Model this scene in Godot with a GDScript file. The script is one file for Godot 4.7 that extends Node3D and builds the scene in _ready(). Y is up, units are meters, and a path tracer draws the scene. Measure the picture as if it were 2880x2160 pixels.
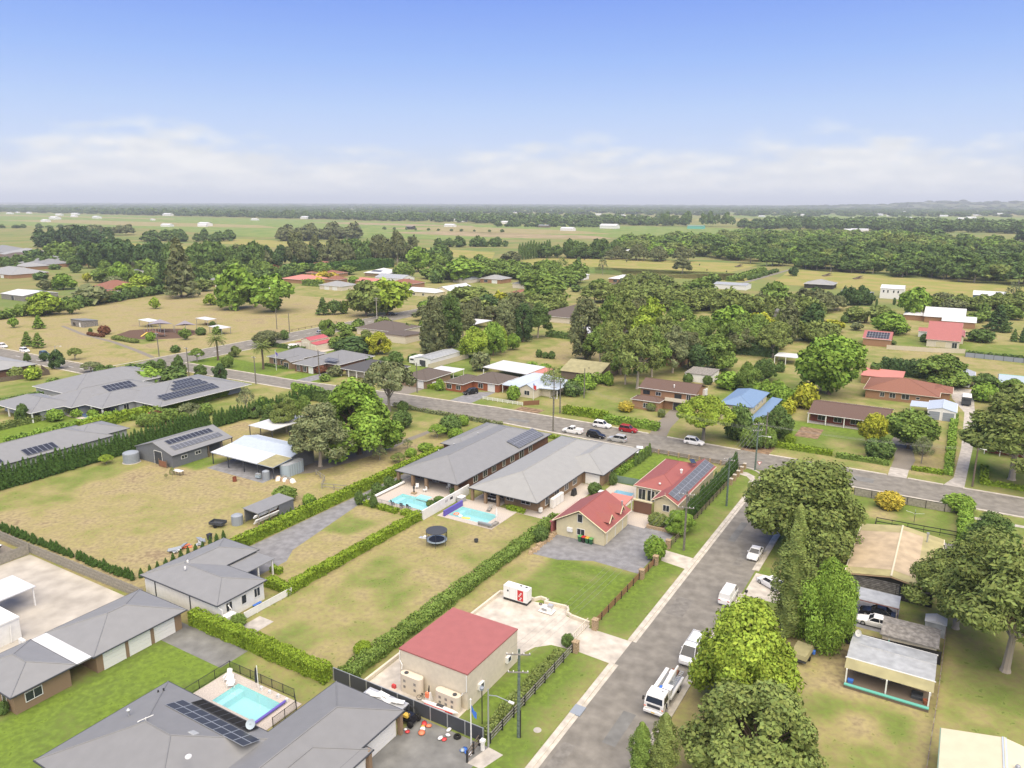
extends Node3D
# A low aerial view over a country-town street grid: -z runs along the side street, x across it, metres, y up.
var M := {}
var taken := {}
var rng := RandomNumberGenerator.new()
var tex := {}

class MB:
	var v := PackedVector3Array()
	var n := PackedVector3Array()
	var uv := PackedVector2Array()
	var c := PackedColorArray()
	var ix := PackedInt32Array()
	var t := Transform3D.IDENTITY
	func tri(a: Vector3, b: Vector3, d: Vector3) -> void:
		var A := t * a
		var B := t * b
		var D := t * d
		var m := (B - A).cross(D - A).normalized()
		var k := v.size()
		v.append(A); v.append(B); v.append(D)
		for i in 3: n.append(m)
		ix.append(k); ix.append(k + 2); ix.append(k + 1)
	func quad(a: Vector3, b: Vector3, d: Vector3, e: Vector3) -> void:
		var A := t * a
		var B := t * b
		var D := t * d
		var E := t * e
		var m := (D - A).cross(E - B).normalized()
		var k := v.size()
		v.append(A); v.append(B); v.append(D); v.append(E)
		for i in 4: n.append(m)
		ix.append(k); ix.append(k + 2); ix.append(k + 1); ix.append(k); ix.append(k + 3); ix.append(k + 2)
	func box(x0: float, x1: float, y0: float, y1: float, z0: float, z1: float) -> MB:
		var p := [Vector3(x0, y0, z0),Vector3(x1, y0, z0),Vector3(x1, y0, z1),Vector3(x0, y0, z1),Vector3(x0, y1, z0),Vector3(x1, y1, z0),Vector3(x1, y1, z1),Vector3(x0, y1, z1)]
		quad(p[4], p[7], p[6], p[5]); quad(p[0], p[1], p[2], p[3])
		quad(p[3], p[2], p[6], p[7]); quad(p[1], p[0], p[4], p[5])
		quad(p[2], p[1], p[5], p[6]); quad(p[0], p[3], p[7], p[4])
		return self
	# a box with chamfered upper edges
	func cbox(x0: float, x1: float, y0: float, y1: float, z0: float, z1: float, b: float) -> MB:
		frustum(x0, x1, z0, z1, y0, x0, x1, z0, z1, y1 - b, false)
		frustum(x0, x1, z0, z1, y1 - b, x0 + b, x1 - b, z0 + b, z1 - b, y1, true)
		return self
	func frustum(x0: float, x1: float, z0: float, z1: float, ya: float, X0: float, X1: float, Z0: float, Z1: float, yb: float, top := true, bottom := false) -> MB:
		var a := [Vector3(x0, ya, z0),Vector3(x1, ya, z0),Vector3(x1, ya, z1),Vector3(x0, ya, z1)]
		var b := [Vector3(X0, yb, Z0),Vector3(X1, yb, Z0),Vector3(X1, yb, Z1),Vector3(X0, yb, Z1)]
		for i in 4:
			var j := (i + 1) % 4
			quad(a[j], a[i], b[i], b[j])
		if top: quad(b[3], b[2], b[1], b[0])
		if bottom: quad(a[0], a[1], a[2], a[3])
		return self
	# a round bar along a list of points
	func tube(p: Array, r: Array, sides := 6, cap := true) -> MB:
		var ring := []
		for i in p.size():
			var d: Vector3 = (p[min(i + 1, p.size() - 1)] - p[max(i - 1,0)]).normalized()
			var s := d.cross(Vector3.UP if absf(d.y) < 0.95 else Vector3.RIGHT).normalized()
			var u := s.cross(d)
			var row := []
			for k in sides:
				var a := TAU * k / sides
				row.append(p[i] + (s * cos(a) + u * sin(a)) * r[min(i, r.size() - 1)])
			ring.append(row)
		for i in p.size() - 1:
			for k in sides:
				var l := (k + 1) % sides
				quad(ring[i][k], ring[i][l], ring[i + 1][l], ring[i + 1][k])
		if cap:
			for k in range(1, sides - 1):
				tri(ring[0][0], ring[0][k + 1], ring[0][k])
				tri(ring[-1][0], ring[-1][k], ring[-1][k + 1])
		return self
	# a turned shape round the y axis: list of [radius, y]
	func lathe(pr: Array, sides := 12, at := Vector3.ZERO) -> MB:
		for i in pr.size() - 1:
			for k in sides:
				var a := TAU * k / sides
				var b := TAU * (k + 1) / sides
				var p := func(q, w): return at + Vector3(cos(w) * q[0], q[1], sin(w) * q[0])
				if pr[i][0] < 0.001: tri(p.call(pr[i], a), p.call(pr[i + 1], a), p.call(pr[i + 1], b))
				elif pr[i + 1][0] < 0.001: tri(p.call(pr[i], b), p.call(pr[i], a), p.call(pr[i + 1], a))
				else: quad(p.call(pr[i], b), p.call(pr[i], a), p.call(pr[i + 1], a), p.call(pr[i + 1], b))
		return self
	# a flat shape (outline in x, z) from y0 up to y1
	func prism(o: PackedVector2Array, y0: float, y1: float, sides := true) -> MB:
		var f := Geometry2D.triangulate_polygon(o)
		for i in range(0, f.size(),3):
			var p := [o[f[i]], o[f[i + 1]], o[f[i + 2]]]
			var w: float = (p[1] - p[0]).cross(p[2] - p[0])
			var q := [Vector3(p[0].x, y1, p[0].y),Vector3(p[1].x, y1, p[1].y),Vector3(p[2].x, y1, p[2].y)]
			if w > 0: tri(q[0], q[2], q[1])
			else: tri(q[0], q[1], q[2])
		if sides:
			var cw := Geometry2D.is_polygon_clockwise(o)
			for i in o.size():
				var a := o[i]
				var b := o[(i + 1) % o.size()]
				if cw: quad(Vector3(a.x, y0, a.y),Vector3(b.x, y0, b.y),Vector3(b.x, y1, b.y),Vector3(a.x, y1, a.y))
				else: quad(Vector3(b.x, y0, b.y),Vector3(a.x, y0, a.y),Vector3(a.x, y1, a.y),Vector3(b.x, y1, b.y))
		return self
	func leaf(p: Vector3, m: Vector3, s: float, w: float, k: Color, q: Vector3) -> void:
		var a := m.cross(q).normalized()
		var b := m.cross(a) * (s * w)
		a *= s
		var i := v.size()
		v.append(p - a); v.append(p + b); v.append(p + a); v.append(p - b)
		for j in 4:
			n.append(m)
			c.append(k)
		ix.append(i); ix.append(i + 1); ix.append(i + 2); ix.append(i); ix.append(i + 2); ix.append(i + 3)
	func blob(p: Vector3, r: Vector3, k: Color, sides := 7, rows := 4) -> void:
		var i0 := v.size()
		for y in rows + 1:
			var e := PI * (float(y) / rows - 0.5)
			for x in sides:
				var a := TAU * (x + 0.5 * (y % 2)) / sides
				var d := Vector3(cos(a) * cos(e), sin(e), sin(a) * cos(e))
				v.append(p + d * r); n.append(d); c.append(k)
		for y in rows:
			for x in sides:
				var a := i0 + y * sides + x
				var b := i0 + y * sides + (x + 1) % sides
				ix.append(a); ix.append(b); ix.append(a + sides)
				ix.append(b); ix.append(b + sides); ix.append(a + sides)
	func quad2(p: Array) -> MB:
		quad(p[0], p[1], p[2], p[3])
		return self
	# a hanging cloth: points along its top edge
	func quad_strip(p: Array, drop: float) -> MB:
		for i in p.size() - 1: quad(p[i] - Vector3(0, drop, 0), p[i + 1] - Vector3(0, drop, 0), p[i + 1], p[i])
		return self
	func mesh() -> ArrayMesh:
		var m := ArrayMesh.new()
		if v.size() == 0: return m
		var a := []
		a.resize(Mesh.ARRAY_MAX)
		a[Mesh.ARRAY_VERTEX] = v
		a[Mesh.ARRAY_NORMAL] = n
		if c.size() == v.size(): a[Mesh.ARRAY_COLOR] = c
		if uv.size() == v.size(): a[Mesh.ARRAY_TEX_UV] = uv
		a[Mesh.ARRAY_INDEX] = ix
		m.add_surface_from_arrays(Mesh.PRIMITIVE_TRIANGLES, a)
		return m

func V(x: float, y: float, z: float) -> Vector3: return Vector3(x, y, z)
func numbered(called: String) -> String:
	var k: int = taken.get(called, 0)
	taken[called] = k + 1
	return called if k == 0 else "%s_%03d" % [called, k]
func tag(o: Node, label: String, cat: String, group := "") -> Node:
	o.set_meta("label", label)
	o.set_meta("category", cat)
	if group: o.set_meta("group", group)
	return o
func thing(called: String, label: String, cat: String, at := Vector3.ZERO, turn := 0.0, group := "") -> Node3D:
	var o := Node3D.new()
	o.name = numbered(called)
	add_child(o)
	o.position = at
	o.rotation.y = turn
	tag(o, label, cat, group)
	return o
func part(p: Node, called: String, mesh: Mesh, m: Material, at := Vector3.ZERO, turn := Vector3.ZERO) -> MeshInstance3D:
	var o := MeshInstance3D.new()
	o.name = called
	o.mesh = mesh
	o.material_override = m
	o.position = at
	o.rotation = turn
	p.add_child(o, true)
	return o
func struct(called: String, mesh: Mesh, m: Material) -> MeshInstance3D:
	var o := part(self, numbered(called), mesh, m)
	o.set_meta("kind","structure")
	return o
func copy(o: Node3D, label: String, at: Vector3, turn := 0.0) -> Node3D:
	var c: Node3D = o.duplicate()
	var base := String(o.name)
	if base.length() > 4 and base[-4] == "_" and base.right(3).is_valid_int(): base = base.left(-4)
	c.name = numbered(base)
	add_child(c)
	c.position = at
	c.rotation.y = turn
	c.set_meta("label", label)
	return c

# ---------- materials
func grain(called: String, freq: float, lo: float, hi: float, oct := 4, size := 256, sx := 1.0) -> ImageTexture:
	if tex.has(called): return tex[called]
	var f := FastNoiseLite.new()
	f.seed = called.hash() % 1000
	f.frequency = freq
	f.fractal_octaves = oct
	var im := f.get_seamless_image(size, size)
	im.convert(Image.FORMAT_RGB8)
	var d := im.get_data()
	for i in d.size(): d[i] = int(255 * (lo + (hi - lo) * d[i] / 255.0))
	im = Image.create_from_data(size, size, false, Image.FORMAT_RGB8, d)
	tex[called] = ImageTexture.create_from_image(im)
	return tex[called]
func mat(called: String, r: float, g: float, b: float, rough := 0.85, metal := 0.0, t := "", tile := 4.0) -> StandardMaterial3D:
	var m := StandardMaterial3D.new()
	m.albedo_color = Color(r, g, b).linear_to_srgb()
	m.roughness = rough
	m.metallic = metal
	if rough > 0.7: m.metallic_specular = 0.2
	if t:
		m.albedo_texture = tex[t]
		m.uv1_triplanar = true
		m.uv1_world_triplanar = true
		m.uv1_scale = Vector3.ONE / tile
	M[called] = m
	return m
func leafmat(called: String, r: float, g: float, b: float) -> void:
	var m := mat(called, r, g, b, 0.75)
	m.vertex_color_use_as_albedo = true
	m.metallic_specular = 0.15
	m.backlight = Color(0.6,0.65,0.25)
func materials() -> void:
	grain("fine",0.06,0.78,1.0)
	grain("blotch",0.02,0.8,1.0,6)
	grain("soft",0.03,0.94,1.0,5)
	grain("speck",0.2,0.7,1.0,2)
	grain("worn",0.03,0.62,1.0,6)
	mat("asphalt",0.25,0.234,0.206,0.9,0,"blotch",13)
	mat("new_asphalt",0.22,0.22,0.21,0.9,0,"blotch",14)
	mat("road_seal",0.235,0.222,0.2,0.9,0,"blotch",6)
	mat("drive_grey",0.26,0.26,0.27,0.9,0,"blotch",10)
	mat("gravel",0.30,0.27,0.23,0.95,0,"speck",6)
	mat("concrete",0.50,0.465,0.42,0.85,0,"blotch",9)
	mat("pale_concrete",0.6,0.55,0.48,0.85,0,"blotch",12)
	mat("yard_concrete",0.49,0.455,0.4,0.85,0,"blotch",26)
	mat("kerb",0.6,0.555,0.48,0.85,0,"blotch",9)
	mat("paver",0.58,0.52,0.46,0.8,0,"fine",3)
	mat("mulch",0.17,0.11,0.08,0.95,0,"speck",3)
	mat("soil",0.34,0.235,0.15,0.95,0,"worn",12)
	mat("paint",0.8,0.8,0.78,0.6)
	mat("grey_roof",0.225,0.228,0.23,0.55,0,"soft",14)
	mat("slate_roof",0.2,0.203,0.208,0.6,0,"soft",14)
	mat("pale_roof",0.3,0.302,0.29,0.55,0,"soft",16)
	mat("dark_roof",0.085,0.083,0.085,0.7,0,"fine",6)
	mat("red_roof",0.345,0.115,0.105,0.6,0,"soft",12)
	mat("barn_red",0.42,0.09,0.10,0.6,0,"soft",12)
	mat("dull_red_roof",0.29,0.088,0.075,0.65,0,"soft",12)
	mat("salmon_roof",0.52,0.20,0.16,0.7,0,"soft",8)
	mat("brown_roof",0.17,0.115,0.095,0.8,0,"fine",5)
	mat("tile_roof",0.30,0.145,0.105,0.8,0,"fine",4)
	mat("umber_roof",0.15,0.125,0.11,0.8,0,"fine",5)
	mat("olive_roof",0.36,0.33,0.17,0.7,0,"blotch",12)
	mat("tan_roof",0.42,0.375,0.175,0.7,0,"blotch",14)
	mat("peach_roof",0.52,0.41,0.27,0.7,0,"blotch",14)
	mat("cream_roof",0.60,0.55,0.40,0.6,0,"soft",14)
	mat("white_roof",0.60,0.61,0.62,0.5,0,"soft",10)
	mat("zinc_roof",0.40,0.42,0.44,0.45,0,"blotch",8)
	mat("blue_white_roof",0.44,0.50,0.58,0.45,0,"soft",10)
	mat("blue_roof",0.17,0.26,0.40,0.5,0,"soft",10)
	mat("weathered",0.37,0.35,0.325,0.9,0,"worn",6)
	mat("brick_tan",0.36,0.255,0.165,0.9,0,"speck",2)
	mat("brick_brown",0.22,0.125,0.09,0.9,0,"speck",2)
	mat("brick_red",0.30,0.105,0.065,0.9,0,"speck",2)
	mat("brick_orange",0.42,0.15,0.08,0.9,0,"speck",2)
	mat("brick_peach",0.46,0.27,0.16,0.9,0,"speck",2)
	mat("cream_wall",0.64,0.58,0.47,0.8,0,"soft",6)
	mat("butter_wall",0.62,0.56,0.38,0.8,0,"soft",6)
	mat("white_wall",0.74,0.74,0.72,0.8,0,"soft",6)
	mat("grey_wall",0.16,0.17,0.185,0.75,0,"soft",6)
	mat("pale_grey_wall",0.36,0.38,0.40,0.75,0,"soft",6)
	mat("dark_wall",0.06,0.058,0.055,0.85,0,"fine",2)
	mat("sandstone",0.56,0.42,0.27,0.9,0,"worn",2)
	mat("timber",0.20,0.16,0.125,0.9,0,"fine",2)
	mat("grey_timber",0.36,0.335,0.28,0.95,0,"blotch",3)
	mat("rust_timber",0.30,0.15,0.09,0.9,0,"fine",2)
	mat("pole_timber",0.26,0.245,0.205,0.95,0,"worn",3)
	mat("green_pole",0.20,0.26,0.22,0.9,0,"worn",3)
	mat("black_metal",0.02,0.02,0.022,0.5)
	mat("charcoal",0.045,0.05,0.058,0.7)
	mat("white_metal",0.72,0.72,0.70,0.45)
	mat("galvanised",0.42,0.44,0.45,0.4,0.5)
	mat("wire",0.22,0.22,0.22,0.5,0.3)
	mat("green_sheet",0.17,0.25,0.20,0.7,0,"soft",5)
	mat("cream_sheet",0.56,0.50,0.38,0.7,0,"soft",5)
	mat("glass",0.028,0.034,0.042,0.06)
	mat("car_glass",0.018,0.022,0.028,0.05)
	mat("cells",0.03,0.03,0.033,0.3)
	mat("pale_cells",0.115,0.118,0.125,0.3)
	mat("rubber",0.02,0.02,0.02,0.85)
	mat("rim",0.45,0.46,0.47,0.35,0.6)
	mat("white_paint",0.78,0.78,0.78,0.22)
	mat("silver_paint",0.48,0.49,0.50,0.25,0.3)
	mat("black_paint",0.012,0.012,0.014,0.18)
	mat("red_paint",0.30,0.015,0.02,0.2)
	mat("blue_paint",0.07,0.13,0.19,0.25)
	mat("lamp_white",0.75,0.75,0.72,0.15)
	mat("lamp_red",0.4,0.02,0.02,0.2)
	mat("bin_green",0.03,0.12,0.05,0.5)
	mat("bin_red",0.5,0.03,0.03,0.5)
	mat("bin_yellow",0.6,0.36,0.04,0.5)
	mat("bin_lime",0.12,0.36,0.10,0.5)
	mat("red_plastic",0.55,0.05,0.05,0.5)
	mat("orange_plastic",0.72,0.2,0.1,0.5)
	mat("yellow_plastic",0.75,0.5,0.08,0.5)
	mat("blue_plastic",0.05,0.16,0.55,0.5)
	mat("purple",0.11,0.08,0.38,0.6)
	mat("teal",0.12,0.42,0.35,0.6)
	mat("pool_lining",0.30,0.66,0.66,0.6,0,"soft",3)
	mat("pool_blue",0.25,0.52,0.66,0.6,0,"soft",3)
	var w := mat("water",0.55,0.85,0.88,0.04)
	w.transparency = BaseMaterial3D.TRANSPARENCY_ALPHA
	w.albedo_color.a = 0.22
	mat("tank_beige",0.60,0.53,0.43,0.7)
	mat("tank_blue",0.33,0.40,0.45,0.6)
	mat("tank_grey",0.25,0.28,0.32,0.6)
	mat("cloth_white",0.7,0.7,0.7,0.9)
	mat("sail",0.26,0.24,0.27,0.9)
	mat("bark",0.13,0.10,0.075,0.95)
	mat("pale_bark",0.40,0.345,0.28,0.9)
	mat("grey_bark",0.22,0.20,0.17,0.95)
	leafmat("bright",0.312,0.431,0.062)
	leafmat("green",0.231,0.371,0.063)
	leafmat("mid",0.19,0.286,0.067)
	leafmat("dark",0.133,0.211,0.063)
	leafmat("deep",0.091,0.155,0.056)
	leafmat("olive",0.218,0.28,0.084)
	leafmat("greyish",0.225,0.265,0.13)
	leafmat("dusk",0.185,0.213,0.101)
	leafmat("gold",0.55,0.46,0.07)
	leafmat("lime",0.40,0.43,0.05)
	leafmat("russet",0.22,0.10,0.06)
	leafmat("hedge",0.225,0.331,0.037)
	leafmat("conifer",0.075,0.144,0.035)
	leafmat("flower",0.30,0.33,0.50)

# ---------- roofs and houses
# each roof block: [x0, x1, z0, z1, eave height, kind, pitch, overhang]; kinds: hip, gx (gable, ridge along x), gz, flat, sx (falls towards +x), sz (falls towards +z), sX, sZ
func roof_block(rb: MB, wb: MB, cb: MB, b: Array) -> void:
	var x0: float = b[0]; var x1: float = b[1]; var z0: float = b[2]; var z1: float = b[3]
	var h: float = b[4]; var kind: String = b[5]; var p: float = b[6]; var ov: float = b[7]
	var th := 0.16
	var wx := x1 - x0
	var wz := z1 - z0
	var a := V(x0, h, z0); var c := V(x1, h, z0); var d := V(x1, h, z1); var e := V(x0, h, z1)
	var fascia := func():
		rb.frustum(x0, x1, z0, z1, h - th, x0, x1, z0, z1, h, false, true)
	if kind == "hip":
		var m: float = min(wx, wz) / 2
		var y := h + m * p
		var r0: Vector3; var r1: Vector3
		if wx > wz:
			r0 = V(x0 + m, y, (z0 + z1) / 2); r1 = V(x1 - m, y, (z0 + z1) / 2)
			rb.quad(e, d, r1, r0); rb.quad(c, a, r0, r1); rb.tri(d, c, r1); rb.tri(a, e, r0)
		else:
			r0 = V((x0 + x1) / 2, y, z0 + m); r1 = V((x0 + x1) / 2, y, z1 - m)
			rb.quad(d, c, r0, r1); rb.quad(a, e, r1, r0); rb.tri(e, d, r1); rb.tri(c, a, r0)
		fascia.call()
		if r0.distance_to(r1) > 0.3: cb.tube([r0, r1],[0.09],5)
		for k in [[a, r0],[e, r0 if wx > wz else r1],[c, r1 if wx > wz else r0],[d, r1]]: cb.tube([k[0] + V(0,0.02,0), k[1]],[0.07],5)
		if ov >= 0: wb.box(x0 + ov, x1 - ov, 0, h - th - 0.01, z0 + ov, z1 - ov)
	elif kind == "gx" or kind == "gz":
		var along := kind == "gx"
		var m := (wz if along else wx) / 2
		var y := h + m * p
		var r0 := V(x0, y, (z0 + z1) / 2) if along else V((x0 + x1) / 2, y, z0)
		var r1 := V(x1, y, (z0 + z1) / 2) if along else V((x0 + x1) / 2, y, z1)
		var dn := V(0,-th, 0)
		if along:
			rb.quad(e, d, r1, r0); rb.quad(c, a, r0, r1)
			rb.quad(e + dn, r0 + dn, r1 + dn, d + dn); rb.quad(c + dn, r1 + dn, r0 + dn, a + dn)
			rb.quad(e + dn, d + dn, d, e); rb.quad(c + dn, a + dn, a, c)
			for k in [[a, r0, e],[d, r1, c]]:
				rb.quad(k[0] + dn, k[1] + dn, k[1], k[0]); rb.quad(k[1] + dn, k[2] + dn, k[2], k[1])
		else:
			rb.quad(d, c, r0, r1); rb.quad(a, e, r1, r0)
			rb.quad(d + dn, r1 + dn, r0 + dn, c + dn); rb.quad(a + dn, r0 + dn, r1 + dn, e + dn)
			rb.quad(d + dn, c + dn, c, d); rb.quad(a + dn, e + dn, e, a)
			for k in [[e, r1, d],[c, r0, a]]:
				rb.quad(k[0] + dn, k[1] + dn, k[1], k[0]); rb.quad(k[1] + dn, k[2] + dn, k[2], k[1])
		cb.tube([r0, r1],[0.09],5)
		if ov >= 0:
			var q := h - th - 0.01
			var yr := q + (m - ov) * p + ov * p * 0.0
			wb.box(x0 + ov, x1 - ov, 0, q, z0 + ov, z1 - ov)
			if along:
				var zm := (z0 + z1) / 2
				for s in [[x0 + ov, 1],[x1 - ov, 0]]:
					if s[1]: wb.tri(V(s[0], q, z0 + ov),V(s[0], q, z1 - ov),V(s[0], yr, zm))
					else: wb.tri(V(s[0], q, z1 - ov),V(s[0], q, z0 + ov),V(s[0], yr, zm))
			else:
				var xm := (x0 + x1) / 2
				for s in [[z1 - ov, 1],[z0 + ov, 0]]:
					if s[1]: wb.tri(V(x0 + ov, q, s[0]),V(x1 - ov, q, s[0]),V(xm, yr, s[0]))
					else: wb.tri(V(x1 - ov, q, s[0]),V(x0 + ov, q, s[0]),V(xm, yr, s[0]))
	else:
		var rise := V(0, p * (wx if kind[1] in "xX" else wz),0)
		if kind == "sx": a += rise; e += rise
		if kind == "sX": c += rise; d += rise
		if kind == "sz": a += rise; c += rise
		if kind == "sZ": d += rise; e += rise
		var dn := V(0,-th, 0)
		rb.quad(e, d, c, a); rb.quad(e + dn, a + dn, c + dn, d + dn)
		rb.quad(e + dn, d + dn, d, e); rb.quad(c + dn, a + dn, a, c); rb.quad(d + dn, c + dn, c, d); rb.quad(a + dn, e + dn, e, a)
		if ov >= 0:
			var iy := dn * 1.02
			var f := [V(x0 + ov, 0, z0 + ov),V(x1 - ov, 0, z0 + ov),V(x1 - ov, 0, z1 - ov),V(x0 + ov, 0, z1 - ov)]
			var g := []
			for k in f:
				var tx: float = (k.x - x0) / wx
				var tz: float = (k.z - z0) / wz
				g.append(V(k.x, lerpf(lerpf(a.y, c.y, tx), lerpf(e.y, d.y, tx), tz), k.z) + iy)
			for i in 4:
				var j := (i + 1) % 4
				wb.quad(f[j], f[i], g[i], g[j])
			wb.quad(g[3], g[2], g[1], g[0])

func gutters(o: Node3D, m: String, b: Array) -> void:
	var y0: float = b[4] - 0.13
	var y1: float = b[4] - 0.012
	var g := 0.11
	var list := []
	if b[5] in ["hip","gx"]: list += [[b[0] - g, b[1] + g, b[3], b[3] + g],[b[0] - g, b[1] + g, b[2] - g, b[2]]]
	if b[5] in ["hip","gz"]: list += [[b[1], b[1] + g, b[2], b[3]],[b[0] - g, b[0], b[2], b[3]]]
	for q in list: part(o, "gutter", MB.new().box(q[0] - o.position.x, q[1] - o.position.x, y0, y1, q[2] - o.position.z, q[3] - o.position.z).mesh(), M[m])

# openings: [face S/E/N/W, coordinate along the wall, wall plane, sill, width, height, kind]; kinds: w window, d door, g garage door, s sliding glass
func opening(o: Node3D, base: Vector3, a: Array) -> void:
	var face: String = a[0]
	var w: float = a[4] / 2
	var hh: float = a[5]
	var kind: String = a[6]
	var at := V(a[1], a[3], a[2]) if face in "SN" else V(a[2], a[3], a[1])
	var turn: float = {"S": 0.0,"E": PI / 2,"N": PI, "W": -PI / 2}[face]
	var f := 0.07
	var e := MB.new()
	if kind == "g":
		var y := 0.0
		while y < hh - 0.05:
			var y1: float = min(y + hh / 4.0, hh)
			e.box(-w, w, y + 0.015, y1 - 0.015,-0.02,0.05)
			y = y1
		var door := part(o, "garage_door", e.mesh(), M[a[7] if a.size() > 7 else "white_metal"], at - base, V(0, turn, 0))
		part(door, "door_frame", MB.new().box(-w - 0.08,-w, 0, hh + 0.08,-0.02,0.07).box(w, w + 0.08,0, hh + 0.08,-0.02,0.07).box(-w, w, hh, hh + 0.08,-0.02,0.07).mesh(), M.white_metal)
		return
	e.box(-w, w, 0, f, -0.03,0.06).box(-w, w, hh - f, hh, -0.03,0.06).box(-w, -w + f, f, hh - f, -0.03,0.06).box(w - f, w, f, hh - f, -0.03,0.06)
	if kind != "d" and w > 0.5: e.box(-0.03,0.03, f, hh - f, -0.03,0.055)
	var win := part(o, {"w": "window","d": "door","s": "sliding_door"}[kind], e.mesh(), M[a[7] if a.size() > 7 else "white_metal"], at - base, V(0, turn, 0))
	part(win, "door_leaf" if kind == "d" else "pane", MB.new().box(-w + f, w - f, f, hh - f, -0.02,0.02).mesh(), M.white_metal if kind == "d" else M.glass)

func house(called: String, label: String, cat: String, roof: String, wall: String, trim: String, blocks: Array, open := [], group := "") -> Node3D:
	var b0: Array = blocks[0]
	var base := V((b0[0] + b0[1]) / 2,0, (b0[2] + b0[3]) / 2)
	var o := thing(called, label, cat, base, 0.0, group)
	var rb := MB.new(); var wb := MB.new(); var cb := MB.new()
	for m in [rb, wb, cb]: m.t = Transform3D(Basis.IDENTITY, -base)
	var k := 0
	for b in blocks:
		var c: Array = b.duplicate()
		c[4] += 0.012 * k
		if c.size() > 8:  # walls drawn back from the eaves: [x0, x1, z0, z1]
			var r: Array = c[8]
			wb.box(r[0], r[1],0, c[4] - 0.17, r[2], r[3])
			c[7] = -1.0
		roof_block(rb, wb, cb, c)
		if base.length() < 700: gutters(o, trim, c)
		k += 1
	if wb.v.size(): part(o, "wall", wb.mesh(), M[wall])
	var ro := part(o, "roof", rb.mesh(), M[roof])
	if cb.v.size(): part(ro, "ridge_cap", cb.mesh(), M[roof])
	for a in open: opening(o, base, a)
	return o
func posts(o: Node3D, list: Array, h: float, m: String, r := 0.08) -> void:
	var me := MB.new().box(-r, r, 0, h, -r, r).mesh()
	for p in list: part(o, "post", me, M[m],V(p[0],0, p[1]) - o.position)
# rows of panels lying on a slope: corner, one step along a row, one step between rows
func panels(o: Node3D, at: Vector3, u: Vector3, w: Vector3, nu: int, nw: int, cell := "cells", called := "solar_panel", frame := "galvanised") -> void:
	var lu := u.length()
	var lw := w.length()
	var b := Basis(u.normalized(), u.cross(w).normalized() * -1.0, w.normalized())
	if b.y.y < 0: b.y = -b.y
	var fr := MB.new().box(0.01, lu - 0.01,0,0.035,0.01, lw - 0.01).mesh()
	var ce := MB.new().box(0.06, lu - 0.06,0.036,0.042,0.06, lw - 0.06).mesh()
	for i in nu:
		for j in nw:
			var q := part(o, called, fr, M[frame])
			q.transform = Transform3D(b, at + u * i + w * j + b.y * 0.1 - o.position)
			part(q, "cell_sheet", ce, M[cell])

# ---------- plants
func cj(r: RandomNumberGenerator, lo: float, hi: float) -> Color:
	var k := r.randf_range(lo, hi)
	return Color(clampf(k + r.randf_range(-0.05,0.07),0,1), k, clampf(k + r.randf_range(-0.1,0.04),0,1))
func rdir(r: RandomNumberGenerator) -> Vector3:
	var y := r.randf_range(-1,1)
	var a := r.randf_range(0, TAU)
	var s := sqrt(1 - y * y)
	return V(cos(a) * s, y, sin(a) * s)
var kinds := {}
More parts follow.
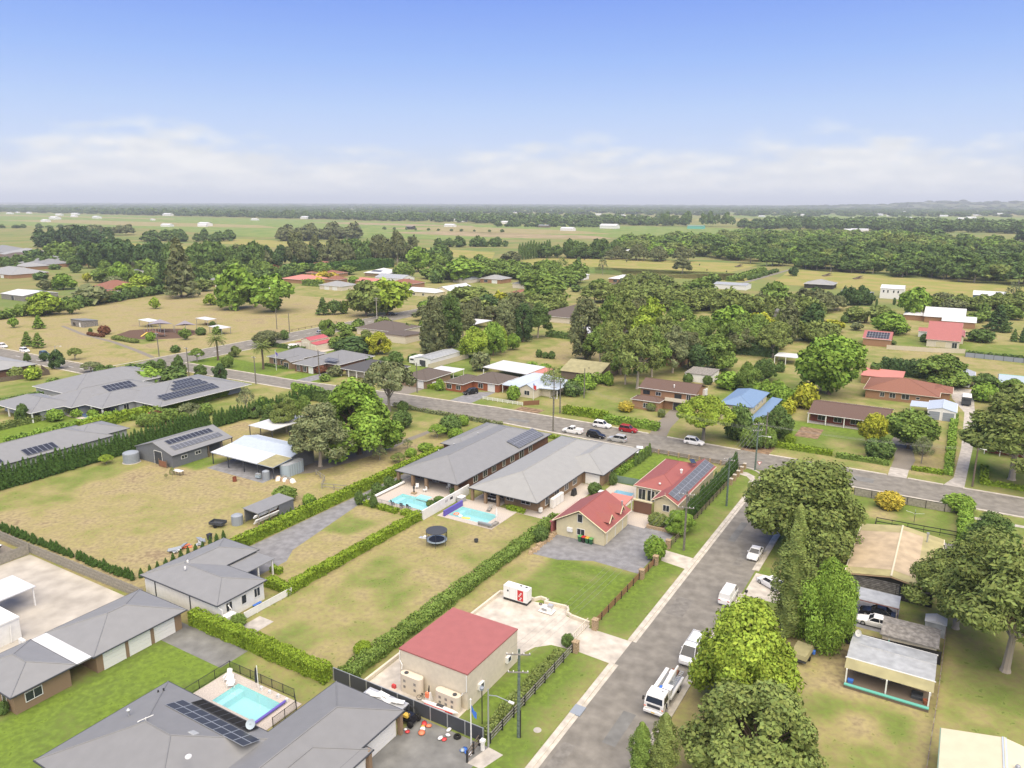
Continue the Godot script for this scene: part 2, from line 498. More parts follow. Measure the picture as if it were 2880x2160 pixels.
# [trunk mesh, crown mesh, height, radius] of one kind of tree; detail 0 (nearest) to 4
func tree_kind(kind: String, seed_: int, lod: int) -> Array:
	var key := "%s%d_%d" % [kind, seed_, lod]
	if kinds.has(key): return kinds[key]
	var r := RandomNumberGenerator.new()
	r.seed = hash(key) % 100000
	var few: float = [3.2,1.7,0.72,0.2,0.06][lod]
	var big: float = [0.52,0.72,1.08,2.0,3.6][lod]
	var cr := MB.new()
	var tr := MB.new()
	var H := 10.0
	var R := 4.5
	var lobes := []
	var per := 230
	var size := 0.30
	var slim := 0.62
	var flat := 1.0
	var core := 0.72
	var droop := 0.0
	var limb := 0.3
	match kind:
		"broad","willow":
			# several limbs, each carrying its own rounded mass of leaf clumps
			per = 150
			core = 0.3
			var n := r.randi_range(8,10)
			for k in n:
				var a := k * TAU / (n - 1) + r.randf_range(-0.4,0.4)
				var d := R * r.randf_range(0.36,0.58)
				var mass := V(cos(a) * d, r.randf_range(2.6,6.0), sin(a) * d) if k else V(r.randf_range(-0.6,0.6),7.0, r.randf_range(-0.6,0.6))
				var size_ := R * r.randf_range(0.4,0.55)
				for i in 8:
					var u := rdir(r)
					if u.dot(V(mass.x, 1.2, mass.z)) < 0: u = -u
					var p := mass + u * V(size_, size_ * 0.95, size_) * r.randf_range(0.5,0.95)
					lobes.append([V(p.x, maxf(p.y, 1.1), p.z), R * r.randf_range(0.13,0.28)])
			for i in 24:
				var u := rdir(r)
				lobes.append([V(u.x * R * 0.5,5.3 + u.y * 3.3, u.z * R * 0.5), R * r.randf_range(0.18,0.28)])
			if kind == "willow": droop = 0.8; slim = 0.35; size = 0.36
		"gum":
			H = 12.0; R = 4.6; per = 210; core = 0.0; flat = 0.72; slim = 0.42; size = 0.34; limb = 0.6
			for i in 52:
				var a := i * 2.39996 + r.randf_range(-0.6,0.6)
				var q := sqrt((i + 0.6) / 52) * r.randf_range(0.7,1.0)
				var y := 3.0 + 7.6 * (1 - q * q) * r.randf_range(0.55,1.0) + r.randf_range(-0.6,0.9)
				lobes.append([V(cos(a) * q * R * 0.92, y, sin(a) * q * R * 0.92), R * r.randf_range(0.16,0.33)])
		"pine":
			H = 14.0; R = 3.8; per = 200; slim = 0.4; size = 0.34
			for i in 38:
				var y := (i + 0.5) / 38
				var a := i * 2.39996 + r.randf_range(-0.5,0.5)
				var q := pow(sin(PI * (0.12 + 0.86 * y)),0.7) * r.randf_range(0.45,0.8)
				lobes.append([V(cos(a) * q * R, 1.6 + y * 11.0, sin(a) * q * R), R * r.randf_range(0.24,0.4)])
		"fir":
			H = 14.0; R = 4.2; per = 170; slim = 0.4; size = 0.34; flat = 0.5
			for i in 44:
				var y := (i + 0.3) / 44
				var a := i * 2.39996 + r.randf_range(-0.4,0.4)
				var q := (1.02 - y) * r.randf_range(0.6,0.9)
				lobes.append([V(cos(a) * q * R, 1.2 + y * 12.0, sin(a) * q * R), R * (0.14 + 0.2 * (1 - y))])
		"umbrella":
			H = 9.0; R = 5.5; per = 210; core = 0.0; flat = 0.55; slim = 0.5; size = 0.32
			for i in 34:
				var a := i * 2.39996 + r.randf_range(-0.4,0.4)
				var q := sqrt((i + 0.5) / 34)
				lobes.append([V(cos(a) * q * R * 0.88,7.9 - 3.2 * q * q + r.randf_range(-0.5,0.4), sin(a) * q * R * 0.88), R * r.randf_range(0.16,0.27)])
		"sparse":
			H = 9.0; R = 4.2; per = 60; core = 0.0; slim = 0.5; size = 0.22; limb = 0.5
			for i in 26:
				var a := i * 2.39996
				var q := sqrt((i + 0.5) / 26)
				lobes.append([V(cos(a) * q * R * 0.85,8.0 - 3.8 * q * q + r.randf_range(-1,0.5), sin(a) * q * R * 0.85), R * r.randf_range(0.16,0.26)])
		"bush":
			H = 2.4; R = 1.35; per = 130; size = 0.13; core = 0.8
			for i in 26:
				var y := 1.0 - 1.75 * (i + 0.5) / 26
				var s := sqrt(maxf(0,1 - y * y))
				var a := i * 2.39996
				lobes.append([V(cos(a) * s * R * 0.74,1.2 + y * 0.92, sin(a) * s * R * 0.74), R * r.randf_range(0.28,0.38)])
	if kind in ["cone","column","poplar"]:
		H = {"cone": 3.6,"column": 12.0,"poplar": 14.0}[kind]
		R = {"cone": 0.75,"column": 1.6,"poplar": 2.0}[kind]
		size = {"cone": 0.13,"column": 0.32,"poplar": 0.30}[kind]
		var cnt: int = {"cone": 1500,"column": 3200,"poplar": 5200}[kind]
		var prof := func(y: float) -> float:
			if kind == "cone": return pow(1 - y, 0.62) * (0.55 + 0.45 * minf(1, y * 6))
			if kind == "column": return pow(sin(PI * (0.08 + 0.9 * y)),0.6)
			return pow(sin(PI * (0.1 + 0.88 * y)),0.75)
		var rows := 7
		for i in rows:
			var y := (i + 0.5) / rows
			var q: float = R * prof.call(y) * 0.66
			cr.blob(V(0, H * (0.03 + 0.95 * y),0),V(q, H / rows * 0.75, q), cj(r, 0.6,0.8),8 if lod < 3 else 6,4 if lod < 3 else 3)
		for i in int(cnt * few):
			var y := 1 - sqrt(r.randf()) if kind == "cone" else r.randf()
			var a := r.randf_range(0, TAU)
			var bump := 0.8 + 0.18 * sin(a * 3 + y * 9 + seed_) + 0.15 * sin(a * 5 - y * 23) + (0.0 if kind == "cone" else 0.1 * sin(y * 47 + a))
			var q: float = R * prof.call(y) * bump * r.randf_range(0.8,1.16)
			var m := (V(cos(a),0.35, sin(a)) + rdir(r) * 0.55).normalized()
			cr.leaf(V(cos(a) * q, 0.02 * H + y * H * 0.97, sin(a) * q), m, size * big * r.randf_range(0.7,1.3),0.45, cj(r, 0.6,1.0),V(0,1,0) + rdir(r) * 0.5)
		if lod < 4: tr.tube([V(0,-0.05,0),V(0, H * 0.3,0)],[R * 0.12, R * 0.08],6)
	else:
		var mid := V(0, H * 0.55,0)
		for l in lobes:
			var p: Vector3 = l[0]
			var q: float = l[1]
			var tone := r.randf_range(0.6,0.94)
			if core > 0: cr.blob(p, V(q, q * flat, q) * core, Color(tone, tone, tone),6 if lod < 3 else 5,4 if lod < 3 else 3)
			var out := (p - mid).normalized()
			for i in int(maxf(per * few, 5)):
				var d := rdir(r)
				if d.dot(out) < -0.35: d = -d
				var m := (d + rdir(r) * 0.85 + V(0,0.3,0)).normalized()
				var at := p + d * V(q, q * flat, q) * r.randf_range(0.55,1.3)
				if droop > 0 and r.randf() < 0.5: at.y -= r.randf() * q * 1.7
				at.y = maxf(at.y, 0.05)
				cr.leaf(at, m, size * big * r.randf_range(0.45,1.6), slim, cj(r, tone - 0.12, tone + 0.06), rdir(r) + V(0, droop + (0.5 if kind == "gum" else 0.0),0))
		if kind != "bush" and lod < 4:
			var w := R * 0.062 * (1.0 if kind != "sparse" else 0.9)
			var top := V(r.randf_range(-0.2,0.2), H * (0.42 if kind != "pine" and kind != "fir" else 0.85), r.randf_range(-0.2,0.2))
			tr.tube([V(0,-0.1,0),V(0,0.3,0), top * V(0.6,0.5,0.6), top],[w * 1.45, w * 1.05, w * 0.85, w * 0.55],8 if lod < 3 else 5)
			for i in lobes.size():
				if r.randf() < (limb + 0.3 if lod < 2 else limb):
					var e: Vector3 = lobes[i][0]
					var s := top * r.randf_range(0.55,1.0)
					var k := s.lerp(e, 0.5) + V(0,-0.3 + 0.06 * H * r.randf(),0)
					tr.tube([s, k, e],[w * 0.42, w * 0.28, w * 0.1],5 if lod < 3 else 4, false)
	kinds[key] = [tr.mesh(), cr.mesh(), H, R]
	return kinds[key]
func tree(kind: String, tint: String, at: Vector3, h: float, w: float, called: String, label: String, cat := "tree", group := "") -> Node3D:
	if kind == "palm": return palm(at, h, label)
	var dist := at.length()
	var lod := 0 if dist < 136 else (1 if dist < 190 else (2 if dist < 330 else (3 if dist < 900 else 4)))
	if kind == "bush" or kind == "cone": lod = 1 if dist < 110 else (2 if dist < 210 else (3 if dist < 420 else 4))
	var k := tree_kind(kind, int(absf(at.x * 7.3 + at.z * 3.1)) % (4 if lod < 4 else 2), lod)
	var o := thing(called, label, cat, at, fmod(absf(at.x * 12.9 + at.z * 78.2), TAU), group)
	o.scale = V(w / k[3], h / k[2], w / k[3])
	if k[0].get_surface_count(): part(o, "trunk", k[0], M["pale_bark" if kind == "gum" else ("grey_bark" if kind in ["sparse","umbrella"] else "bark")])
	part(o, "crown", k[1], M[tint])
	return o
func palm(at: Vector3, h: float, label: String) -> Node3D:
	var o := thing("palm_tree", label, "palm tree", at)
	var r := RandomNumberGenerator.new()
	r.seed = 5
	part(o, "trunk", MB.new().tube([V(0,0,0),V(0.05, h * 0.35,0),V(0, h * 0.72,0),V(0, h * 0.8,0)],[0.42,0.3,0.33,0.45],9).mesh(), M.bark)
	var cr := MB.new()
	for i in 46:
		var a := i * 2.39996
		var e := 1.15 - 1.7 * i / 46.0
		var p := V(0, h * 0.8,0)
		var d := V(cos(a) * cos(e), sin(e), sin(a) * cos(e))
		for j in 9:
			var side := d.cross(Vector3.UP).normalized()
			for s in [-1,1]:
				for q in 2: cr.leaf(p + side * s * 0.32 + d * 0.2 * q, (Vector3.UP + side * s * 0.5 + rdir(r) * 0.2).normalized(),0.38,0.2, cj(r, 0.6,0.95), d - side * s * 1.4)
			p += d * 0.42
			d = (d + V(0,-0.13,0)).normalized()
	part(o, "crown", cr.mesh(), M.olive)
	return o
# a clipped hedge between two corners
func hedge(called: String, label: String, x0: float, x1: float, z0: float, z1: float, h: float, tint := "hedge", rough := 0.17, leaf := 0.0) -> Node3D:
	var c := V((x0 + x1) / 2,0, (z0 + z1) / 2)
	var o := thing(called, label, "hedge", c)
	var r := RandomNumberGenerator.new()
	r.seed = label.hash() % 9999
	var wx := (x1 - x0) / 2
	var wz := (z1 - z0) / 2
	var b := MB.new()
	var s := leaf if leaf > 0 else clampf(c.length() * 0.0016,0.14,0.9)
	var f := FastNoiseLite.new()
	f.frequency = 0.35
	f.seed = r.seed
	var wob := func(p: Vector3) -> float: return rough * (1.0 + 2.2 * f.get_noise_2d(p.x + p.y, p.z - p.y))
	b.box(-wx + rough, wx - rough, 0, h - rough * 1.6,-wz + rough, wz - rough)
	for i in b.v.size(): b.c.append(Color(0.81,0.81,0.8))
	var top := 4 * wx * wz
	var sx := 2 * wz * h
	var sz := 2 * wx * h
	var total := top + 2 * sx + 2 * sz
	for i in int(total / (s * s * 0.62)):
		var q := r.randf() * total
		var p: Vector3; var m: Vector3
		if q < top: p = V(r.randf_range(-wx, wx), h, r.randf_range(-wz, wz)); m = Vector3.UP
		elif q < top + sx: p = V(wx, r.randf() * h, r.randf_range(-wz, wz)); m = Vector3.RIGHT
		elif q < top + 2 * sx: p = V(-wx, r.randf() * h, r.randf_range(-wz, wz)); m = Vector3.LEFT
		elif q < top + 2 * sx + sz: p = V(r.randf_range(-wx, wx), r.randf() * h, wz); m = Vector3.BACK
		else: p = V(r.randf_range(-wx, wx), r.randf() * h, -wz); m = Vector3.FORWARD
		p += m * (wob.call(p + c) - rough * 1.4 + r.randf_range(-0.5,0.5) * rough)
		p.y = maxf(p.y, 0.02)
		var tn := 0.22 * f.get_noise_2d((p.x + c.x) * 0.6 + 40, (p.z + c.z) * 0.6)
		b.leaf(p, (m + rdir(r) * 0.75).normalized(), s * r.randf_range(0.6,1.25),0.6, cj(r, 0.62 + tn, 0.94 + tn), rdir(r))
	part(o, "foliage", b.mesh(), M[tint])
	return o
func row(kind: String, tint: String, called: String, label: String, cat: String, group: String, x0: float, z0: float, x1: float, z1: float, n: int, h: float, w: float, jit := 0.15, spread := 0.0) -> void:
	for i in n:
		var k := (i + 0.5) / n
		var g := rng.randf_range(1 - jit, 1 + jit)
		tree(kind, tint, V(lerpf(x0, x1, k) + rng.randf_range(-1,1) * (jit * w + spread),0, lerpf(z0, z1, k) + rng.randf_range(-1,1) * (jit * w + spread)), h * g, w * rng.randf_range(1 - jit, 1 + jit), called, label, cat, group)

# ---------- fences: posts with rails or sheets between them, each its own part
func fence(called: String, label: String, pts: Array, h: float, step: float, style: String, post: String, fill: String, r := 0.06) -> Node3D:
	var at := V(pts[0][0],0, pts[0][1])
	var o := thing(called, label, "fence", at)
	var pm := MB.new().box(-r, r, 0, h, -r, r).mesh()
	var shared := {}
	for i in pts.size() - 1:
		var a := V(pts[i][0],0, pts[i][1])
		var b := V(pts[i + 1][0],0, pts[i + 1][1])
		var n: int = maxi(1, int(round(a.distance_to(b) / step)))
		var l := a.distance_to(b) / n
		var turn := atan2(-(b - a).z, (b - a).x)
		for k in n + (1 if i == pts.size() - 2 else 0):
			part(o, "post", pm, M[post], a.lerp(b, float(k) / n) - at, V(0, turn, 0))
		for k in n:
			var p := a.lerp(b, float(k) / n) - at
			var key := "%.2f" % l
			if style.begins_with("rail"):
				var cnt := int(style.substr(4))
				if not shared.has(key): shared[key] = MB.new().box(r, l - r, -0.07,0.07,-0.025,0.025).mesh()
				for q in cnt: part(o, "rail", shared[key], M[fill], p + V(0, h * (0.92 - 0.78 * q / maxf(1, cnt - 0.5)),0),V(0, turn, 0))
			elif style == "sheet":
				if not shared.has(key):
					shared[key] = MB.new().box(r, l - r, 0.05, h - 0.06,-0.015,0.015).mesh()
					shared["cap" + key] = MB.new().box(r, l - r, h - 0.06, h, -0.035,0.035).mesh()
				part(o, "panel", shared[key], M[fill], p, V(0, turn, 0))
				part(o, "top_rail", shared["cap" + key], M[post], p, V(0, turn, 0))
			elif style == "paling":
				if not shared.has(key):
					var e := MB.new()
					var q := r
					while q < l - 0.1:
						e.box(q, q + 0.115,0.04, h - 0.08 + 0.03 * sin(q * 31),-0.012 + 0.006 * sin(q * 17),0.012 + 0.006 * sin(q * 17))
						q += 0.13
					shared[key] = e.mesh()
					shared["rail" + key] = MB.new().box(r, l - r, -0.04,0.04,0.02,0.07).mesh()
				part(o, "paling_bay", shared[key], M[fill], p, V(0, turn, 0))
				for q in [0.3,0.55,0.86]: part(o, "rail", shared["rail" + key], M[post], p + V(0, h * q, 0),V(0, turn, 0))
			elif style == "bars":
				if not shared.has(key):
					var e := MB.new().box(r, l - r, h - 0.09, h - 0.04,-0.02,0.02).box(r, l - r, 0.08,0.12,-0.02,0.02)
					var q := r + 0.11
					while q < l - 0.08:
						e.box(q - 0.008, q + 0.008,0.12, h - 0.09,-0.008,0.008)
						q += 0.11
					shared[key] = e.mesh()
				part(o, "bar_panel", shared[key], M[fill], p, V(0, turn, 0))
	return o

# ---------- street things
func pole(label: String, x: float, z: float, h: float, arms: Array, m := "pole_timber", group := "") -> Node3D:
	var o := thing("power_pole", label, "pole",V(x, 0, z),0.0, group)
	part(o, "shaft", MB.new().tube([V(0,-0.1,0),V(0, h * 0.5,0),V(0, h, 0)],[0.2,0.17,0.13],9).mesh(), M[m])
	for a in arms:  # [height, half length, angle, lamp]
		var c := part(o, "crossarm", MB.new().box(-a[1], a[1],-0.06,0.06,-0.05,0.05).mesh(), M.weathered, V(0, a[0],0.18),V(0, a[2],0))
		var im := MB.new().lathe([[0.0,0.06],[0.05,0.06],[0.07,0.14],[0.04,0.22],[0.0,0.24]],6).mesh()
		for q in [-0.92,-0.45,0.45,0.92]: part(c, "insulator", im, M.white_metal, V(a[1] * q, 0,0))
	return o
func lamp_arm(o: Node3D, y: float, turn: float, reach := 2.2) -> void:
	var a := part(o, "lamp_arm", MB.new().tube([V(0, y, 0),V(reach * 0.4, y + 0.28,0),V(reach, y + 0.2,0)],[0.045],6).mesh(), M.galvanised, Vector3.ZERO, V(0, turn, 0))
	part(a, "lamp_head", MB.new().box(reach - 0.1, reach + 0.5, y + 0.12, y + 0.26,-0.12,0.12).mesh(), M.white_metal)
func wires(label: String, ends: Array, sag: float, r := 0.012) -> void:
	var o := thing("power_line", label, "power line", ends[0][0])
	for e in ends:
		var p := []
		for i in 13:
			var k := i / 12.0
			p.append((e[0] as Vector3).lerp(e[1], k) - o.position - V(0, sag * 4 * k * (1 - k),0))
		part(o, "wire", MB.new().tube(p, [r],4, false).mesh(), M.wire)
var car_parts := {}
# x is the car's forward axis
func car(called: String, label: String, cat: String, style: String, paint: String, x: float, z: float, turn: float, group := "parked cars") -> Node3D:
	var o := thing(called, label, cat, V(x, 0.02, z), turn, group)
	if not car_parts.has(style):
		var L: float = {"sedan": 4.8,"suv": 4.7,"hatch": 4.2,"ute": 5.3,"van": 5.0}[style]
		var W := 0.92
		var hb: float = {"sedan": 0.86,"suv": 1.02,"hatch": 0.92,"ute": 1.02,"van": 1.15}[style]
		var ht: float = {"sedan": 1.44,"suv": 1.74,"hatch": 1.52,"ute": 1.78,"van": 2.0}[style]
		var l := L / 2
		var body := MB.new()
		# lower body in stations along its length
		var st := [[-l, 0.42, hb - 0.16, W - 0.14],[-l + 0.14,0.24, hb - 0.02, W - 0.04],[-l * 0.45,0.2, hb + 0.02, W],[l * 0.35,0.2, hb, W],[l - 0.45,0.22, hb - 0.14, W - 0.04],[l - 0.1,0.26, hb - 0.26, W - 0.12],[l, 0.4, hb - 0.4, W - 0.22]]
		var ringof := func(s): return [V(s[0], s[1],-s[3] + 0.05),V(s[0], s[1], s[3] - 0.05),V(s[0], (s[1] + s[2]) / 2, s[3]),V(s[0], s[2] - 0.05, s[3] - 0.03),V(s[0], s[2], s[3] - 0.12),V(s[0], s[2],-s[3] + 0.12),V(s[0], s[2] - 0.05,-s[3] + 0.03),V(s[0], (s[1] + s[2]) / 2,-s[3])]
		for i in st.size() - 1:
			var a = ringof.call(st[i])
			var b = ringof.call(st[i + 1])
			for k in 8: body.quad(a[k], b[k], b[(k + 1) % 8], a[(k + 1) % 8])
		for e in [[st[0],1],[st[-1],-1]]:
			var a = ringof.call(e[0])
			for k in range(1,7):
				if e[1] > 0: body.tri(a[0], a[k], a[k + 1])
				else: body.tri(a[0], a[k + 1], a[k])
		# cabin: base back/front, roof back/front
		var cab: Array = {"sedan": [-1.75,1.0,-0.95,0.25],"suv": [-2.2,1.05,-1.95,0.25],"hatch": [-1.95,1.0,-1.45,0.3],"ute": [-0.55,1.35,-0.4,0.65],"van": [-2.35,1.95,-2.25,1.2]}[style]
		var roofm := MB.new().frustum(cab[2] - 0.04, cab[3] + 0.04,-W + 0.2, W - 0.2, ht - 0.07, cab[2] + 0.1, cab[3] - 0.1,-W + 0.3, W - 0.3, ht, true, true)
		var glass := MB.new().frustum(cab[0] + 0.06, cab[1] - 0.06,-W + 0.1, W - 0.1, hb - 0.05, cab[2], cab[3],-W + 0.23, W - 0.23, ht - 0.07, false)
		for s in [-1,1]:
			for q in [[cab[0], cab[2]],[cab[1], cab[3]],[lerpf(cab[0], cab[1],0.45), lerpf(cab[2], cab[3],0.4)]]:
				roofm.tube([V(q[0], hb - 0.04, s * (W - 0.09)),V(q[1], ht - 0.05, s * (W - 0.23))],[0.045],4)
		if style == "van": roofm.frustum(cab[0] + 0.03,0.55,-W + 0.07, W - 0.07, hb - 0.05, cab[2] - 0.02,0.5,-W + 0.2, W - 0.2, ht - 0.05, false)
		if style == "ute": body.box(-2.6,-0.62, hb, hb + 0.34,-0.9,-0.84).box(-2.6,-0.62, hb, hb + 0.34,0.84,0.9).box(-2.62,-2.56, hb, hb + 0.34,-0.84,0.84)
		if style == "suv": roofm.tube([V(-1.8, ht + 0.06,-0.6),V(0.1, ht + 0.06,-0.6)],[0.03],4).tube([V(-1.8, ht + 0.06,0.6),V(0.1, ht + 0.06,0.6)],[0.03],4)
		var ty := MB.new()
		ty.t = Transform3D(Basis(Vector3.RIGHT, PI / 2),Vector3.ZERO)
		ty.lathe([[0.0,-0.11],[0.29,-0.11],[0.34,-0.07],[0.34,0.07],[0.29,0.11],[0.0,0.11]],14)
		var ri := MB.new()
		ri.t = ty.t
		ri.lathe([[0.0,-0.125],[0.2,-0.115],[0.21,0.115],[0.0,0.125]],10)
		car_parts[style] = [body.mesh(), roofm.mesh(), glass.mesh(), ty.mesh(), ri.mesh(), l, hb, W]
	var c: Array = car_parts[style]
	part(o, "body", c[0], M[paint])
	part(o, "roof", c[1], M[paint])
	part(o, "windows", c[2], M.car_glass)
	for sx in [-0.6,0.62]:
		for sz in [-1,1]:
			var w := part(o, "wheel", c[3], M.rubber, V(c[5] * sx, 0.33, sz * 0.8))
			part(w, "rim", c[4], M.rim)
	var lm := MB.new().box(-0.06,0.06,-0.07,0.07,-0.17,0.17).mesh()
	for sz in [-1,1]:
		part(o, "headlight", lm, M.lamp_white, V(c[5] - 0.12, c[6] - 0.33, sz * 0.58))
		part(o, "tail_light", lm, M.lamp_red, V(-c[5] + 0.05, c[6] - 0.2, sz * 0.62))
		part(o, "mirror", MB.new().box(-0.06,0.06,0,0.13,-0.09,0.09).mesh(), M[paint],V(0.75, c[6] + 0.02, sz * 0.98))
	part(o, "number_plate", MB.new().box(0,0.03,0,0.11,-0.19,0.19).mesh(), M.lamp_white, V(c[5] - 0.005,0.45,0))
	return o
# flat sheets of ground, one level above another
func sheet(called: String, m: String, pts: Array, level := 1) -> MeshInstance3D:
	var o := PackedVector2Array()
	for p in pts: o.append(Vector2(p[0], p[1]))
	return struct(called, MB.new().prism(o, 0,0.006 * level, false).mesh(), M[m])
func slab(called: String, m: String, x0: float, x1: float, z0: float, z1: float, level := 1) -> MeshInstance3D:
	return sheet(called, m, [[x0, z0],[x1, z0],[x1, z1],[x0, z1]], level)
# a slab with rectangular holes
func holed(x0: float, x1: float, z0: float, z1: float, y: float, holes: Array) -> MB:
	var xs := [x0, x1]
	var zs := [z0, z1]
	for h in holes:
		for k in [h[0], h[1]]:
			if k > x0 and k < x1 and not xs.has(k): xs.append(k)
		for k in [h[2], h[3]]:
			if k > z0 and k < z1 and not zs.has(k): zs.append(k)
	xs.sort(); zs.sort()
	var b := MB.new()
	for i in xs.size() - 1:
		for j in zs.size() - 1:
			var c := Vector2((xs[i] + xs[i + 1]) / 2, (zs[j] + zs[j + 1]) / 2)
			var cut := false
			for h in holes:
				if c.x > h[0] and c.x < h[1] and c.y > h[2] and c.y < h[3]: cut = true
			if not cut: b.quad(V(xs[i], y, zs[j + 1]),V(xs[i + 1], y, zs[j + 1]),V(xs[i + 1], y, zs[j]),V(xs[i], y, zs[j]))
	return b
func pool(label: String, h: Array, depth: float, deck: Array, lining: String, deckmat: String) -> Node3D:
	var c := V((h[0] + h[1]) / 2,0, (h[2] + h[3]) / 2)
	var o := thing("swimming_pool", label, "swimming pool", c)
	var b := MB.new()
	b.t = Transform3D(Basis.IDENTITY, -c)
	b.box(h[0] - 0.2, h[1] + 0.2,-depth - 0.2,-depth, h[2] - 0.2, h[3] + 0.2)
	b.box(h[0] - 0.2, h[0],-depth, 0.07, h[2] - 0.2, h[3] + 0.2).box(h[1], h[1] + 0.2,-depth, 0.07, h[2] - 0.2, h[3] + 0.2)
	b.box(h[0], h[1],-depth, 0.07, h[2] - 0.2, h[2]).box(h[0], h[1],-depth, 0.07, h[3], h[3] + 0.2)
	b.box(h[0], h[0] + 0.9,-depth, -depth * 0.4, h[2], h[3])
	part(o, "basin", b.mesh(), M[lining])
	var wa := MB.new()
	wa.t = b.t
	wa.quad(V(h[0],-0.06, h[3]),V(h[1],-0.06, h[3]),V(h[1],-0.06, h[2]),V(h[0],-0.06, h[2]))
	part(o, "water", wa.mesh(), M.water)
	if deck.size():
		var d := holed(deck[0], deck[1], deck[2], deck[3],0.08,[[h[0] - 0.0, h[1] + 0.0, h[2] - 0.0, h[3] + 0.0]])
		for i in d.v.size(): d.v[i] -= c
		part(o, "deck", d.mesh(), M[deckmat])
		part(o, "deck_edge", MB.new().box(deck[0] - c.x, deck[1] - c.x, 0,0.076, deck[3] - 0.02 - c.z, deck[3] - c.z).box(deck[1] - 0.02 - c.x, deck[1] - c.x, 0,0.076, deck[2] - c.z, deck[3] - 0.02 - c.z).mesh(), M[deckmat])
	return o

func sky() -> Sky:
	var w := 2048
	var h := 1024
	var f := FastNoiseLite.new()
	f.seed = 11; f.frequency = 1.0; f.fractal_octaves = 5; f.fractal_gain = 0.55
	var g := FastNoiseLite.new()
	g.seed = 4; g.frequency = 1.0; g.fractal_octaves = 3
	var d := PackedByteArray()
	d.resize(w * h * 3)
	var stops := [[0.0, Color8(226,229,233)],[0.03, Color8(224,230,240)],[0.07, Color8(204,222,252)],[0.11, Color8(187,212,254)],[0.17, Color8(156,190,252)],[0.232, Color8(131,167,247)],[0.45, Color8(98,142,230)],[1.0, Color8(84,128,218)]]
	for y in h:
		var el := PI / 2 - PI * (y + 0.5) / h
		var s := sin(el)
		var base: Color = stops[0][1]
		for i in stops.size() - 1:
			if s >= stops[i][0] and s <= stops[i + 1][0]: base = (stops[i][1] as Color).lerp(stops[i + 1][1], (s - stops[i][0]) / (stops[i + 1][0] - stops[i][0]))
		if s < 0: base = Color8(150,150,140)
		var ce := cos(el)
		for x in w:
			var c := base
			if s >= 0:
				var a := TAU * (x + 0.5) / w
				var px := cos(a) * ce
				var pz := sin(a) * ce
				# a bank of low cloud round the horizon, thin streaks higher up
				var top := 0.052 + 0.022 * g.get_noise_2d(px * 3.0, pz * 3.0) * 1.6
				var n := f.get_noise_3d(px * 11.0, s * 42.0, pz * 11.0)
				var bank := clampf((top - s) / 0.03 + 0.7 + n * 1.8,0,1) * clampf((top + 0.045 - s) / 0.045,0,1)
				var wisp := clampf(f.get_noise_3d(px * 1.5 / (s + 0.25),3.0, pz * 1.5 / (s + 0.25)) * 1.4 - 0.05,0,0.55) * clampf((s - 0.26) * 4.0,0,1)
				var light := clampf(0.55 + 1.5 * f.get_noise_3d(px * 13.0, s * 60.0 + 5.0, pz * 13.0),0,1)
				c = c.lerp(Color8(233,236,241).lerp(Color8(253,252,250), light), bank * 0.94)
				c = c.lerp(Color8(222,228,240), wisp)
			var i := (y * w + x) * 3
			d[i] = int(c.r * 255); d[i + 1] = int(c.g * 255); d[i + 2] = int(c.b * 255)
	var im := Image.create_from_data(w, h, false, Image.FORMAT_RGB8, d)
	var m := PanoramaSkyMaterial.new()
	m.panorama = ImageTexture.create_from_image(im)
	var k := Sky.new()
	k.sky_material = m
	return k

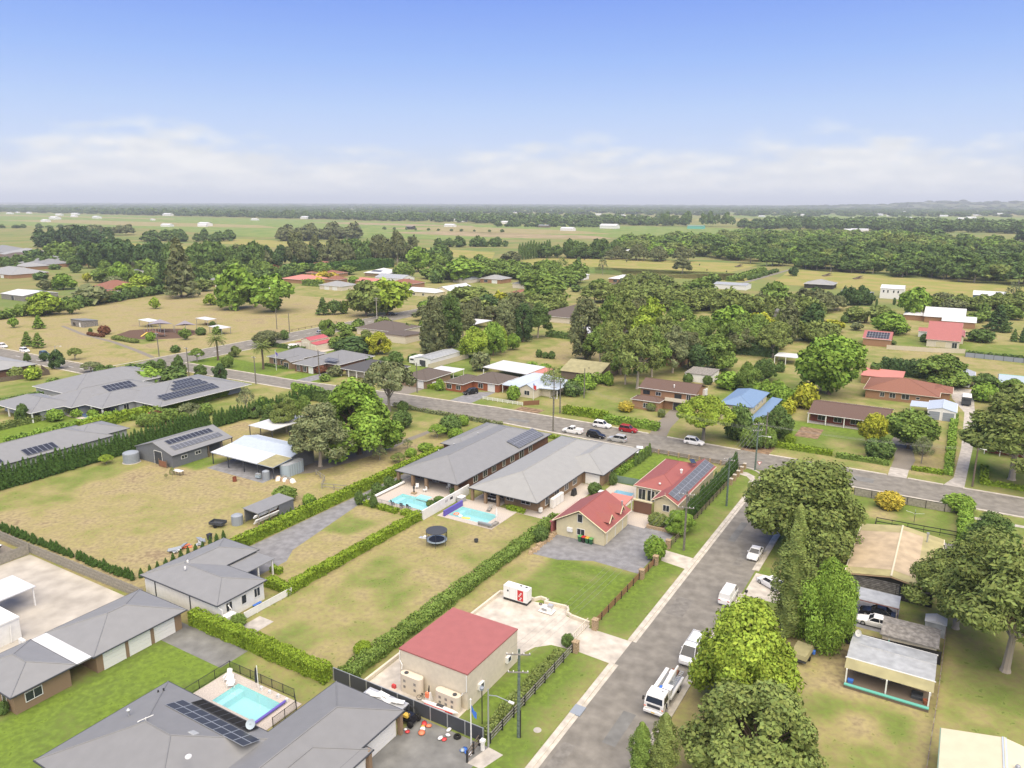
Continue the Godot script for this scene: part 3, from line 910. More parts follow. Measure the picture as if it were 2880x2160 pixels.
# how green the grass grows: [x0, x1, z0, z1,0 bare .. 1 lush]
const GRASS := [
	[-420,60,-460,0,0.46],[-420,-255,-330,-150,0.27],[-330,-230,-300,-222,0.25],[-255,-225,-300,-180,0.4],
	[-158,-100,-126,-58,0.26],[-158,-148,-94,-62,0.52],[-156,-140,-75,-66,0.45],[-143,-137,-104,-96,0.72],[-118,-106,-70,-62,0.12],[-116,-109,-68.5,-63.5,0.24],[6.8,11,-148,-143.5,0.05],[-136,-104,-152,-114,0.38],[-128,-100,-130,-104,0.33],
	[-98,-79,-103,-66,0.34],[-92,-86,-96,-88,0.60],[-79,-59,-104,-57,0.33],[-74,-66,-64,-58,0.56],[-75,-70,-86,-76,0.52],[-69,-65,-80,-74,0.46],[-65,-59,-102,-92,0.48],
	[-56.5,-38,-101,-86.3,0.80],[-56,-52,-101,-86,0.50],[-47,-43,-98,-96,0.55],[-43,-38,-79,-58,0.74],[-56,-52.5,-86,-72,0.33],
	[-37.2,-32.3,-160,-40,0.74],[-34.3,-32.3,-84,-60,0.52],[-36,-34,-134,-118,0.5],[-35,-33,-102,-90,0.6],
	[-58,-50.8,-158,-136.5,0.97],[-86,-71,-56,-20,0.86],[-45,-38,-56,-20,0.6],
	[-22.5,-8,-156,-100,0.60],[-20,4,-156,-138,0.70],[-11,-7,-152,-144,0.4],[-20,-10,-132,-108,0.45],[-20,3,-99,-86,0.26],[-20,2.5,-86,-40,0.38],[-9,1,-86,-82,0.6],[-16,-10,-80,-66,0.56],[-3,1,-78,-70,0.56],[-6,-3,-84,-80,0.28],[4,30,-156,-60,0.45],[5,30,-158,-148,0.62],
	[-300,60,-177,-170.5,0.44],[-36,-9.5,-203,-178,0.76],[-24,-12,-192,-178,0.52],[-34,-14,-203,-198,0.95],[-5,0.5,-200,-176,0.30],[6.2,40,-200,-172,0.52],[6,8.2,-240,-176,0.75],
	[-100,-76,-212,-176,0.48],[-92,-80,-196,-180,0.60],[-128,-104,-182,-174,0.62],[-145,-121,-183,-174,0.62],[-160,-140,-226,-196,0.68],[-175,-160,-215,-196,0.66],[-170,-152,-250,-225,0.75],[-140,-100,-240,-204,0.50],[-140,-108,-275,-235,0.25],[-135,-95,-330,-275,0.42],
	[-240,-196,-180,-166,0.88],[-190,-174,-178,-167,0.92],[-203,-187,-112,-70,0.93],[-228,-206,-220,-200,0.7],[-60,-42,-262,-210,0.62],[-60,10,-330,-262,0.42],[-22,30,-326,-284,0.40],[-2,24,-362,-330,0.66],[-34,-10,-362,-336,0.62],[-40,20,-420,-370,0.36],
	[-330,-255,-150,-142,0.3],[-252,-236,-140,-100,0.62],[-62,-58,-173,-155,0.5],[-300,-282,-190,-181,0.6]]
# a map of the grass over a square of ground, from bare earth to lush
func ground_material(x0: float, z0: float, side: float, n: int) -> StandardMaterial3D:
	var lo := 384
	var e := side / lo
	var a := PackedByteArray()
	a.resize(lo * lo)
	for q in GRASS:
		for j in range(clampi(int((q[2] - z0) / e),0, lo), clampi(int((q[3] - z0) / e) + 1,0, lo)):
			for i in range(clampi(int((q[0] - x0) / e),0, lo), clampi(int((q[1] - x0) / e) + 1,0, lo)):
				a[j * lo + i] = int(q[4] * 255)
	var im := Image.create_from_data(lo, lo, false, Image.FORMAT_L8, a)
	var less := int(side / 2.4)
	im.resize(less, less, Image.INTERPOLATE_BILINEAR)
	im.resize(n, n, Image.INTERPOLATE_CUBIC)
	var green := im.get_data()
	var px := side / n
	var layer := func(seed_: int, per_m: float, oct: int, warp := 0.0) -> PackedByteArray:
		var f := FastNoiseLite.new()
		f.seed = seed_
		f.frequency = per_m * px
		f.fractal_octaves = oct
		f.fractal_gain = 0.55
		f.offset = V(x0 / px, z0 / px, 0)
		if warp > 0:
			f.domain_warp_enabled = true
			f.domain_warp_amplitude = warp / px
			f.domain_warp_frequency = 0.05 * px
		return f.get_image(n, n, false, false, false).get_data()
	var n1: PackedByteArray = layer.call(3,0.03,4)
	var n2: PackedByteArray = layer.call(9,0.13,5,5.0)
	var n3: PackedByteArray = layer.call(21,0.9,4)
	var pal := []
	var ramp := Gradient.new()
	ramp.offsets = PackedFloat32Array([0.0,0.16,0.32,0.48,0.62,0.78,1.0])
	ramp.colors = PackedColorArray([Color(0.245,0.19,0.12), Color(0.30,0.25,0.138), Color(0.29,0.252,0.118), Color(0.218,0.223,0.08), Color(0.162,0.199,0.056), Color(0.125,0.178,0.038), Color(0.138,0.201,0.034)])
	for i in 256: pal.append(ramp.sample(i / 255.0).linear_to_srgb())
	var d := PackedByteArray()
	d.resize(n * n * 3)
	for i in n * n:
		var k: int = clampi(green[i] + int((n1[i] - 128) * 0.40 + (n2[i] - 128) * 0.48 + (n3[i] - 128) * 0.32),0,255)
		var c: Color = pal[k]
		var s := 255.0 * (0.84 + 0.3 * n3[i] / 255.0)
		if n3[i] > 186 and n2[i] > 140: s *= 0.8  # dark tufts
		d[i * 3] = mini(255, int(c.r * s)); d[i * 3 + 1] = mini(255, int(c.g * s)); d[i * 3 + 2] = mini(255, int(c.b * s))
	var m := StandardMaterial3D.new()
	m.albedo_texture = ImageTexture.create_from_image(Image.create_from_data(n, n, false, Image.FORMAT_RGB8, d))
	m.roughness = 1.0
	m.metallic_specular = 0.1
	return m
func noise_ramp(called: String, cols: Array, freq: float, size := 512) -> ImageTexture:
	var f := FastNoiseLite.new()
	f.seed = called.hash() % 500
	f.frequency = freq
	f.fractal_octaves = 5
	var a := f.get_seamless_image(size, size).get_data()
	var g := Gradient.new()
	var off := PackedFloat32Array()
	var cc := PackedColorArray()
	for i in cols.size():
		off.append(float(i) / (cols.size() - 1)); cc.append(cols[i])
	g.offsets = off; g.colors = cc
	var pal := []
	for i in 256: pal.append(g.sample(i / 255.0).linear_to_srgb())
	var d := PackedByteArray()
	d.resize(size * size * 3)
	for i in size * size:
		var c: Color = pal[a[i]]
		d[i * 3] = int(c.r * 255); d[i * 3 + 1] = int(c.g * 255); d[i * 3 + 2] = int(c.b * 255)
	return ImageTexture.create_from_image(Image.create_from_data(size, size, false, Image.FORMAT_RGB8, d))
func field_material(called: String, cols: Array, tile: float) -> void:
	var m := StandardMaterial3D.new()
	m.albedo_texture = noise_ramp(called, cols, 0.012)
	m.uv1_triplanar = true; m.uv1_world_triplanar = true
	m.uv1_scale = Vector3.ONE / tile
	m.roughness = 1.0
	m.metallic_specular = 0.1
	M[called] = m

const POOLS := [[-68.7,-61.5,-51.2,-47.5],[-90.3,-81.7,-108.7,-104.1],[-87.0,-84.2,-110.3,-108.7],[-76.6,-68.5,-109.5,-105.0],[-55.0,-51.3,-132.6,-130.1],[-200.6,-196.4,-110.9,-107.2]]

func _ready() -> void:
	rng.seed = 77
	var cam := Camera3D.new()
	cam.name = "camera"
	add_child(cam)
	cam.position = V(0,56,0)
	cam.rotation_degrees = V(-13.53,30.96,0.15)
	cam.fov = 53.92
	cam.far = 80000
	cam.near = 0.5
	cam.current = true
	var env := Environment.new()
	env.background_mode = Environment.BG_SKY
	env.sky = sky()
	env.background_energy_multiplier = 0.6
	env.tonemap_mode = Environment.TONE_MAPPER_LINEAR
	env.tonemap_exposure = 1.68
	env.sdfgi_enabled = true; env.ssao_enabled = true; env.ssil_enabled = true
	env.fog_enabled = true
	env.fog_density = 0.00011
	env.fog_light_color = Color(0.87,0.90,0.94)
	var we := WorldEnvironment.new()
	we.name = "world_environment"
	we.environment = env
	add_child(we)
	var sun := DirectionalLight3D.new()
	sun.name = "sun"
	sun.light_energy = 1.45
	sun.light_color = Color(1.0,0.94,0.82)
	sun.light_angular_distance = 90.0
	sun.shadow_enabled = true
	add_child(sun)
	sun.rotation_degrees = V(-64,42,0)
	materials()
	setting()
	print("setting done")
	street()
	print("street done")
	subject_lot()
	middle_houses()
	left_houses()
	right_houses()
	north_houses()
	print("houses done")
	plants()
	print("plants done")
	distance_()
	print("done")

func setting() -> void:
	field_material("far_grass",[Color(0.20,0.20,0.075), Color(0.165,0.20,0.065), Color(0.225,0.205,0.09), Color(0.13,0.18,0.055), Color(0.24,0.21,0.10)],900)
	field_material("paddock",[Color(0.255,0.24,0.08), Color(0.295,0.25,0.10), Color(0.22,0.235,0.068), Color(0.27,0.24,0.085)],160)
	field_material("green_field",[Color(0.155,0.215,0.06), Color(0.20,0.235,0.08), Color(0.13,0.20,0.055), Color(0.18,0.22,0.068)],300)
	field_material("hill_cover",[Color(0.08,0.10,0.05), Color(0.16,0.17,0.08), Color(0.07,0.09,0.045), Color(0.20,0.20,0.10)],1500)
	field_material("dry_field",[Color(0.27,0.235,0.12), Color(0.24,0.22,0.10), Color(0.29,0.245,0.135), Color(0.22,0.22,0.09)],300)
	field_material("tilled_field",[Color(0.26,0.21,0.13), Color(0.32,0.25,0.16), Color(0.23,0.20,0.11), Color(0.29,0.24,0.14)],300)
	# the ground: detailed sheets round the houses and one to the horizon round them
	for q in [[-420.0,-460.0,480.0,1536, POOLS + [[-165,20,-180,5]]],[-165.0,-180.0,185.0,2048, POOLS]]:
		var g := holed(q[0], q[0] + q[2], q[1], q[1] + q[2],0, q[4])
		for p in g.v: g.uv.append(Vector2((p.x - q[0]) / q[2], (p.z - q[1]) / q[2]))
		struct("ground", g.mesh(), ground_material(q[0], q[1], q[2], q[3]))
	var far := holed(-34000,26000,-30000,2000,-0.02,[[-420,60,-460,20]])
	struct("ground", far.mesh(), M.far_grass)
	# cross street, side street and the streets by the park
	slab("road","asphalt",-31.9,-22.9,-160.5,0,2)
	sheet("road","asphalt",[[-236.5,-166.2],[-236.5,-157.2],[-180,-158.2],[-130,-159.6],[-98,-161.2],[-72,-159.8],[-22,-159.4],[60,-158.5],[60,-169.6],[-20,-170.6],[-80,-172.6],[-110,-172.8],[-140,-171.0],[-180,-167.0]],3)
	sheet("road","asphalt",[[-252,-166],[-252,-400],[-241,-400],[-236.5,-280],[-236.5,-137],[-246,-137]],2)
	slab("road","asphalt",-420,-246,-145.5,-137,3)
	for c in [[-32.35,-31.9,-156.0,-84.0,0],[-32.35,-31.9,-78.2,-20,0],[-22.9,-22.45,-155.5,-112.4,0],[-22.9,-22.45,-103.8,-20,0]]:
		struct("kerb", MB.new().cbox(c[0] - 0.15, c[1] + 0.1,0,0.14, c[2], c[3],0.04).mesh(), M.kerb)
		struct("gutter", MB.new().box(c[1] + 0.1 if c[0] < -30 else c[0] - 0.5, c[1] + 0.55 if c[0] < -30 else c[0] - 0.15,0,0.022, c[2], c[3]).mesh(), M.kerb)
	var kerbs := [[[-236,-166.4],[-180,-167.2],[-140,-171.2],[-110,-173.0],[-80,-172.8],[-63.5,-172.0]],[[-58.5,-171.8],[-40.5,-171.0]],[[-34,-170.9],[-9.6,-170.6]],[[-5.6,-170.5],[0.9,-170.2]],[[4.4,-170.1],[60,-169.7]],
		[[-236,-157.0],[-180,-158.0],[-130,-159.4],[-98,-161.0],[-72,-159.6],[-62.5,-159.5]],[[-57,-159.4],[-34.5,-159.3]],[[-20.5,-159.2],[60,-158.4]],[[-252.2,-147],[-252.2,-400]],[[-236.3,-168],[-236.3,-280]],[[-420,-146],[-252.4,-146]],[[-420,-136.8],[-246,-136.8]]]
	for k in kerbs:
		var b := MB.new()
		for i in k.size() - 1:
			var p := V(k[i][0],0, k[i][1])
			var q := V(k[i + 1][0],0, k[i + 1][1])
			b.t = Transform3D(Basis(Vector3.UP, atan2(-(q - p).z, (q - p).x)), p)
			b.box(0, p.distance_to(q),0,0.13,-0.28,0.28)
		struct("kerb", b.mesh(), M.kerb)
	# rounded kerbs at the corner
	for k in [[-36.2,-155.4,3.85,0, PI / 2],[-18.6,-155.4,3.9, PI / 2, PI]]:
		var b := MB.new()
		for i in 9:
			var a0: float = lerpf(k[3], k[4], i / 9.0)
			var a1: float = lerpf(k[3], k[4], (i + 1) / 9.0)
			var p := V(k[0] + cos(a0) * k[2],0, k[1] - sin(a0) * k[2])
			var q := V(k[0] + cos(a1) * k[2],0, k[1] - sin(a1) * k[2])
			b.t = Transform3D(Basis(Vector3.UP, atan2(-(q - p).z, (q - p).x)), p)
			b.box(0, p.distance_to(q),0,0.13,-0.2,0.2)
		struct("kerb", b.mesh(), M.kerb)
	for q in [[-30.6,-28.2,-98.5,-93,1],[-27.4,-25.9,-70.5,-64.5,0],[-29.6,-28.4,-130,-121,0],[-26.5,-25.3,-118,-112.5,1],[-30.9,-29.5,-62.5,-58,1],[-25.2,-23.9,-141,-132,0]]: slab("road_patch",["new_asphalt","road_seal"][q[4]], q[0], q[1], q[2], q[3],3)
	for q in [[-100,-94,-166.5,-164.2,0],[-66,-58,-167,-165.6,1],[-16,-11.5,-166.4,-163.6,0]]: slab("road_patch",["new_asphalt","road_seal"][q[4]], q[0], q[1], q[2], q[3],4)
	for i in 6: slab("road_marking","paint",-30.9 + i * 1.3,-30.2 + i * 1.3,-158.2,-157.9,4)
	for i in 14: slab("road_marking","paint",-244.6,-244.4,-180 - i * 8.0,-177 - i * 8.0,4)
	for i in 8: slab("road_marking","paint",-300 + i * 7.0,-297 + i * 7.0,-141.2,-141.0,4)
	# driveways and paths
	sheet("driveway","pale_concrete",[[-38.2,-84.0],[-38.2,-78.3],[-32.5,-78.0],[-31.9,-77.4],[-31.9,-84.4],[-32.5,-83.9]],1)
	sheet("driveway","pale_concrete",[[-37.6,-112.0],[-36.9,-108.0],[-32.3,-107.2],[-31.9,-106.6],[-31.9,-112.0],[-32.3,-111.4]],1)
	sheet("yard","pale_concrete",[[-55.7,-58.4],[-55.7,-73],[-53.6,-73],[-53.2,-85.6],[-42.9,-86.8],[-42.1,-85.1],[-38.2,-84.6],[-38.2,-78.1],[-40.6,-77.8],[-42.2,-76.2],[-42.8,-74.4],[-42.7,-58.9]],1)
	sheet("forecourt","drive_grey",[[-55.6,-99.4],[-51.1,-99.6],[-46.0,-102.2],[-38.2,-101.9],[-38.2,-118.3],[-43.0,-119.4],[-55.8,-119.4]],1)
	sheet("courtyard","paver",[[-48.6,-118.6],[-43.6,-118.2],[-43.6,-124.6],[-48.6,-124.6]],2)
	slab("driveway","pale_concrete",-22.6,-17.5,-111.7,-103.8,2)
	slab("yard","drive_grey",-13.5,-2.5,-112,-103.2,1)
	slab("yard","new_asphalt",-96,-73.2,-56.4,-52.2,1)
	sheet("forecourt","new_asphalt",[[-85.6,-52.5],[-85.6,-34.0],[-84.0,-34.0],[-84.0,-43.8],[-71.6,-52.1],[-59,-57.0],[-59,-52.5]],2)
	slab("driveway","new_asphalt",-46.8,-37.2,-57.6,-20,1)
	slab("yard","yard_concrete",-125.5,-94.9,-56.6,-26,1)
	slab("yard","gravel",-150,-126,-56.2,-40,1)
	sheet("driveway","drive_grey",[[-97.3,-73],[-97.3,-118],[-94.9,-118],[-93.9,-99.4],[-90.2,-80],[-88,-76.6],[-88,-70],[-92,-66.5],[-97.3,-66.5]],1)
	sheet("track","gravel",[[-119,-103],[-114.5,-108],[-112,-118],[-110.6,-128],[-110.2,-146],[-111.8,-146],[-113,-129],[-117.5,-116.5],[-121,-112]],1)
	slab("patio","drive_grey",-136,-118.6,-106,-98.5,1)
	slab("patio","paver",-66.5,-58.9,-132.6,-112.5,1)
	slab("driveway","drive_grey",-62.3,-57.4,-160.6,-151.0,1)
	sheet("footpath","concrete",[[-37.3,-57.6],[-35.4,-57.4],[-36.2,-54.5],[-38,-54.5]],2)
	sheet("footpath","concrete",[[-36.4,-154.6],[-34.8,-154.2],[-33.6,-152.4],[-33.6,-149.8],[-32.3,-149.8],[-32.3,-152.8],[-33.2,-155.0],[-35.2,-156.6],[-36.8,-156.6]],1)
	slab("footpath","concrete",5.8,60,-154.6,-153.4,1)
	slab("driveway","concrete",-9.4,-5.8,-176.5,-170.4,1)
	sheet("driveway","gravel",[[-9.3,-176.4],[-5.6,-176.4],[-5.0,-184],[-6.5,-196],[-4,-222],[-9,-222],[-11.2,-196],[-9.2,-184]],1)
	sheet("driveway","concrete",[[0.9,-170.2],[4.6,-170.0],[5.9,-200],[6.2,-240],[5.8,-268],[-0.4,-268],[0.4,-252],[3.8,-236],[3.6,-200],[2.6,-176]],1)
	sheet("driveway","gravel",[[-63.2,-172.0],[-58.8,-172.0],[-60.5,-180],[-62,-196.5],[-66.4,-196.5],[-65,-182]],1)
	sheet("driveway","soil",[[-97.4,-176],[-94.3,-176],[-89.8,-206],[-84,-214],[-78,-214],[-92,-200]],1)
	slab("driveway","soil",-103.5,-96,-177.8,-172.8,1)
	slab("driveway","soil",-40.6,-34,-178,-171.0,1)
	sheet("driveway","drive_grey",[[-124.8,-172.8],[-117.6,-172.8],[-118.4,-188.6],[-124.6,-184]],1)
	slab("driveway","gravel",-150.5,-139.5,-183,-171.6,1)
	sheet("driveway","gravel",[[-206.6,-165.6],[-203,-165.6],[-206,-176],[-214,-181],[-214,-185],[-200,-181]],1)
	slab("driveway","drive_grey",-182,-176.4,-182.5,-167.2,1)
	slab("driveway","paver",-232,-208,-214,-206,1)
	slab("dirt_patch","soil",-32.0,-26.6,-198.6,-189.2,1)
	slab("verandah_floor","weathered",1.9,4.6,-139.4,-122.5,1)
	slab("path","weathered",-8.8,1.9,-139.4,-134,1)
	sheet("path","gravel",[[-355,-188],[-325,-180],[-296,-176],[-272,-170],[-254,-165],[-254,-167],[-272,-172.2],[-296,-178],[-325,-182],[-356,-190]],1)
	sheet("playground_surface","mulch",[[-312,-188],[-299,-184],[-288,-189],[-280,-199],[-287,-212],[-300,-214],[-314,-206],[-318,-198]],1)
	# paddocks and fields beyond the town
	for q in [["paddock",[[-400,-615],[-352,-735],[-175,-735],[-168,-720],[-170,-640],[-130,-560],[-230,-560],[-330,-575]]],["paddock",[[-132,-690],[-60,-672],[0,-640],[60,-620],[60,-540],[-20,-545],[-120,-560]]],["green_field",[[-330,-573],[-230,-560],[-140,-566],[-160,-630],[-300,-620]]],
		["green_field",[[-4500,-1900],[-2150,-1815],[-1000,-1640],[-630,-1815],[-300,-1700],[-260,-1430],[-420,-1300],[-640,-1000],[-1000,-860],[-1500,-1000],[-2400,-900],[-4200,-1100]]],
		["dry_field",[[-1050,-1500],[-700,-1420],[-560,-1300],[-760,-1200],[-1120,-1300]]],["tilled_field",[[-900,-1250],[-560,-1210],[-480,-1120],[-640,-1060],[-960,-1120]]],["dry_field",[[-2400,-1350],[-1500,-1300],[-1300,-1180],[-1700,-1100],[-2500,-1180]]],
		["tilled_field",[[-1500,-1640],[-1050,-1560],[-1000,-1500],[-1300,-1480],[-1600,-1540]]],["dry_field",[[-3600,-1700],[-2300,-1640],[-2200,-1560],[-3400,-1560]]],["paddock",[[-1000,-800],[-690,-795],[-470,-745],[-420,-660],[-560,-640],[-900,-700]]],
		["paddock",[[-1020,-640],[-760,-620],[-700,-560],[-900,-520],[-1080,-560]]],["tilled_field",[[-270,-1720],[-150,-1700],[-120,-1500],[-250,-1500]]],["green_field",[[-1000,-4200],[700,-3600],[800,-2600],[-200,-2500],[-900,-3200]]],["green_field",[[-20,-900],[70,-880],[60,-780],[10,-770]]],
		["green_field",[[-120,-1060],[60,-1040],[60,-960],[-110,-980]]],["paddock",[[-900,-2900],[-350,-2700],[-300,-2400],[-800,-2500]]],["paddock",[[-4200,-3000],[-2600,-2700],[-2500,-2400],[-4300,-2500]]],["green_field",[[-2600,-3400],[-1200,-3000],[-1000,-2700],[-2300,-2850]]],["paddock",[[-6200,-3900],[-3600,-3300],[-3300,-3000],[-6000,-3300]]],["green_field",[[-1600,-4600],[-300,-4300],[-200,-3900],[-1500,-4100]]],["paddock",[[-3600,-4800],[-2200,-4400],[-2000,-4000],[-3500,-4200]]],["dry_field",[[-100,-5600],[1000,-5000],[1100,-4200],[100,-4400]]]]:
		sheet("field", q[0], q[1],2 + (2 if q[0] in ["dry_field","tilled_field"] else 0))
	sheet("road","asphalt",[[-140,-556],[-136,-556],[-131,-690],[-134,-690]],5)

# ---------- the corner lot with the red roofs
func subject_lot() -> void:
	var o := house("workshop","tall cream workshop with a flat dusky red roof beside the side street","shed","red_roof","cream_wall","barn_red",[[-52.35,-42.5,-72.45,-61.35,4.55,"sZ",0.012,0.06]],[])
	part(o, "downpipe", MB.new().tube([V(-4.75,4.4,5.6),V(-4.75,3.2,5.62),V(-4.3,2.8,5.75),V(-4.3,2.3,5.9)],[0.06],6).mesh(), M.white_metal)
	part(o, "downpipe", MB.new().tube([V(4.8,4.4,5.6),V(4.8,2.4,5.62),V(4.4,2.2,5.8),V(4.3,1.95,5.9)],[0.06],6).mesh(), M.white_metal)
	for z in [-63.9,-70.0]:
		var a := part(o, "air_conditioner", MB.new().cbox(0,0.35,0,0.8,-0.5,0.5,0.04).mesh(), M.white_metal, V(-42.56,1.4, z) - o.position)
		part(a, "fan_grille", MB.new().box(0.352,0.36,0.12,0.68,-0.3,0.25).mesh(), M.charcoal)
	var tank := func(label: String, x0: float, x1: float, h: float, n: int):
		var t := thing("slim_water_tank", label, "water tank",V((x0 + x1) / 2,0,-60.72),0.0,"slim beige water tanks")
		var w := (x1 - x0) / 2
		var pts := PackedVector2Array()
		for i in 9: pts.append(Vector2(-w + 0.5 - 0.5 * sin(PI * i / 8),0.5 * cos(PI * i / 8)))
		for i in 9: pts.append(Vector2(w - 0.5 + 0.5 * sin(PI * i / 8),-0.5 * cos(PI * i / 8)))
		part(t, "shell", MB.new().prism(pts, 0.02, h).mesh(), M.tank_beige)
		var r := MB.new().box(-0.16,0.16,-0.16,0.16,0.0,0.06).mesh()
		for i in n:
			for j in 2: part(t, "dimple", r, M.weathered, V(-w + 0.8 + (2 * w - 1.6) * i / (n - 1.0), h * (0.35 + 0.33 * j),0.47))
		part(t, "lid", MB.new().lathe([[0.26,0],[0.26,0.08],[0,0.1]],12).mesh(), M.charcoal, V(-w + 0.75 if n == 2 else w - 0.75, h, 0.0))
	tank.call("taller slim beige water tank under the workshop's front downpipe",-51.5,-48.4,2.3,2)
	tank.call("lower slim beige water tank nearer the street on the workshop front",-46.4,-43.1,1.95,3)
	var k := thing("kayak","long white and red kayak lying before the water tanks","kayak",V(-45.3,0.35,-59.8),0.05)
	part(k, "hull", MB.new().tube([V(-2.5,0.1,0),V(-1.7,0,0),V(0,-0.05,0),V(1.7,0,0),V(2.5,0.1,0)],[0.04,0.25,0.34,0.25,0.04],10).mesh(), M.white_metal)
	part(k, "stripe", MB.new().box(-1.9,1.9,0.0,0.12,0.3,0.36).mesh(), M.red_plastic)
	part(k, "cockpit", MB.new().box(-0.4,0.5,0.2,0.31,-0.18,0.18).mesh(), M.charcoal)
	k = thing("kayak","grey and orange kayak lying by the dark fence panels","kayak",V(-45.5,0.3,-59.1),0.05)
	part(k, "hull", MB.new().tube([V(-2.2,0.1,0),V(-1.5,0,0),V(0,-0.05,0),V(1.5,0,0),V(2.2,0.1,0)],[0.04,0.22,0.3,0.22,0.04],10).mesh(), M.orange_plastic)
	part(k, "deck", MB.new().box(-1.3,1.3,0.18,0.28,-0.14,0.14).mesh(), M.silver_paint)
	var q := thing("jet_ski","small red and black watercraft standing upright between the tanks","watercraft",V(-47.4,0,-60.5))
	part(q, "hull", MB.new().frustum(-0.4,0.4,-0.3,0.3,0,-0.25,0.25,-0.15,0.15,1.1).mesh(), M.cloth_white)
	part(q, "seat", MB.new().box(-0.2,0.2,0.6,1.2,0.12,0.42).mesh(), M.orange_plastic)
	part(q, "handlebar", MB.new().tube([V(0,0.9,0),V(0.1,2.0,0)],[0.12,0.05],6).mesh(), M.black_metal)
	q = thing("pushbike","black bicycle leaning between the two water tanks","bicycle",V(-47.9,0,-60.2),0.4)
	for x in [-0.5,0.5]:
		var pts := []
		for i in 13: pts.append(V(x + 0.33 * cos(TAU * i / 12),0.35 + 0.33 * sin(TAU * i / 12),0))
		part(q, "wheel", MB.new().tube(pts, [0.03],5, false).mesh(), M.rubber)
	part(q, "frame", MB.new().tube([V(-0.5,0.35,0),V(-0.15,0.8,0),V(0.4,0.75,0),V(0.5,0.35,0)],[0.03],5).tube([V(-0.15,0.8,0),V(0,0.35,0),V(0.4,0.75,0)],[0.03],5).mesh(), M.black_metal)
	part(q, "saddle", MB.new().box(-0.28,-0.06,0.85,0.91,-0.07,0.07).mesh(), M.black_metal)
	tag(part(self, "jerry_can", MB.new().cbox(-52.6,-52.1,0.01,0.5,-60.4,-60.1,0.08).mesh(), M.red_plastic),"small red fuel can left of the taller water tank","fuel can")
	# site generator and tank on the concrete yard
	q = thing("generator","white boxed generator with a red panel on the concrete yard","generator",V(-50.1,0,-85.2))
	part(q, "skid", MB.new().box(-1.95,1.95,0.05,0.4,-0.68,0.68).mesh(), M.black_metal)
	part(q, "canopy", MB.new().cbox(-1.95,1.95,0.4,2.35,-0.7,0.7,0.06).mesh(), M.white_metal)
	var rp := part(q, "red_panel", MB.new().box(0.4,1.35,0.5,2.15,0.702,0.712).mesh(), M.bin_red)
	for i in 5: part(rp, "emblem", MB.new().box(-0.1,0.1,-0.1,0.1,0,0.006).mesh(), M.cloth_white, V(0.85 + 0.18 * sin(i * 2.1),0.75 + i * 0.24,0.713),V(0,0, i * 0.7))
	part(q, "air_vent", MB.new().lathe([[0.14,0],[0.14,0.03],[0,0.035]],12).mesh(), M.black_metal, V(-1.2,1.6,0.7),V(PI / 2,0,0))
	for x in [0.5,1.4]: part(q, "exhaust_cap", MB.new().box(-0.16,0.16,0,0.08,-0.12,0.12).mesh(), M.charcoal, V(x, 2.35,-0.2))
	for x in [-0.9,0.1]: part(q, "door_seam", MB.new().box(-0.012,0.012,0.5,2.2,0.7,0.706).mesh(), M.galvanised, V(x, 0,0))
	q = thing("pump_unit","low white pump unit with a coiled hose beside the generator","pump unit",V(-45.0,0,-84.75))
	part(q, "frame", MB.new().box(-1.05,1.05,0.1,0.22,-0.7,0.7).mesh(), M.white_metal)
	part(q, "tank", MB.new().cbox(-0.8,0.8,0.22,0.85,-0.5,0.5,0.15).mesh(), M.white_metal)
	part(q, "control_box", MB.new().box(0.2,0.9,0.85,1.25,-0.3,0.3).mesh(), M.silver_paint)
	for i in 3: part(q, "louvre", MB.new().box(-0.6,0.2,0,0.04,0.5,0.53).mesh(), M.charcoal, V(0,0.35 + i * 0.14,0))
	var hp := []
	for i in 15: hp.append(V(-0.95 + 0.2 * cos(TAU * i / 7),0.95 + i * 0.01,0.2 + 0.2 * sin(TAU * i / 7)))
	part(q, "hose", MB.new().tube(hp, [0.04],5).mesh(), M.black_metal)
	# low wall round the yard
	var wl := thing("retaining_wall","low cream curved retaining wall round the concrete yard","wall",V(-53.4,0,-73))
	var pp := [[-55.9,-59],[-55.9,-73],[-53.5,-73.4],[-53.3,-85.7],[-48,-86.4],[-47.4,-87.3],[-46.2,-87.2],[-46.2,-86.5],[-42.9,-86.9],[-42.4,-86.2],[-42.2,-85.5],[-41.3,-85.1],[-38.6,-84.8]]
	for i in pp.size() - 1:
		var a := V(pp[i][0],0, pp[i][1])
		var b := V(pp[i + 1][0],0, pp[i + 1][1])
		part(wl, "wall_block", MB.new().cbox(-0.14, a.distance_to(b) + 0.14,0,0.5,-0.15,0.15,0.03).mesh(), M.cream_wall, a - wl.position, V(0, atan2(-(b - a).z, (b - a).x),0))
	# street fence and gate pillars
	var pl := [[-37.3,-84.1,"sandstone gate pillar on the far side of the concrete driveway"],[-37.2,-78.0,"sandstone gate pillar on the near side of the concrete driveway"],[-37.2,-100.7,"sandstone fence pillar where the rust rails end by the forecourt"],[-37.3,-112.8,"sandstone gate pillar beside the power pole on the forecourt drive"],[-37.0,-106.2,"sandstone gate pillar below the clipped round bush"]]
	for p in pl:
		var g := thing("gate_pillar", p[2],"pillar",V(p[0],0, p[1]),0.0,"sandstone gate pillars")
		for i in 4: part(g, "stone", MB.new().cbox(-0.36 + 0.01 * (i % 2),0.36, i * 0.37, i * 0.37 + 0.36,-0.36,0.36 - 0.01 * (i % 2),0.02).mesh(), M.sandstone)
		part(g, "cap", MB.new().cbox(-0.42,0.42,1.48,1.6,-0.42,0.42,0.04).mesh(), M.sandstone)
	fence("rail_fence","dark post and three rail fence beside the workshop lawn",[[-37.5,-58.2],[-37.5,-77.6]],1.25,2.45,"rail3","black_metal","weathered",0.08)
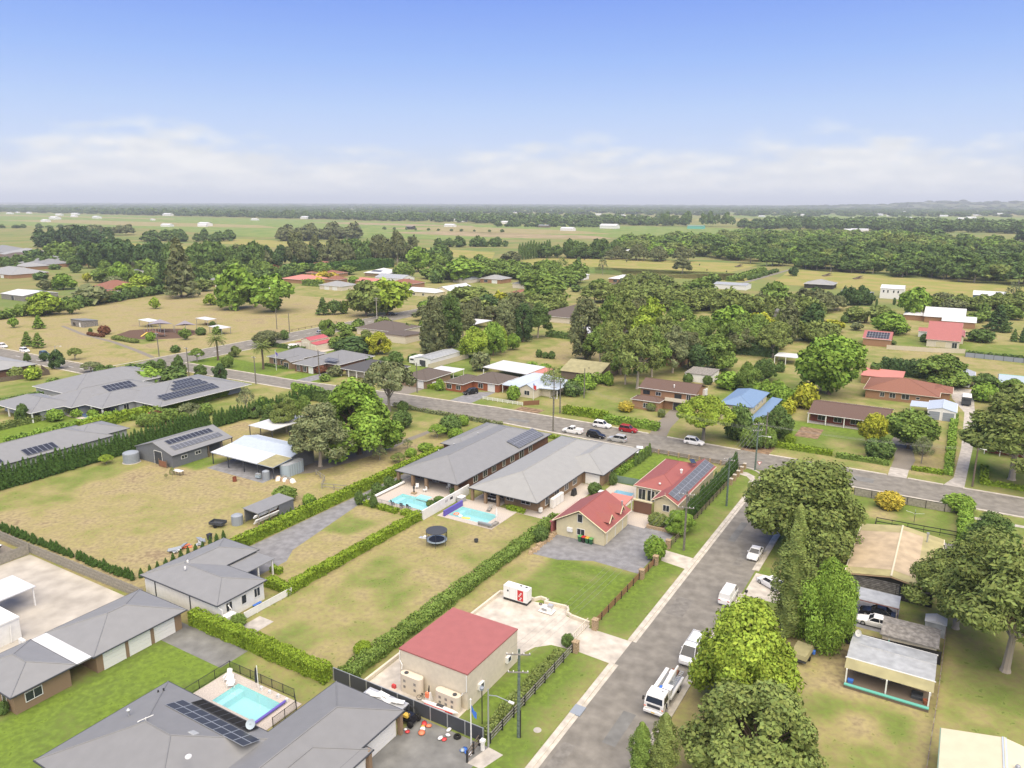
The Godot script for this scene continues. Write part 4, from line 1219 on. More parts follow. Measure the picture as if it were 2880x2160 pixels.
	fence("rail_fence","rust brown rail fence with black posts along the front lawn",[[-37.6,-84.6],[-37.4,-100.2]],1.2,2.2,"rail4","black_metal","rust_timber",0.07)
	fence("rail_fence","short rust rail fence between round bush and pillar",[[-37.2,-101.2],[-37.1,-105.7]],1.2,2.2,"rail4","black_metal","rust_timber",0.07)
	fence("rail_fence","dark rail fence in front of the conifer row",[[-37.0,-113.4],[-36.7,-158.2]],1.2,2.4,"rail3","black_metal","timber",0.06)
	fence("front_fence","low brown front fence of the corner lot facing the cross street",[[-36.7,-158.2],[-58.2,-158.4]],1.1,2.4,"rail4","sandstone","timber",0.16)
	for z in [-147.5,-150.2,-153.0,-155.8,-158.3]:
		var g := thing("fence_pillar","pale stone fence pillar at the street corner","pillar",V(-36.3,0, z),0.0,"stone pillars at the street corner")
		part(g, "shaft", MB.new().box(-0.28,0.28,0,1.3,-0.28,0.28).mesh(), M.sandstone)
		part(g, "cap", MB.new().cbox(-0.36,0.36,1.3,1.44,-0.36,0.36,0.05).mesh(), M.pale_concrete)
	var gt := thing("sliding_gate","pale sliding driveway gate drawn open behind the pillars","gate",V(-38.5,0,-84.4))
	part(gt, "gate_frame", MB.new().box(-0.04,0.04,0.1,0.18,0,5.6).box(-0.04,0.04,1.1,1.2,0,5.6).mesh(), M.cream_wall)
	for i in 9: part(gt, "bar", MB.new().box(-0.02,0.02,0.18,1.1,-0.03,0.03).mesh(), M.cream_wall, V(0,0,0.05 + i * 0.68))
	fence("panel_fence","charcoal sheet fence between workshop yard and grey drive",[[-59.4,-57.6],[-54.3,-57.7],[-38.2,-57.9]],1.8,2.35,"sheet","galvanised","charcoal")
	fence("rail_fence","short dark timber fence by the flagpole corner",[[-38.3,-57.3],[-38.0,-54.6]],1.4,1.3,"rail3","black_metal","timber",0.09)
	# loft garage
	o = house("loft_garage","cream loft garage with steep red roof and two dormers","garage","dull_red_roof","butter_wall","cream_wall",[[-56.3,-46.3,-118.6,-107.6,2.75,"gz",0.56,0.5]],
		[["S",-51.3,-108.07,3.2,1.0,1.5,"w"],["S",-51.1,-108.07,0.9,1.5,1.2,"w"],["E",-110.8,-46.77,0.0,3.2,2.2,"g","butter_wall"],["E",-114.2,-46.77,0.0,2.8,2.2,"g","butter_wall"],["E",-117.0,-46.77,0.0,2.0,2.2,"g","butter_wall"]])
	for z in [-110.6,-115.3]:
		var dm := MB.new()
		dm.t = Transform3D(Basis.from_scale(V(1.25,1.3,1.3)),V(-47.7,3.5, z) - o.position)
		dm.quad(V(0.9,0.05,0.75),V(0.9,0.9,0),V(-2.0,0.9,0),V(-0.4,0.05,0.75))
		dm.quad(V(0.9,0.9,0),V(0.9,0.05,-0.75),V(-0.4,0.05,-0.75),V(-2.0,0.9,0))
		var dd := part(o, "dormer", dm.mesh(), M.dull_red_roof)
		var gf := MB.new()
		gf.t = dm.t
		gf.tube([V(0.92,0.0,0.8),V(0.92,0.92,0),V(0.92,0.0,-0.8)],[0.07],5)
		part(dd, "bargeboard", gf.mesh(), M.butter_wall)
		var gg := MB.new()
		gg.t = dm.t
		gg.tri(V(0.75,0.0,0.62),V(0.75,0.0,-0.62),V(0.75,0.75,0))
		part(dd, "pane", gg.mesh(), M.glass)
	part(o, "flue", MB.new().tube([V(0,0,0),V(0,2.0,0)],[0.13],8).lathe([[0.2,1.95],[0.2,2.1],[0,2.15]],8).mesh(), M.galvanised, V(-47.0,3.2,-115.9) - o.position)
	part(o, "bargeboard", MB.new().tube([V(-5.05,2.62,5.55),V(0,5.45,5.55),V(5.05,2.62,5.55)],[0.1],4).mesh(), M.butter_wall)
	part(o, "air_conditioner", MB.new().cbox(-0.5,0.5,0,0.75,0,0.35,0.04).mesh(), M.white_metal, V(-53.1,1.2,-108.08) - o.position)
	part(o, "side_lean_to", MB.new().box(-56.9,-56.3,2.2,2.35,-118.5,-107.6).box(-56.8,-56.4,0,2.2,-118.4,-107.9).mesh(), M.red_roof, -o.position)
	for b in [[-51.0,"bin_green","bin_lime","leftmost wheelie bin with a green lid against the loft garage"],[-50.35,"black_metal","bin_red","wheelie bin with a red lid against the loft garage"],[-49.65,"bin_green","bin_yellow","wheelie bin with a yellow lid against the loft garage"],[-48.95,"bin_green","bin_lime","rightmost wheelie bin with a green lid against the loft garage"]]:
		var w := thing("wheelie_bin", b[3],"wheelie bin",V(b[0],0.01,-107.6),0.0,"wheelie bins by the loft garage")
		part(w, "body", MB.new().frustum(-0.22,0.22,-0.26,0.24,0.05,-0.29,0.29,-0.36,0.36,0.98).mesh(), M[b[1]])
		part(w, "lid", MB.new().cbox(-0.31,0.31,0.98,1.08,-0.4,0.38,0.04).mesh(), M[b[2]])
		part(w, "axle", MB.new().tube([V(-0.28,0.1,-0.28),V(0.28,0.1,-0.28)],[0.1],8).mesh(), M.rubber)
	# house
	o = house("red_roof_house","cream corner house with red roof and long grey solar array","house","dull_red_roof","butter_wall","cream_wall",[[-44.9,-39.9,-148.9,-125.0,2.8,"gz",0.52,0.4],[-50.5,-41.6,-148.3,-130.2,2.8,"hip",0.36,0.4]],
		[["S",-42.2,-125.37,0.9,1.3,1.3,"w"],["S",-48.9,-130.57,0.05,1.5,2.2,"s"],["S",-47.1,-130.57,0.05,1.5,2.2,"s"],["S",-45.6,-130.57,0.05,1.1,2.2,"s"],["W",-140,-50.1,0.8,2.0,1.3,"w"],["E",-132,-40.27,0.8,1.6,1.2,"w"]])
	var e := V(-42.25,4.05,-126.1)
	panels(o, e, V(0,0,-1.72),V(1.0,-0.52,0),13,2,"pale_cells")
	part(o, "skylight", MB.new().cbox(-0.5,0.5,0,0.16,-1.2,1.2,0.04).mesh(), M.glass, V(-43.6,4.55,-144.6) - o.position, V(0,0.5,0))
	part(o, "roof_vent", MB.new().lathe([[0.2,0],[0.2,0.4],[0.3,0.5],[0.3,0.75],[0,0.9]],10).mesh(), M.white_metal, V(-43.6,4.3,-137.5) - o.position)
	part(o, "roof_vent", MB.new().lathe([[0.22,0],[0.22,0.2],[0,0.3]],10).mesh(), M.white_metal, V(-45.8,3.5,-131.6) - o.position)
	part(o, "gable_fretwork", MB.new().tube([V(-2.55,2.65,12.0),V(0,4.15,12.0),V(2.55,2.65,12.0)],[0.09],4).tube([V(0,3.5,12.0),V(0,4.7,12.0)],[0.05],4).tube([V(-0.7,3.7,12.0),V(0.7,3.7,12.0)],[0.04],4).mesh(), M.butter_wall)
	posts(o, [[-50.2,-130.3],[-46.9,-130.2],[-45.0,-130.2]],2.65,"white_metal")
	part(o, "roller_gate", MB.new().box(-48.1,-44.6,0.05,2.35,-124.3,-124.2).mesh(), M.brick_brown, -o.position)
	part(o, "gate_beam", MB.new().box(-48.5,-44.5,2.35,2.6,-124.45,-124.1).mesh(), M.butter_wall, -o.position)
	q = house("patio_awning","salmon patio roof between the loft garage and the corner house","awning","salmon_roof","butter_wall","butter_wall",[[-52.4,-48.2,-124.2,-119.0,2.7,"sz",0.05,-1.0]])
	posts(q, [[-52.2,-124],[-48.4,-124],[-48.4,-119.2],[-52.2,-119.2]],2.55,"white_metal")
	pool("small blue pool in the paved court behind the loft garage", POOLS[4],1.4,[-57.0,-50.1,-136.2,-124.8],"pool_blue","paver")
	fence("shade_fence","green shade-cloth fence between pool court and bright lawn",[[-57.6,-136.6],[-50.8,-137.0]],1.5,2.2,"sheet","green_sheet","green_sheet")
	q = thing("pool_cabinet","small blue and white box by the court pool","pool equipment",V(-55.8,0.08,-127.4))
	part(q, "cabinet", MB.new().cbox(-0.7,0.7,0,1.2,-0.5,0.5,0.06).mesh(), M.tank_blue)
	part(q, "lid", MB.new().cbox(-0.75,0.75,1.2,1.32,-0.55,0.55,0.04).mesh(), M.white_metal)
	q = thing("planter_bed","raised sandstone planter under the round tree by the forecourt","planter",V(-40,0,-120.2))
	for b in [[-3.4,2.4,1.2,1.5],[-3.4,2.4,-1.5,-1.2],[-3.4,-3.1,-1.2,1.2],[2.1,2.4,-1.2,1.2]]: part(q, "stone_edge", MB.new().cbox(b[0], b[1],0,0.55, b[2], b[3],0.04).mesh(), M.sandstone)
	part(q, "bed", MB.new().box(-3.1,2.1,0,0.45,-1.2,1.2).mesh(), M.mulch)
	q = thing("rock_edging","line of rough sandstone rocks along the forecourt's left edge","rocks",V(-55.9,0,-104))
	for i in 11: part(q, "rock", MB.new().frustum(-0.4,0.4,-0.45,0.45,0,-0.28,0.3,-0.3,0.33,0.5 + 0.1 * sin(i * 3.0)).mesh(), M.sandstone, V(0.15 * sin(i * 5.0),0,-4.6 + i * 0.93),V(0, i * 1.3,0))
	# things at the grey drive
	q = thing("box_trailer","grey box trailer stacked with white foam sheets behind the charcoal fence","trailer",V(-50.6,0,-56.6))
	part(q, "tray", MB.new().box(-2.9,2.9,0.7,1.35,-0.85,0.85).mesh(), M.charcoal)
	part(q, "cover", MB.new().cbox(-2.85,2.85,1.35,1.5,-0.8,0.8,0.05).mesh(), M.silver_paint)
	for i in 6: part(q, "foam_sheet", MB.new().cbox(-0.75,0.75,0,0.09,-0.3,0.3,0.02).mesh(), M.cloth_white, V(-1.8 + i * 0.72,1.5 + 0.095 * (i % 3),0.25 * sin(i * 2.4)),V(0,0.35 * sin(i * 1.7),0))
	for z in [-0.95,0.95]: part(q, "wheel", MB.new().tube([V(0,0.35, z - 0.1),V(0,0.35, z + 0.1)],[0.35],12).mesh(), M.rubber)
	q = thing("buggy","black off-road buggy parked nose out beside the trailer","buggy",V(-47.0,0,-56.4))
	part(q, "body", MB.new().frustum(-0.9,0.9,-0.6,0.6,0.4,-0.7,0.5,-0.5,0.5,1.0).mesh(), M.black_paint)
	part(q, "roll_cage", MB.new().tube([V(-0.7,1.0,-0.5),V(-0.5,1.7,-0.5),V(0.3,1.7,-0.5),V(0.6,1.0,-0.5)],[0.05],5).tube([V(-0.7,1.0,0.5),V(-0.5,1.7,0.5),V(0.3,1.7,0.5),V(0.6,1.0,0.5)],[0.05],5).mesh(), M.black_metal)
	for p in [[-0.7,-0.7],[-0.7,0.7],[0.7,-0.7],[0.7,0.7]]: part(q, "wheel", MB.new().tube([V(p[0],0.35, p[1] - 0.14),V(p[0],0.35, p[1] + 0.14)],[0.35],12).mesh(), M.rubber)
	part(q, "cargo_bag", MB.new().cbox(-0.3,0.3,1.0,1.4,0.2,0.7,0.1).mesh(), M.yellow_plastic)
	var heap := func(called: String, label: String, x: float, z: float, s: float, cols: Array):
		var g := thing(called, label, "inflatable",V(x, 0.02, z), x, "deflated pool toys by the fence")
		var r := RandomNumberGenerator.new()
		r.seed = int(absf(x * 10))
		for i in cols.size() + 1:
			var m := MB.new()
			m.blob(V(r.randf_range(-s, s),0.07 + 0.08 * r.randf(), r.randf_range(-s, s) * 0.7),V(s * r.randf_range(0.3,0.6),0.05 + 0.06 * r.randf(), s * r.randf_range(0.25,0.45)), Color.WHITE, 9,6)
			m.c.clear()
			part(g, "fold", m.mesh(), M[cols[i % cols.size()]])
	heap.call("inflatable_toy","crumpled red, white and blue inflatable by the buggy",-46.6,-54.9,0.6,["red_plastic","cloth_white","purple"])
	heap.call("inflatable_toy","orange and red inflatable crumpled at the fence foot",-44.9,-56.5,0.9,["orange_plastic","red_plastic","yellow_plastic","cloth_white"])
	heap.call("inflatable_toy","white and red inflatable lying beside a black tyre",-42.4,-56.8,0.8,["cloth_white","red_plastic","cloth_white"])
	heap.call("tarpaulin","bright blue crumpled tarpaulin at the flagpole foot",-38.7,-55.4,0.75,["blue_plastic","blue_plastic","cloth_white","tank_blue"])
	q = thing("spare_tyre","black spare tyre lying by the charcoal fence","tyre",V(-41.0,0.02,-57.1))
	part(q, "tread", MB.new().lathe([[0.2,0],[0.38,0.0],[0.42,0.12],[0.38,0.24],[0.2,0.24],[0.2,0]],16).mesh(), M.rubber)
	q = thing("flagpole","slim white flagpole with a limp blue flag","flagpole",V(-39.0,0,-56.8))
	part(q, "mast", MB.new().tube([V(0,0,0),V(0,5.6,0)],[0.075,0.06],8).lathe([[0.0,5.55],[0.11,5.65],[0,5.8]],8).mesh(), M.white_metal)
	part(q, "flag", MB.new().quad_strip([V(0.08,5.0,0),V(0.3,4.9,0.1),V(0.45,4.5,0.05),V(0.7,4.3,-0.05)],0.8).mesh(), M.blue_plastic)
	q = thing("garden_lamp","black lamp post with a lantern head inside the charcoal fence","lamp post",V(-39.9,0,-60.3))
	part(q, "shaft", MB.new().tube([V(0,0,0),V(0,4.2,0)],[0.06],8).mesh(), M.black_metal)
	part(q, "lantern", MB.new().lathe([[0.0,4.2],[0.2,4.3],[0.26,4.6],[0.1,4.7],[0,4.95]],8).mesh(), M.tank_grey)
	q = thing("street_lamp","galvanised street lamp with curved arm at the fence corner","street lamp",V(-37.4,0,-57.7))
	part(q, "shaft", MB.new().tube([V(0,0,0),V(0,3,0),V(0,6.9,0)],[0.12,0.09,0.07],8).mesh(), M.galvanised)
	lamp_arm(q, 6.2,0.0,2.6)
	tag(part(self, "letterbox", MB.new().box(-37.75,-37.45,0,1.0,-57.05,-56.75).cbox(-37.85,-37.35,1.0,1.35,-57.15,-56.65,0.06).mesh(), M.white_metal),"white letterbox at the foot of the street lamp","letterbox")

func middle_houses() -> void:
	var o := house("brick_house","brown brick house with wide grey hip roof and alfresco, left of pair","house","grey_roof","brick_brown","charcoal",[[-95.4,-80.0,-151.6,-112.8,2.7,"hip",0.31,0.6,[-94.8,-80.6,-151.0,-117.4]],[-98.4,-92.0,-151.9,-132.4,2.6,"hip",0.31,0.5]],
		[["S",-91.6,-117.37,0.1,2.0,2.1,"s"],["S",-88.6,-117.37,0.1,1.6,2.1,"s"],["S",-85.0,-117.37,0.4,2.4,1.7,"w"],["E",-120,-80.57,0.8,1.6,1.4,"w"],["E",-123.6,-80.57,0.8,1.6,1.4,"w"],["E",-127,-80.57,0.8,1.6,1.4,"w"],["E",-131,-80.57,0.8,1.2,1.4,"w"],["E",-134.5,-80.57,0.8,1.6,1.4,"w"],["E",-138.5,-80.57,0.3,2.0,2.0,"w"],["E",-142.5,-80.57,0.8,1.6,1.4,"w"]])
	posts(o, [[-94.9,-113.2],[-91.2,-113.2],[-87.8,-113.2],[-80.5,-113.2]],2.55,"brick_tan",0.28)
	part(o, "patio_floor", MB.new().box(-95.0,-80.4,0,0.06,-117.4,-113.9).mesh(), M.paver, -o.position)
	panels(o, V(-83.9,4.05,-137.4),V(0,0,-1.06),V(1.66,-0.515,0),11,2,"pale_cells")
	for p in [[-94.0,2.95,-131.5],[-94.4,2.9,-126.3],[-93.2,3.4,-140]]: part(o, "roof_vent", MB.new().lathe([[0.12,0],[0.12,0.5],[0.2,0.5],[0,0.65]],8).mesh(), M.galvanised, V(p[0], p[1], p[2]) - o.position)
	o = house("brick_house","tan brick house with long grey hip roof, right of pair","house","pale_roof","brick_tan","charcoal",[[-77.3,-62.2,-151.6,-112.7,2.7,"hip",0.31,0.6,[-76.7,-62.8,-151.0,-117.0]],[-70.0,-57.9,-152.0,-132.3,2.7,"hip",0.31,0.6]],
		[["S",-65.9,-114.97,0.9,2.0,1.3,"w"],["S",-69.4,-114.97,0.9,1.6,1.3,"w"],["E",-117.5,-62.77,0.6,1.4,1.6,"w"],["E",-121.5,-62.77,0.1,1.8,2.1,"s"],["E",-125.6,-62.77,0.8,1.6,1.3,"w"],["E",-129.3,-62.77,0.8,1.8,1.3,"w"],["S",-60.5,-132.87,0.0,3.0,2.3,"g"],["E",-138,-58.47,0.8,1.6,1.3,"w"],["E",-144,-58.47,0.8,1.6,1.3,"w"],["S",-73.5,-116.97,0.1,3.2,2.1,"s"]])
	part(o, "wing_wall", MB.new().box(-70.6,-62.8,0,2.5,-117.05,-115.0).mesh(), M.brick_tan, -o.position)
	posts(o, [[-76.7,-113.2],[-73.7,-113.2],[-70.9,-113.2]],2.55,"brick_tan",0.25)
	part(o, "patio_floor", MB.new().box(-76.9,-70.6,0,0.06,-117.0,-113.1).mesh(), M.paver, -o.position)
	part(o, "gas_heater", MB.new().cbox(-0.25,0.25,0.3,1.1,-0.35,0.35,0.05).mesh(), M.white_metal, V(-62.5,0,-114.6) - o.position)
	for z in [-118.4,-119.9,-121.4]: part(o, "water_tank", MB.new().cbox(-0.35,0.35,0.05,1.9,-0.68,0.68,0.1).mesh(), M.white_metal, V(-61.9,0, z) - o.position)
	var q := thing("barbecue","covered black barbecue on the paved side path","barbecue",V(-61.2,0.01,-125.8))
	part(q, "cover", MB.new().frustum(-0.4,0.4,-0.7,0.7,0.05,-0.3,0.3,-0.5,0.5,1.15).mesh(), M.black_metal)
	part(q, "hood", MB.new().tube([V(0,1.1,-0.5),V(0,1.1,0.5)],[0.28],8).mesh(), M.black_metal)
	# the pools before them
	pool("turquoise pool with a shallow step before the brown brick alfresco", POOLS[1],1.5,[-94.3,-80.0,-113.9,-102.9],"pool_lining","paver")
	var st := thing("pool_step","raised shallow splash step joined to the turquoise pool","pool step",V(-85.6,0,-109.5))
	part(st, "basin", MB.new().box(-1.4,1.4,-0.5,-0.3,-0.8,0.8).box(-1.4,-1.38,-0.3,0.085,-0.8,0.8).box(1.38,1.4,-0.3,0.085,-0.8,0.8).mesh(), M.pool_lining)
	part(st, "rim", MB.new().box(-1.6,1.6,0.081,0.1,-0.95,-0.8).box(-1.6,-1.4,0.081,0.1,-0.8,0.78).box(1.4,1.6,0.081,0.1,-0.8,0.78).mesh(), M.paver)
	part(st, "water", MB.new().box(-1.38,1.38,0.082,0.09,-0.8,0.8).mesh(), M.pool_lining)
	pool("turquoise pool with an indigo end wall on the right patio", POOLS[3],1.5,[-78.2,-66.4,-113.0,-103.7],"pool_lining","paver")
	tag(part(self, "feature_wall", MB.new().box(-77.0,-76.7,0.08,1.15,-109.9,-104.0).mesh(), M.purple),"indigo tiled feature wall along the right pool","wall")
	var wl := thing("boundary_wall","white rendered boundary wall between the two pool patios","wall",V(-79.2,0,-100.6))
	for i in 6: part(wl, "panel", MB.new().box(-0.1,0.1,0,1.9 + 0.03 * i, -2.5 * i - 2.48,-2.5 * i).mesh(), M.white_wall)
	for i in 2: part(wl, "emblem", MB.new().box(0.101,0.11,1.0,1.5,-7.8 - i * 1.6,-6.9 - i * 1.6).mesh(),[M.silver_paint, M.charcoal][i])
	q = thing("pool_cover_roller","white rolled pool cover along the patio's left edge","pool cover",V(-93.5,0.1,-108.5))
	part(q, "roll", MB.new().tube([V(0,0.35,-4.6),V(0,0.35,4.2)],[0.26],10).mesh(), M.white_metal)
	for z in [-4.7,4.3]: part(q, "stand", MB.new().box(-0.2,0.2,0,0.4,-0.05,0.05).mesh(), M.galvanised, V(0,0, z))
	var chair := func(label: String, x: float, z: float, m: String, turn: float):
		var c := thing("patio_chair", label, "chair",V(x, 0.09, z), turn, "patio chairs")
		part(c, "seat", MB.new().cbox(-0.32,0.32,0.38,0.46,-0.32,0.32,0.03).mesh(), M[m])
		part(c, "backrest", MB.new().cbox(-0.32,0.32,0.46,1.0,-0.34,-0.24,0.03).mesh(), M[m])
		for p in [[-0.28,-0.28],[0.28,-0.28],[-0.28,0.28],[0.28,0.28]]: part(c, "leg", MB.new().box(p[0] - 0.03, p[0] + 0.03,0,0.38, p[1] - 0.03, p[1] + 0.03).mesh(), M[m])
	chair.call("white patio chair nearest the bronze statue",-89.6,-112.4,"white_metal",0.4)
	chair.call("white patio chair at the alfresco's middle post",-87.2,-111.9,"white_metal",-0.5)
	chair.call("white patio chair against the brown brick wall",-84.2,-115.6,"white_metal",0.0)
	chair.call("black wicker chair by the left pool's near fence",-88.3,-103.3,"charcoal",2.6)
	chair.call("second black wicker chair by the left pool fence",-86.0,-103.2,"charcoal",3.3)
	chair.call("third black wicker chair by the left pool fence",-84.6,-103.4,"charcoal",3.0)
	q = thing("lounge_setting","black outdoor lounge under the right alfresco","sofa",V(-73.3,0.07,-114.6))
	part(q, "base", MB.new().cbox(-1.3,1.3,0.05,0.42,-0.4,0.4,0.05).mesh(), M.black_metal)
	part(q, "back", MB.new().cbox(-1.3,1.3,0.42,0.85,-0.4,-0.2,0.05).mesh(), M.black_metal)
	for s in [-1.2,1.2]: part(q, "arm", MB.new().cbox(s - 0.12, s + 0.12,0.42,0.65,-0.2,0.4,0.04).mesh(), M.black_metal)
	for x in [-0.6,0.1,0.75]: part(q, "cushion", MB.new().cbox(x - 0.25, x + 0.25,0.42,0.6,-0.2,0.1,0.06).mesh(), M.cloth_white)
	q = thing("statue","slim dark statue on a pale plinth at the left pool","statue",V(-88.4,0.09,-109.9))
	part(q, "plinth", MB.new().cbox(-0.5,0.5,0,0.3,-0.4,0.4,0.04).mesh(), M.sandstone)
	part(q, "figure", MB.new().lathe([[0.0,0.3],[0.16,0.35],[0.1,0.8],[0.19,1.15],[0.2,1.45],[0.08,1.62],[0.12,1.75],[0.0,1.92]],10).mesh(), M.black_metal)
	q = thing("pool_lounger","dark sun lounger on the right pool patio","sun lounger",V(-71.3,0.09,-110.8),0.3)
	part(q, "bed", MB.new().cbox(-0.32,0.32,0.22,0.34,-0.6,0.9,0.04).mesh(), M.weathered)
	part(q, "headrest", MB.new().cbox(-0.32,0.32,0.0,0.08,-0.62,0.0,0.03).mesh(), M.weathered, V(0,0.32,-0.6),V(0.7,0,0))
	for p in [[-0.28,-0.5],[0.28,-0.5],[-0.28,0.8],[0.28,0.8]]: part(q, "leg", MB.new().box(p[0] - 0.03, p[0] + 0.03,0,0.22, p[1] - 0.03, p[1] + 0.03).mesh(), M.charcoal)
	q = thing("patio_umbrella","closed cream umbrella at the right pool's far corner","umbrella",V(-67.6,0.09,-107.4))
	part(q, "pole", MB.new().tube([V(0,0,0),V(0,2.5,0)],[0.04],6).mesh(), M.white_metal)
	part(q, "canopy", MB.new().lathe([[0.0,0.8],[0.24,0.85],[0.2,1.5],[0.08,2.3],[0.0,2.45]],9).mesh(), M.cloth_white)
	q = thing("daybed","grey curved outdoor sofa at the near corner of the right pool","sofa",V(-67.9,0.09,-104.5))
	part(q, "seat", MB.new().cbox(-1.5,1.3,0,0.42,-0.5,0.5,0.08).mesh(), M.weathered)
	part(q, "back", MB.new().cbox(-1.5,1.3,0.42,0.8,0.3,0.55,0.08).mesh(), M.tank_grey)
	part(q, "chaise", MB.new().cbox(0.6,1.4,0,0.4,-2.0,-0.5,0.08).mesh(), M.weathered)
	q = thing("pool_float","orange ring float on the right pool's water","pool float",V(-75.6,-0.05,-106.2))
	part(q, "ring", MB.new().lathe([[0.3,0.1],[0.45,0.2],[0.6,0.1],[0.45,0.0],[0.3,0.1]],16).mesh(), M.orange_plastic)
	q = thing("pool_float","yellow lilo floating in the right pool","pool float",V(-73.1,-0.05,-105.6),0.3)
	part(q, "mattress", MB.new().cbox(-0.8,0.8,0,0.14,-0.25,0.25,0.06).mesh(), M.yellow_plastic)
	q = thing("pool_float","white ring float between the orange and yellow floats","pool float",V(-74.5,-0.05,-105.9))
	part(q, "ring", MB.new().lathe([[0.2,0.08],[0.32,0.16],[0.42,0.08],[0.32,0.0],[0.2,0.08]],14).mesh(), M.cloth_white)
	q = thing("storage_box","pale wicker storage box at the foot of the white wall","box",V(-78.2,0.09,-111.6))
	part(q, "base", MB.new().cbox(-0.55,0.55,0,0.9,-0.7,0.7,0.03).mesh(), M.pale_grey_wall)
	part(q, "lid", MB.new().cbox(-0.6,0.6,0.9,1.0,-0.75,0.75,0.03).mesh(), M.cloth_white)
	fence("pool_fence","clear frameless-look pool fence before the left pool",[[-93.6,-102.2],[-81.0,-102.2]],1.2,1.8,"bars","galvanised","galvanised",0.03)
	# trampoline
	q = thing("trampoline","round black trampoline with net enclosure on the dry lawn","trampoline",V(-71.2,0,-94.2))
	part(q, "frame_pad", MB.new().lathe([[1.35,0.8],[1.75,0.8],[1.78,0.88],[1.35,0.9],[1.35,0.8]],20).mesh(), M.tank_blue)
	part(q, "mat", MB.new().lathe([[0.0,0.83],[1.35,0.83]],20).mesh(), M.black_metal)
	for i in 6:
		var a := TAU * i / 6
		part(q, "pole", MB.new().tube([V(cos(a) * 1.8,0, sin(a) * 1.8),V(cos(a) * 1.8,2.5, sin(a) * 1.8)],[0.04],5).mesh(), M.charcoal)
	var nt := MB.new()
	for i in 48:
		var a := TAU * i / 48
		nt.tube([V(cos(a) * 1.76,0.9, sin(a) * 1.76),V(cos(a) * 1.76,2.5, sin(a) * 1.76)],[0.012],3, false)
	part(q, "net", nt.mesh(), M.black_metal)
	part(q, "top_cover", MB.new().lathe([[0.0,2.6],[1.0,2.58],[1.82,2.5],[1.82,2.4]],20).mesh(), M.charcoal)
	q = thing("trampoline_ladder","pale ladder mat lying left of the trampoline","ladder",V(-74.4,0.02,-94.9),0.2)
	part(q, "board", MB.new().cbox(-0.9,0.9,0,0.1,-0.35,0.35,0.04).mesh(), M.silver_paint)
	part(q, "step", MB.new().cbox(-0.1,0.5,0.1,0.4,-0.3,0.3,0.04).mesh(), M.cloth_white)
	q = thing("tub","small dark blue tub alone on the dry lawn","tub",V(-65.9,0,-98.2))
	part(q, "shell", MB.new().lathe([[0.0,0.02],[0.3,0.02],[0.38,0.55],[0.33,0.55],[0.28,0.1],[0.0,0.1]],12).mesh(), M.charcoal)
	# boat shelter and farm cottage
	o = house("machinery_shelter","low grey open shelter stacked with long white pipes","shelter","grey_roof","grey_wall","charcoal",[[-106.2,-102.2,-91.8,-83.4,2.5,"sx",0.05,-1.0]])
	part(o, "wall", MB.new().box(-106.1,-102.3,0,2.3,-91.7,-91.6).box(-106.1,-106.0,0,2.3,-91.6,-83.6).box(-102.4,-102.3,0,2.3,-91.6,-88.2).mesh(), M.grey_wall, -o.position)
	posts(o, [[-102.4,-86],[-102.4,-83.6],[-106,-83.6]],2.35,"grey_timber")
	for i in 5: part(o, "pipe", MB.new().tube([V(-102.9 + 0.25 * (i % 3),0.6 + 0.35 * i, -88.2),V(-102.9 + 0.25 * (i % 3),0.6 + 0.35 * i, -82.9)],[0.14],7).mesh(), M.white_metal, -o.position)
	part(o, "crate", MB.new().box(-105.5,-103.8,0,1.2,-90.5,-88.5).mesh(), M.brick_orange, -o.position)
	q = thing("water_tank","small round grey tank beside the machinery shelter","water tank",V(-106.4,0,-82.2))
	part(q, "shell", MB.new().lathe([[1.0,0],[1.0,1.7],[0.5,1.95],[0.0,2.0]],14).mesh(), M.tank_grey)
	q = thing("cart","dark tipping cart beside the small grey tank","cart",V(-108.6,0,-79.8),0.3)
	part(q, "tray", MB.new().box(-1.3,1.3,0.5,0.6,-0.8,0.8).box(-1.3,-1.2,0.6,1.0,-0.8,0.8).box(1.2,1.3,0.6,1.0,-0.8,0.8).box(-1.2,1.2,0.6,1.0,-0.8,-0.7).box(-1.2,1.2,0.6,1.0,0.7,0.8).mesh(), M.charcoal)
	for z in [-0.9,0.9]: part(q, "wheel", MB.new().tube([V(0,0.32, z - 0.08),V(0,0.32, z + 0.08)],[0.32],10).mesh(), M.rubber)
	for b in [[-106.4,-69.4,"cloth_white","crumpled white tarpaulin bundle behind the white house"],[-106.0,-71.3,"orange_plastic","orange and grey bundle of boards behind the white house"],[-105.3,-73.6,"silver_paint","grey sheet metal heap behind the white house"]]:
		q = thing("scrap_heap", b[3],"scrap",V(b[0],0, b[1]), b[1])
		for i in 4: part(q, "sheet", MB.new().box(-1.0,1.0,0,0.12,-0.35,0.35).mesh(), M[b[2] if i % 2 == 0 else "tank_grey"],V(0.1 * i, 0.1 + 0.14 * i, 0.2 * sin(i * 2.0)),V(0.1 * i, 0.4 * i, 0.1))
	q = thing("wheelie_bin","black wheelie bin standing alone beyond the white house","wheelie bin",V(-105.2,0,-75.4))
	part(q, "body", MB.new().frustum(-0.24,0.24,-0.28,0.26,0.05,-0.31,0.31,-0.38,0.38,1.0).mesh(), M.charcoal)
	part(q, "lid", MB.new().cbox(-0.33,0.33,1.0,1.1,-0.42,0.4,0.04).mesh(), M.black_metal)
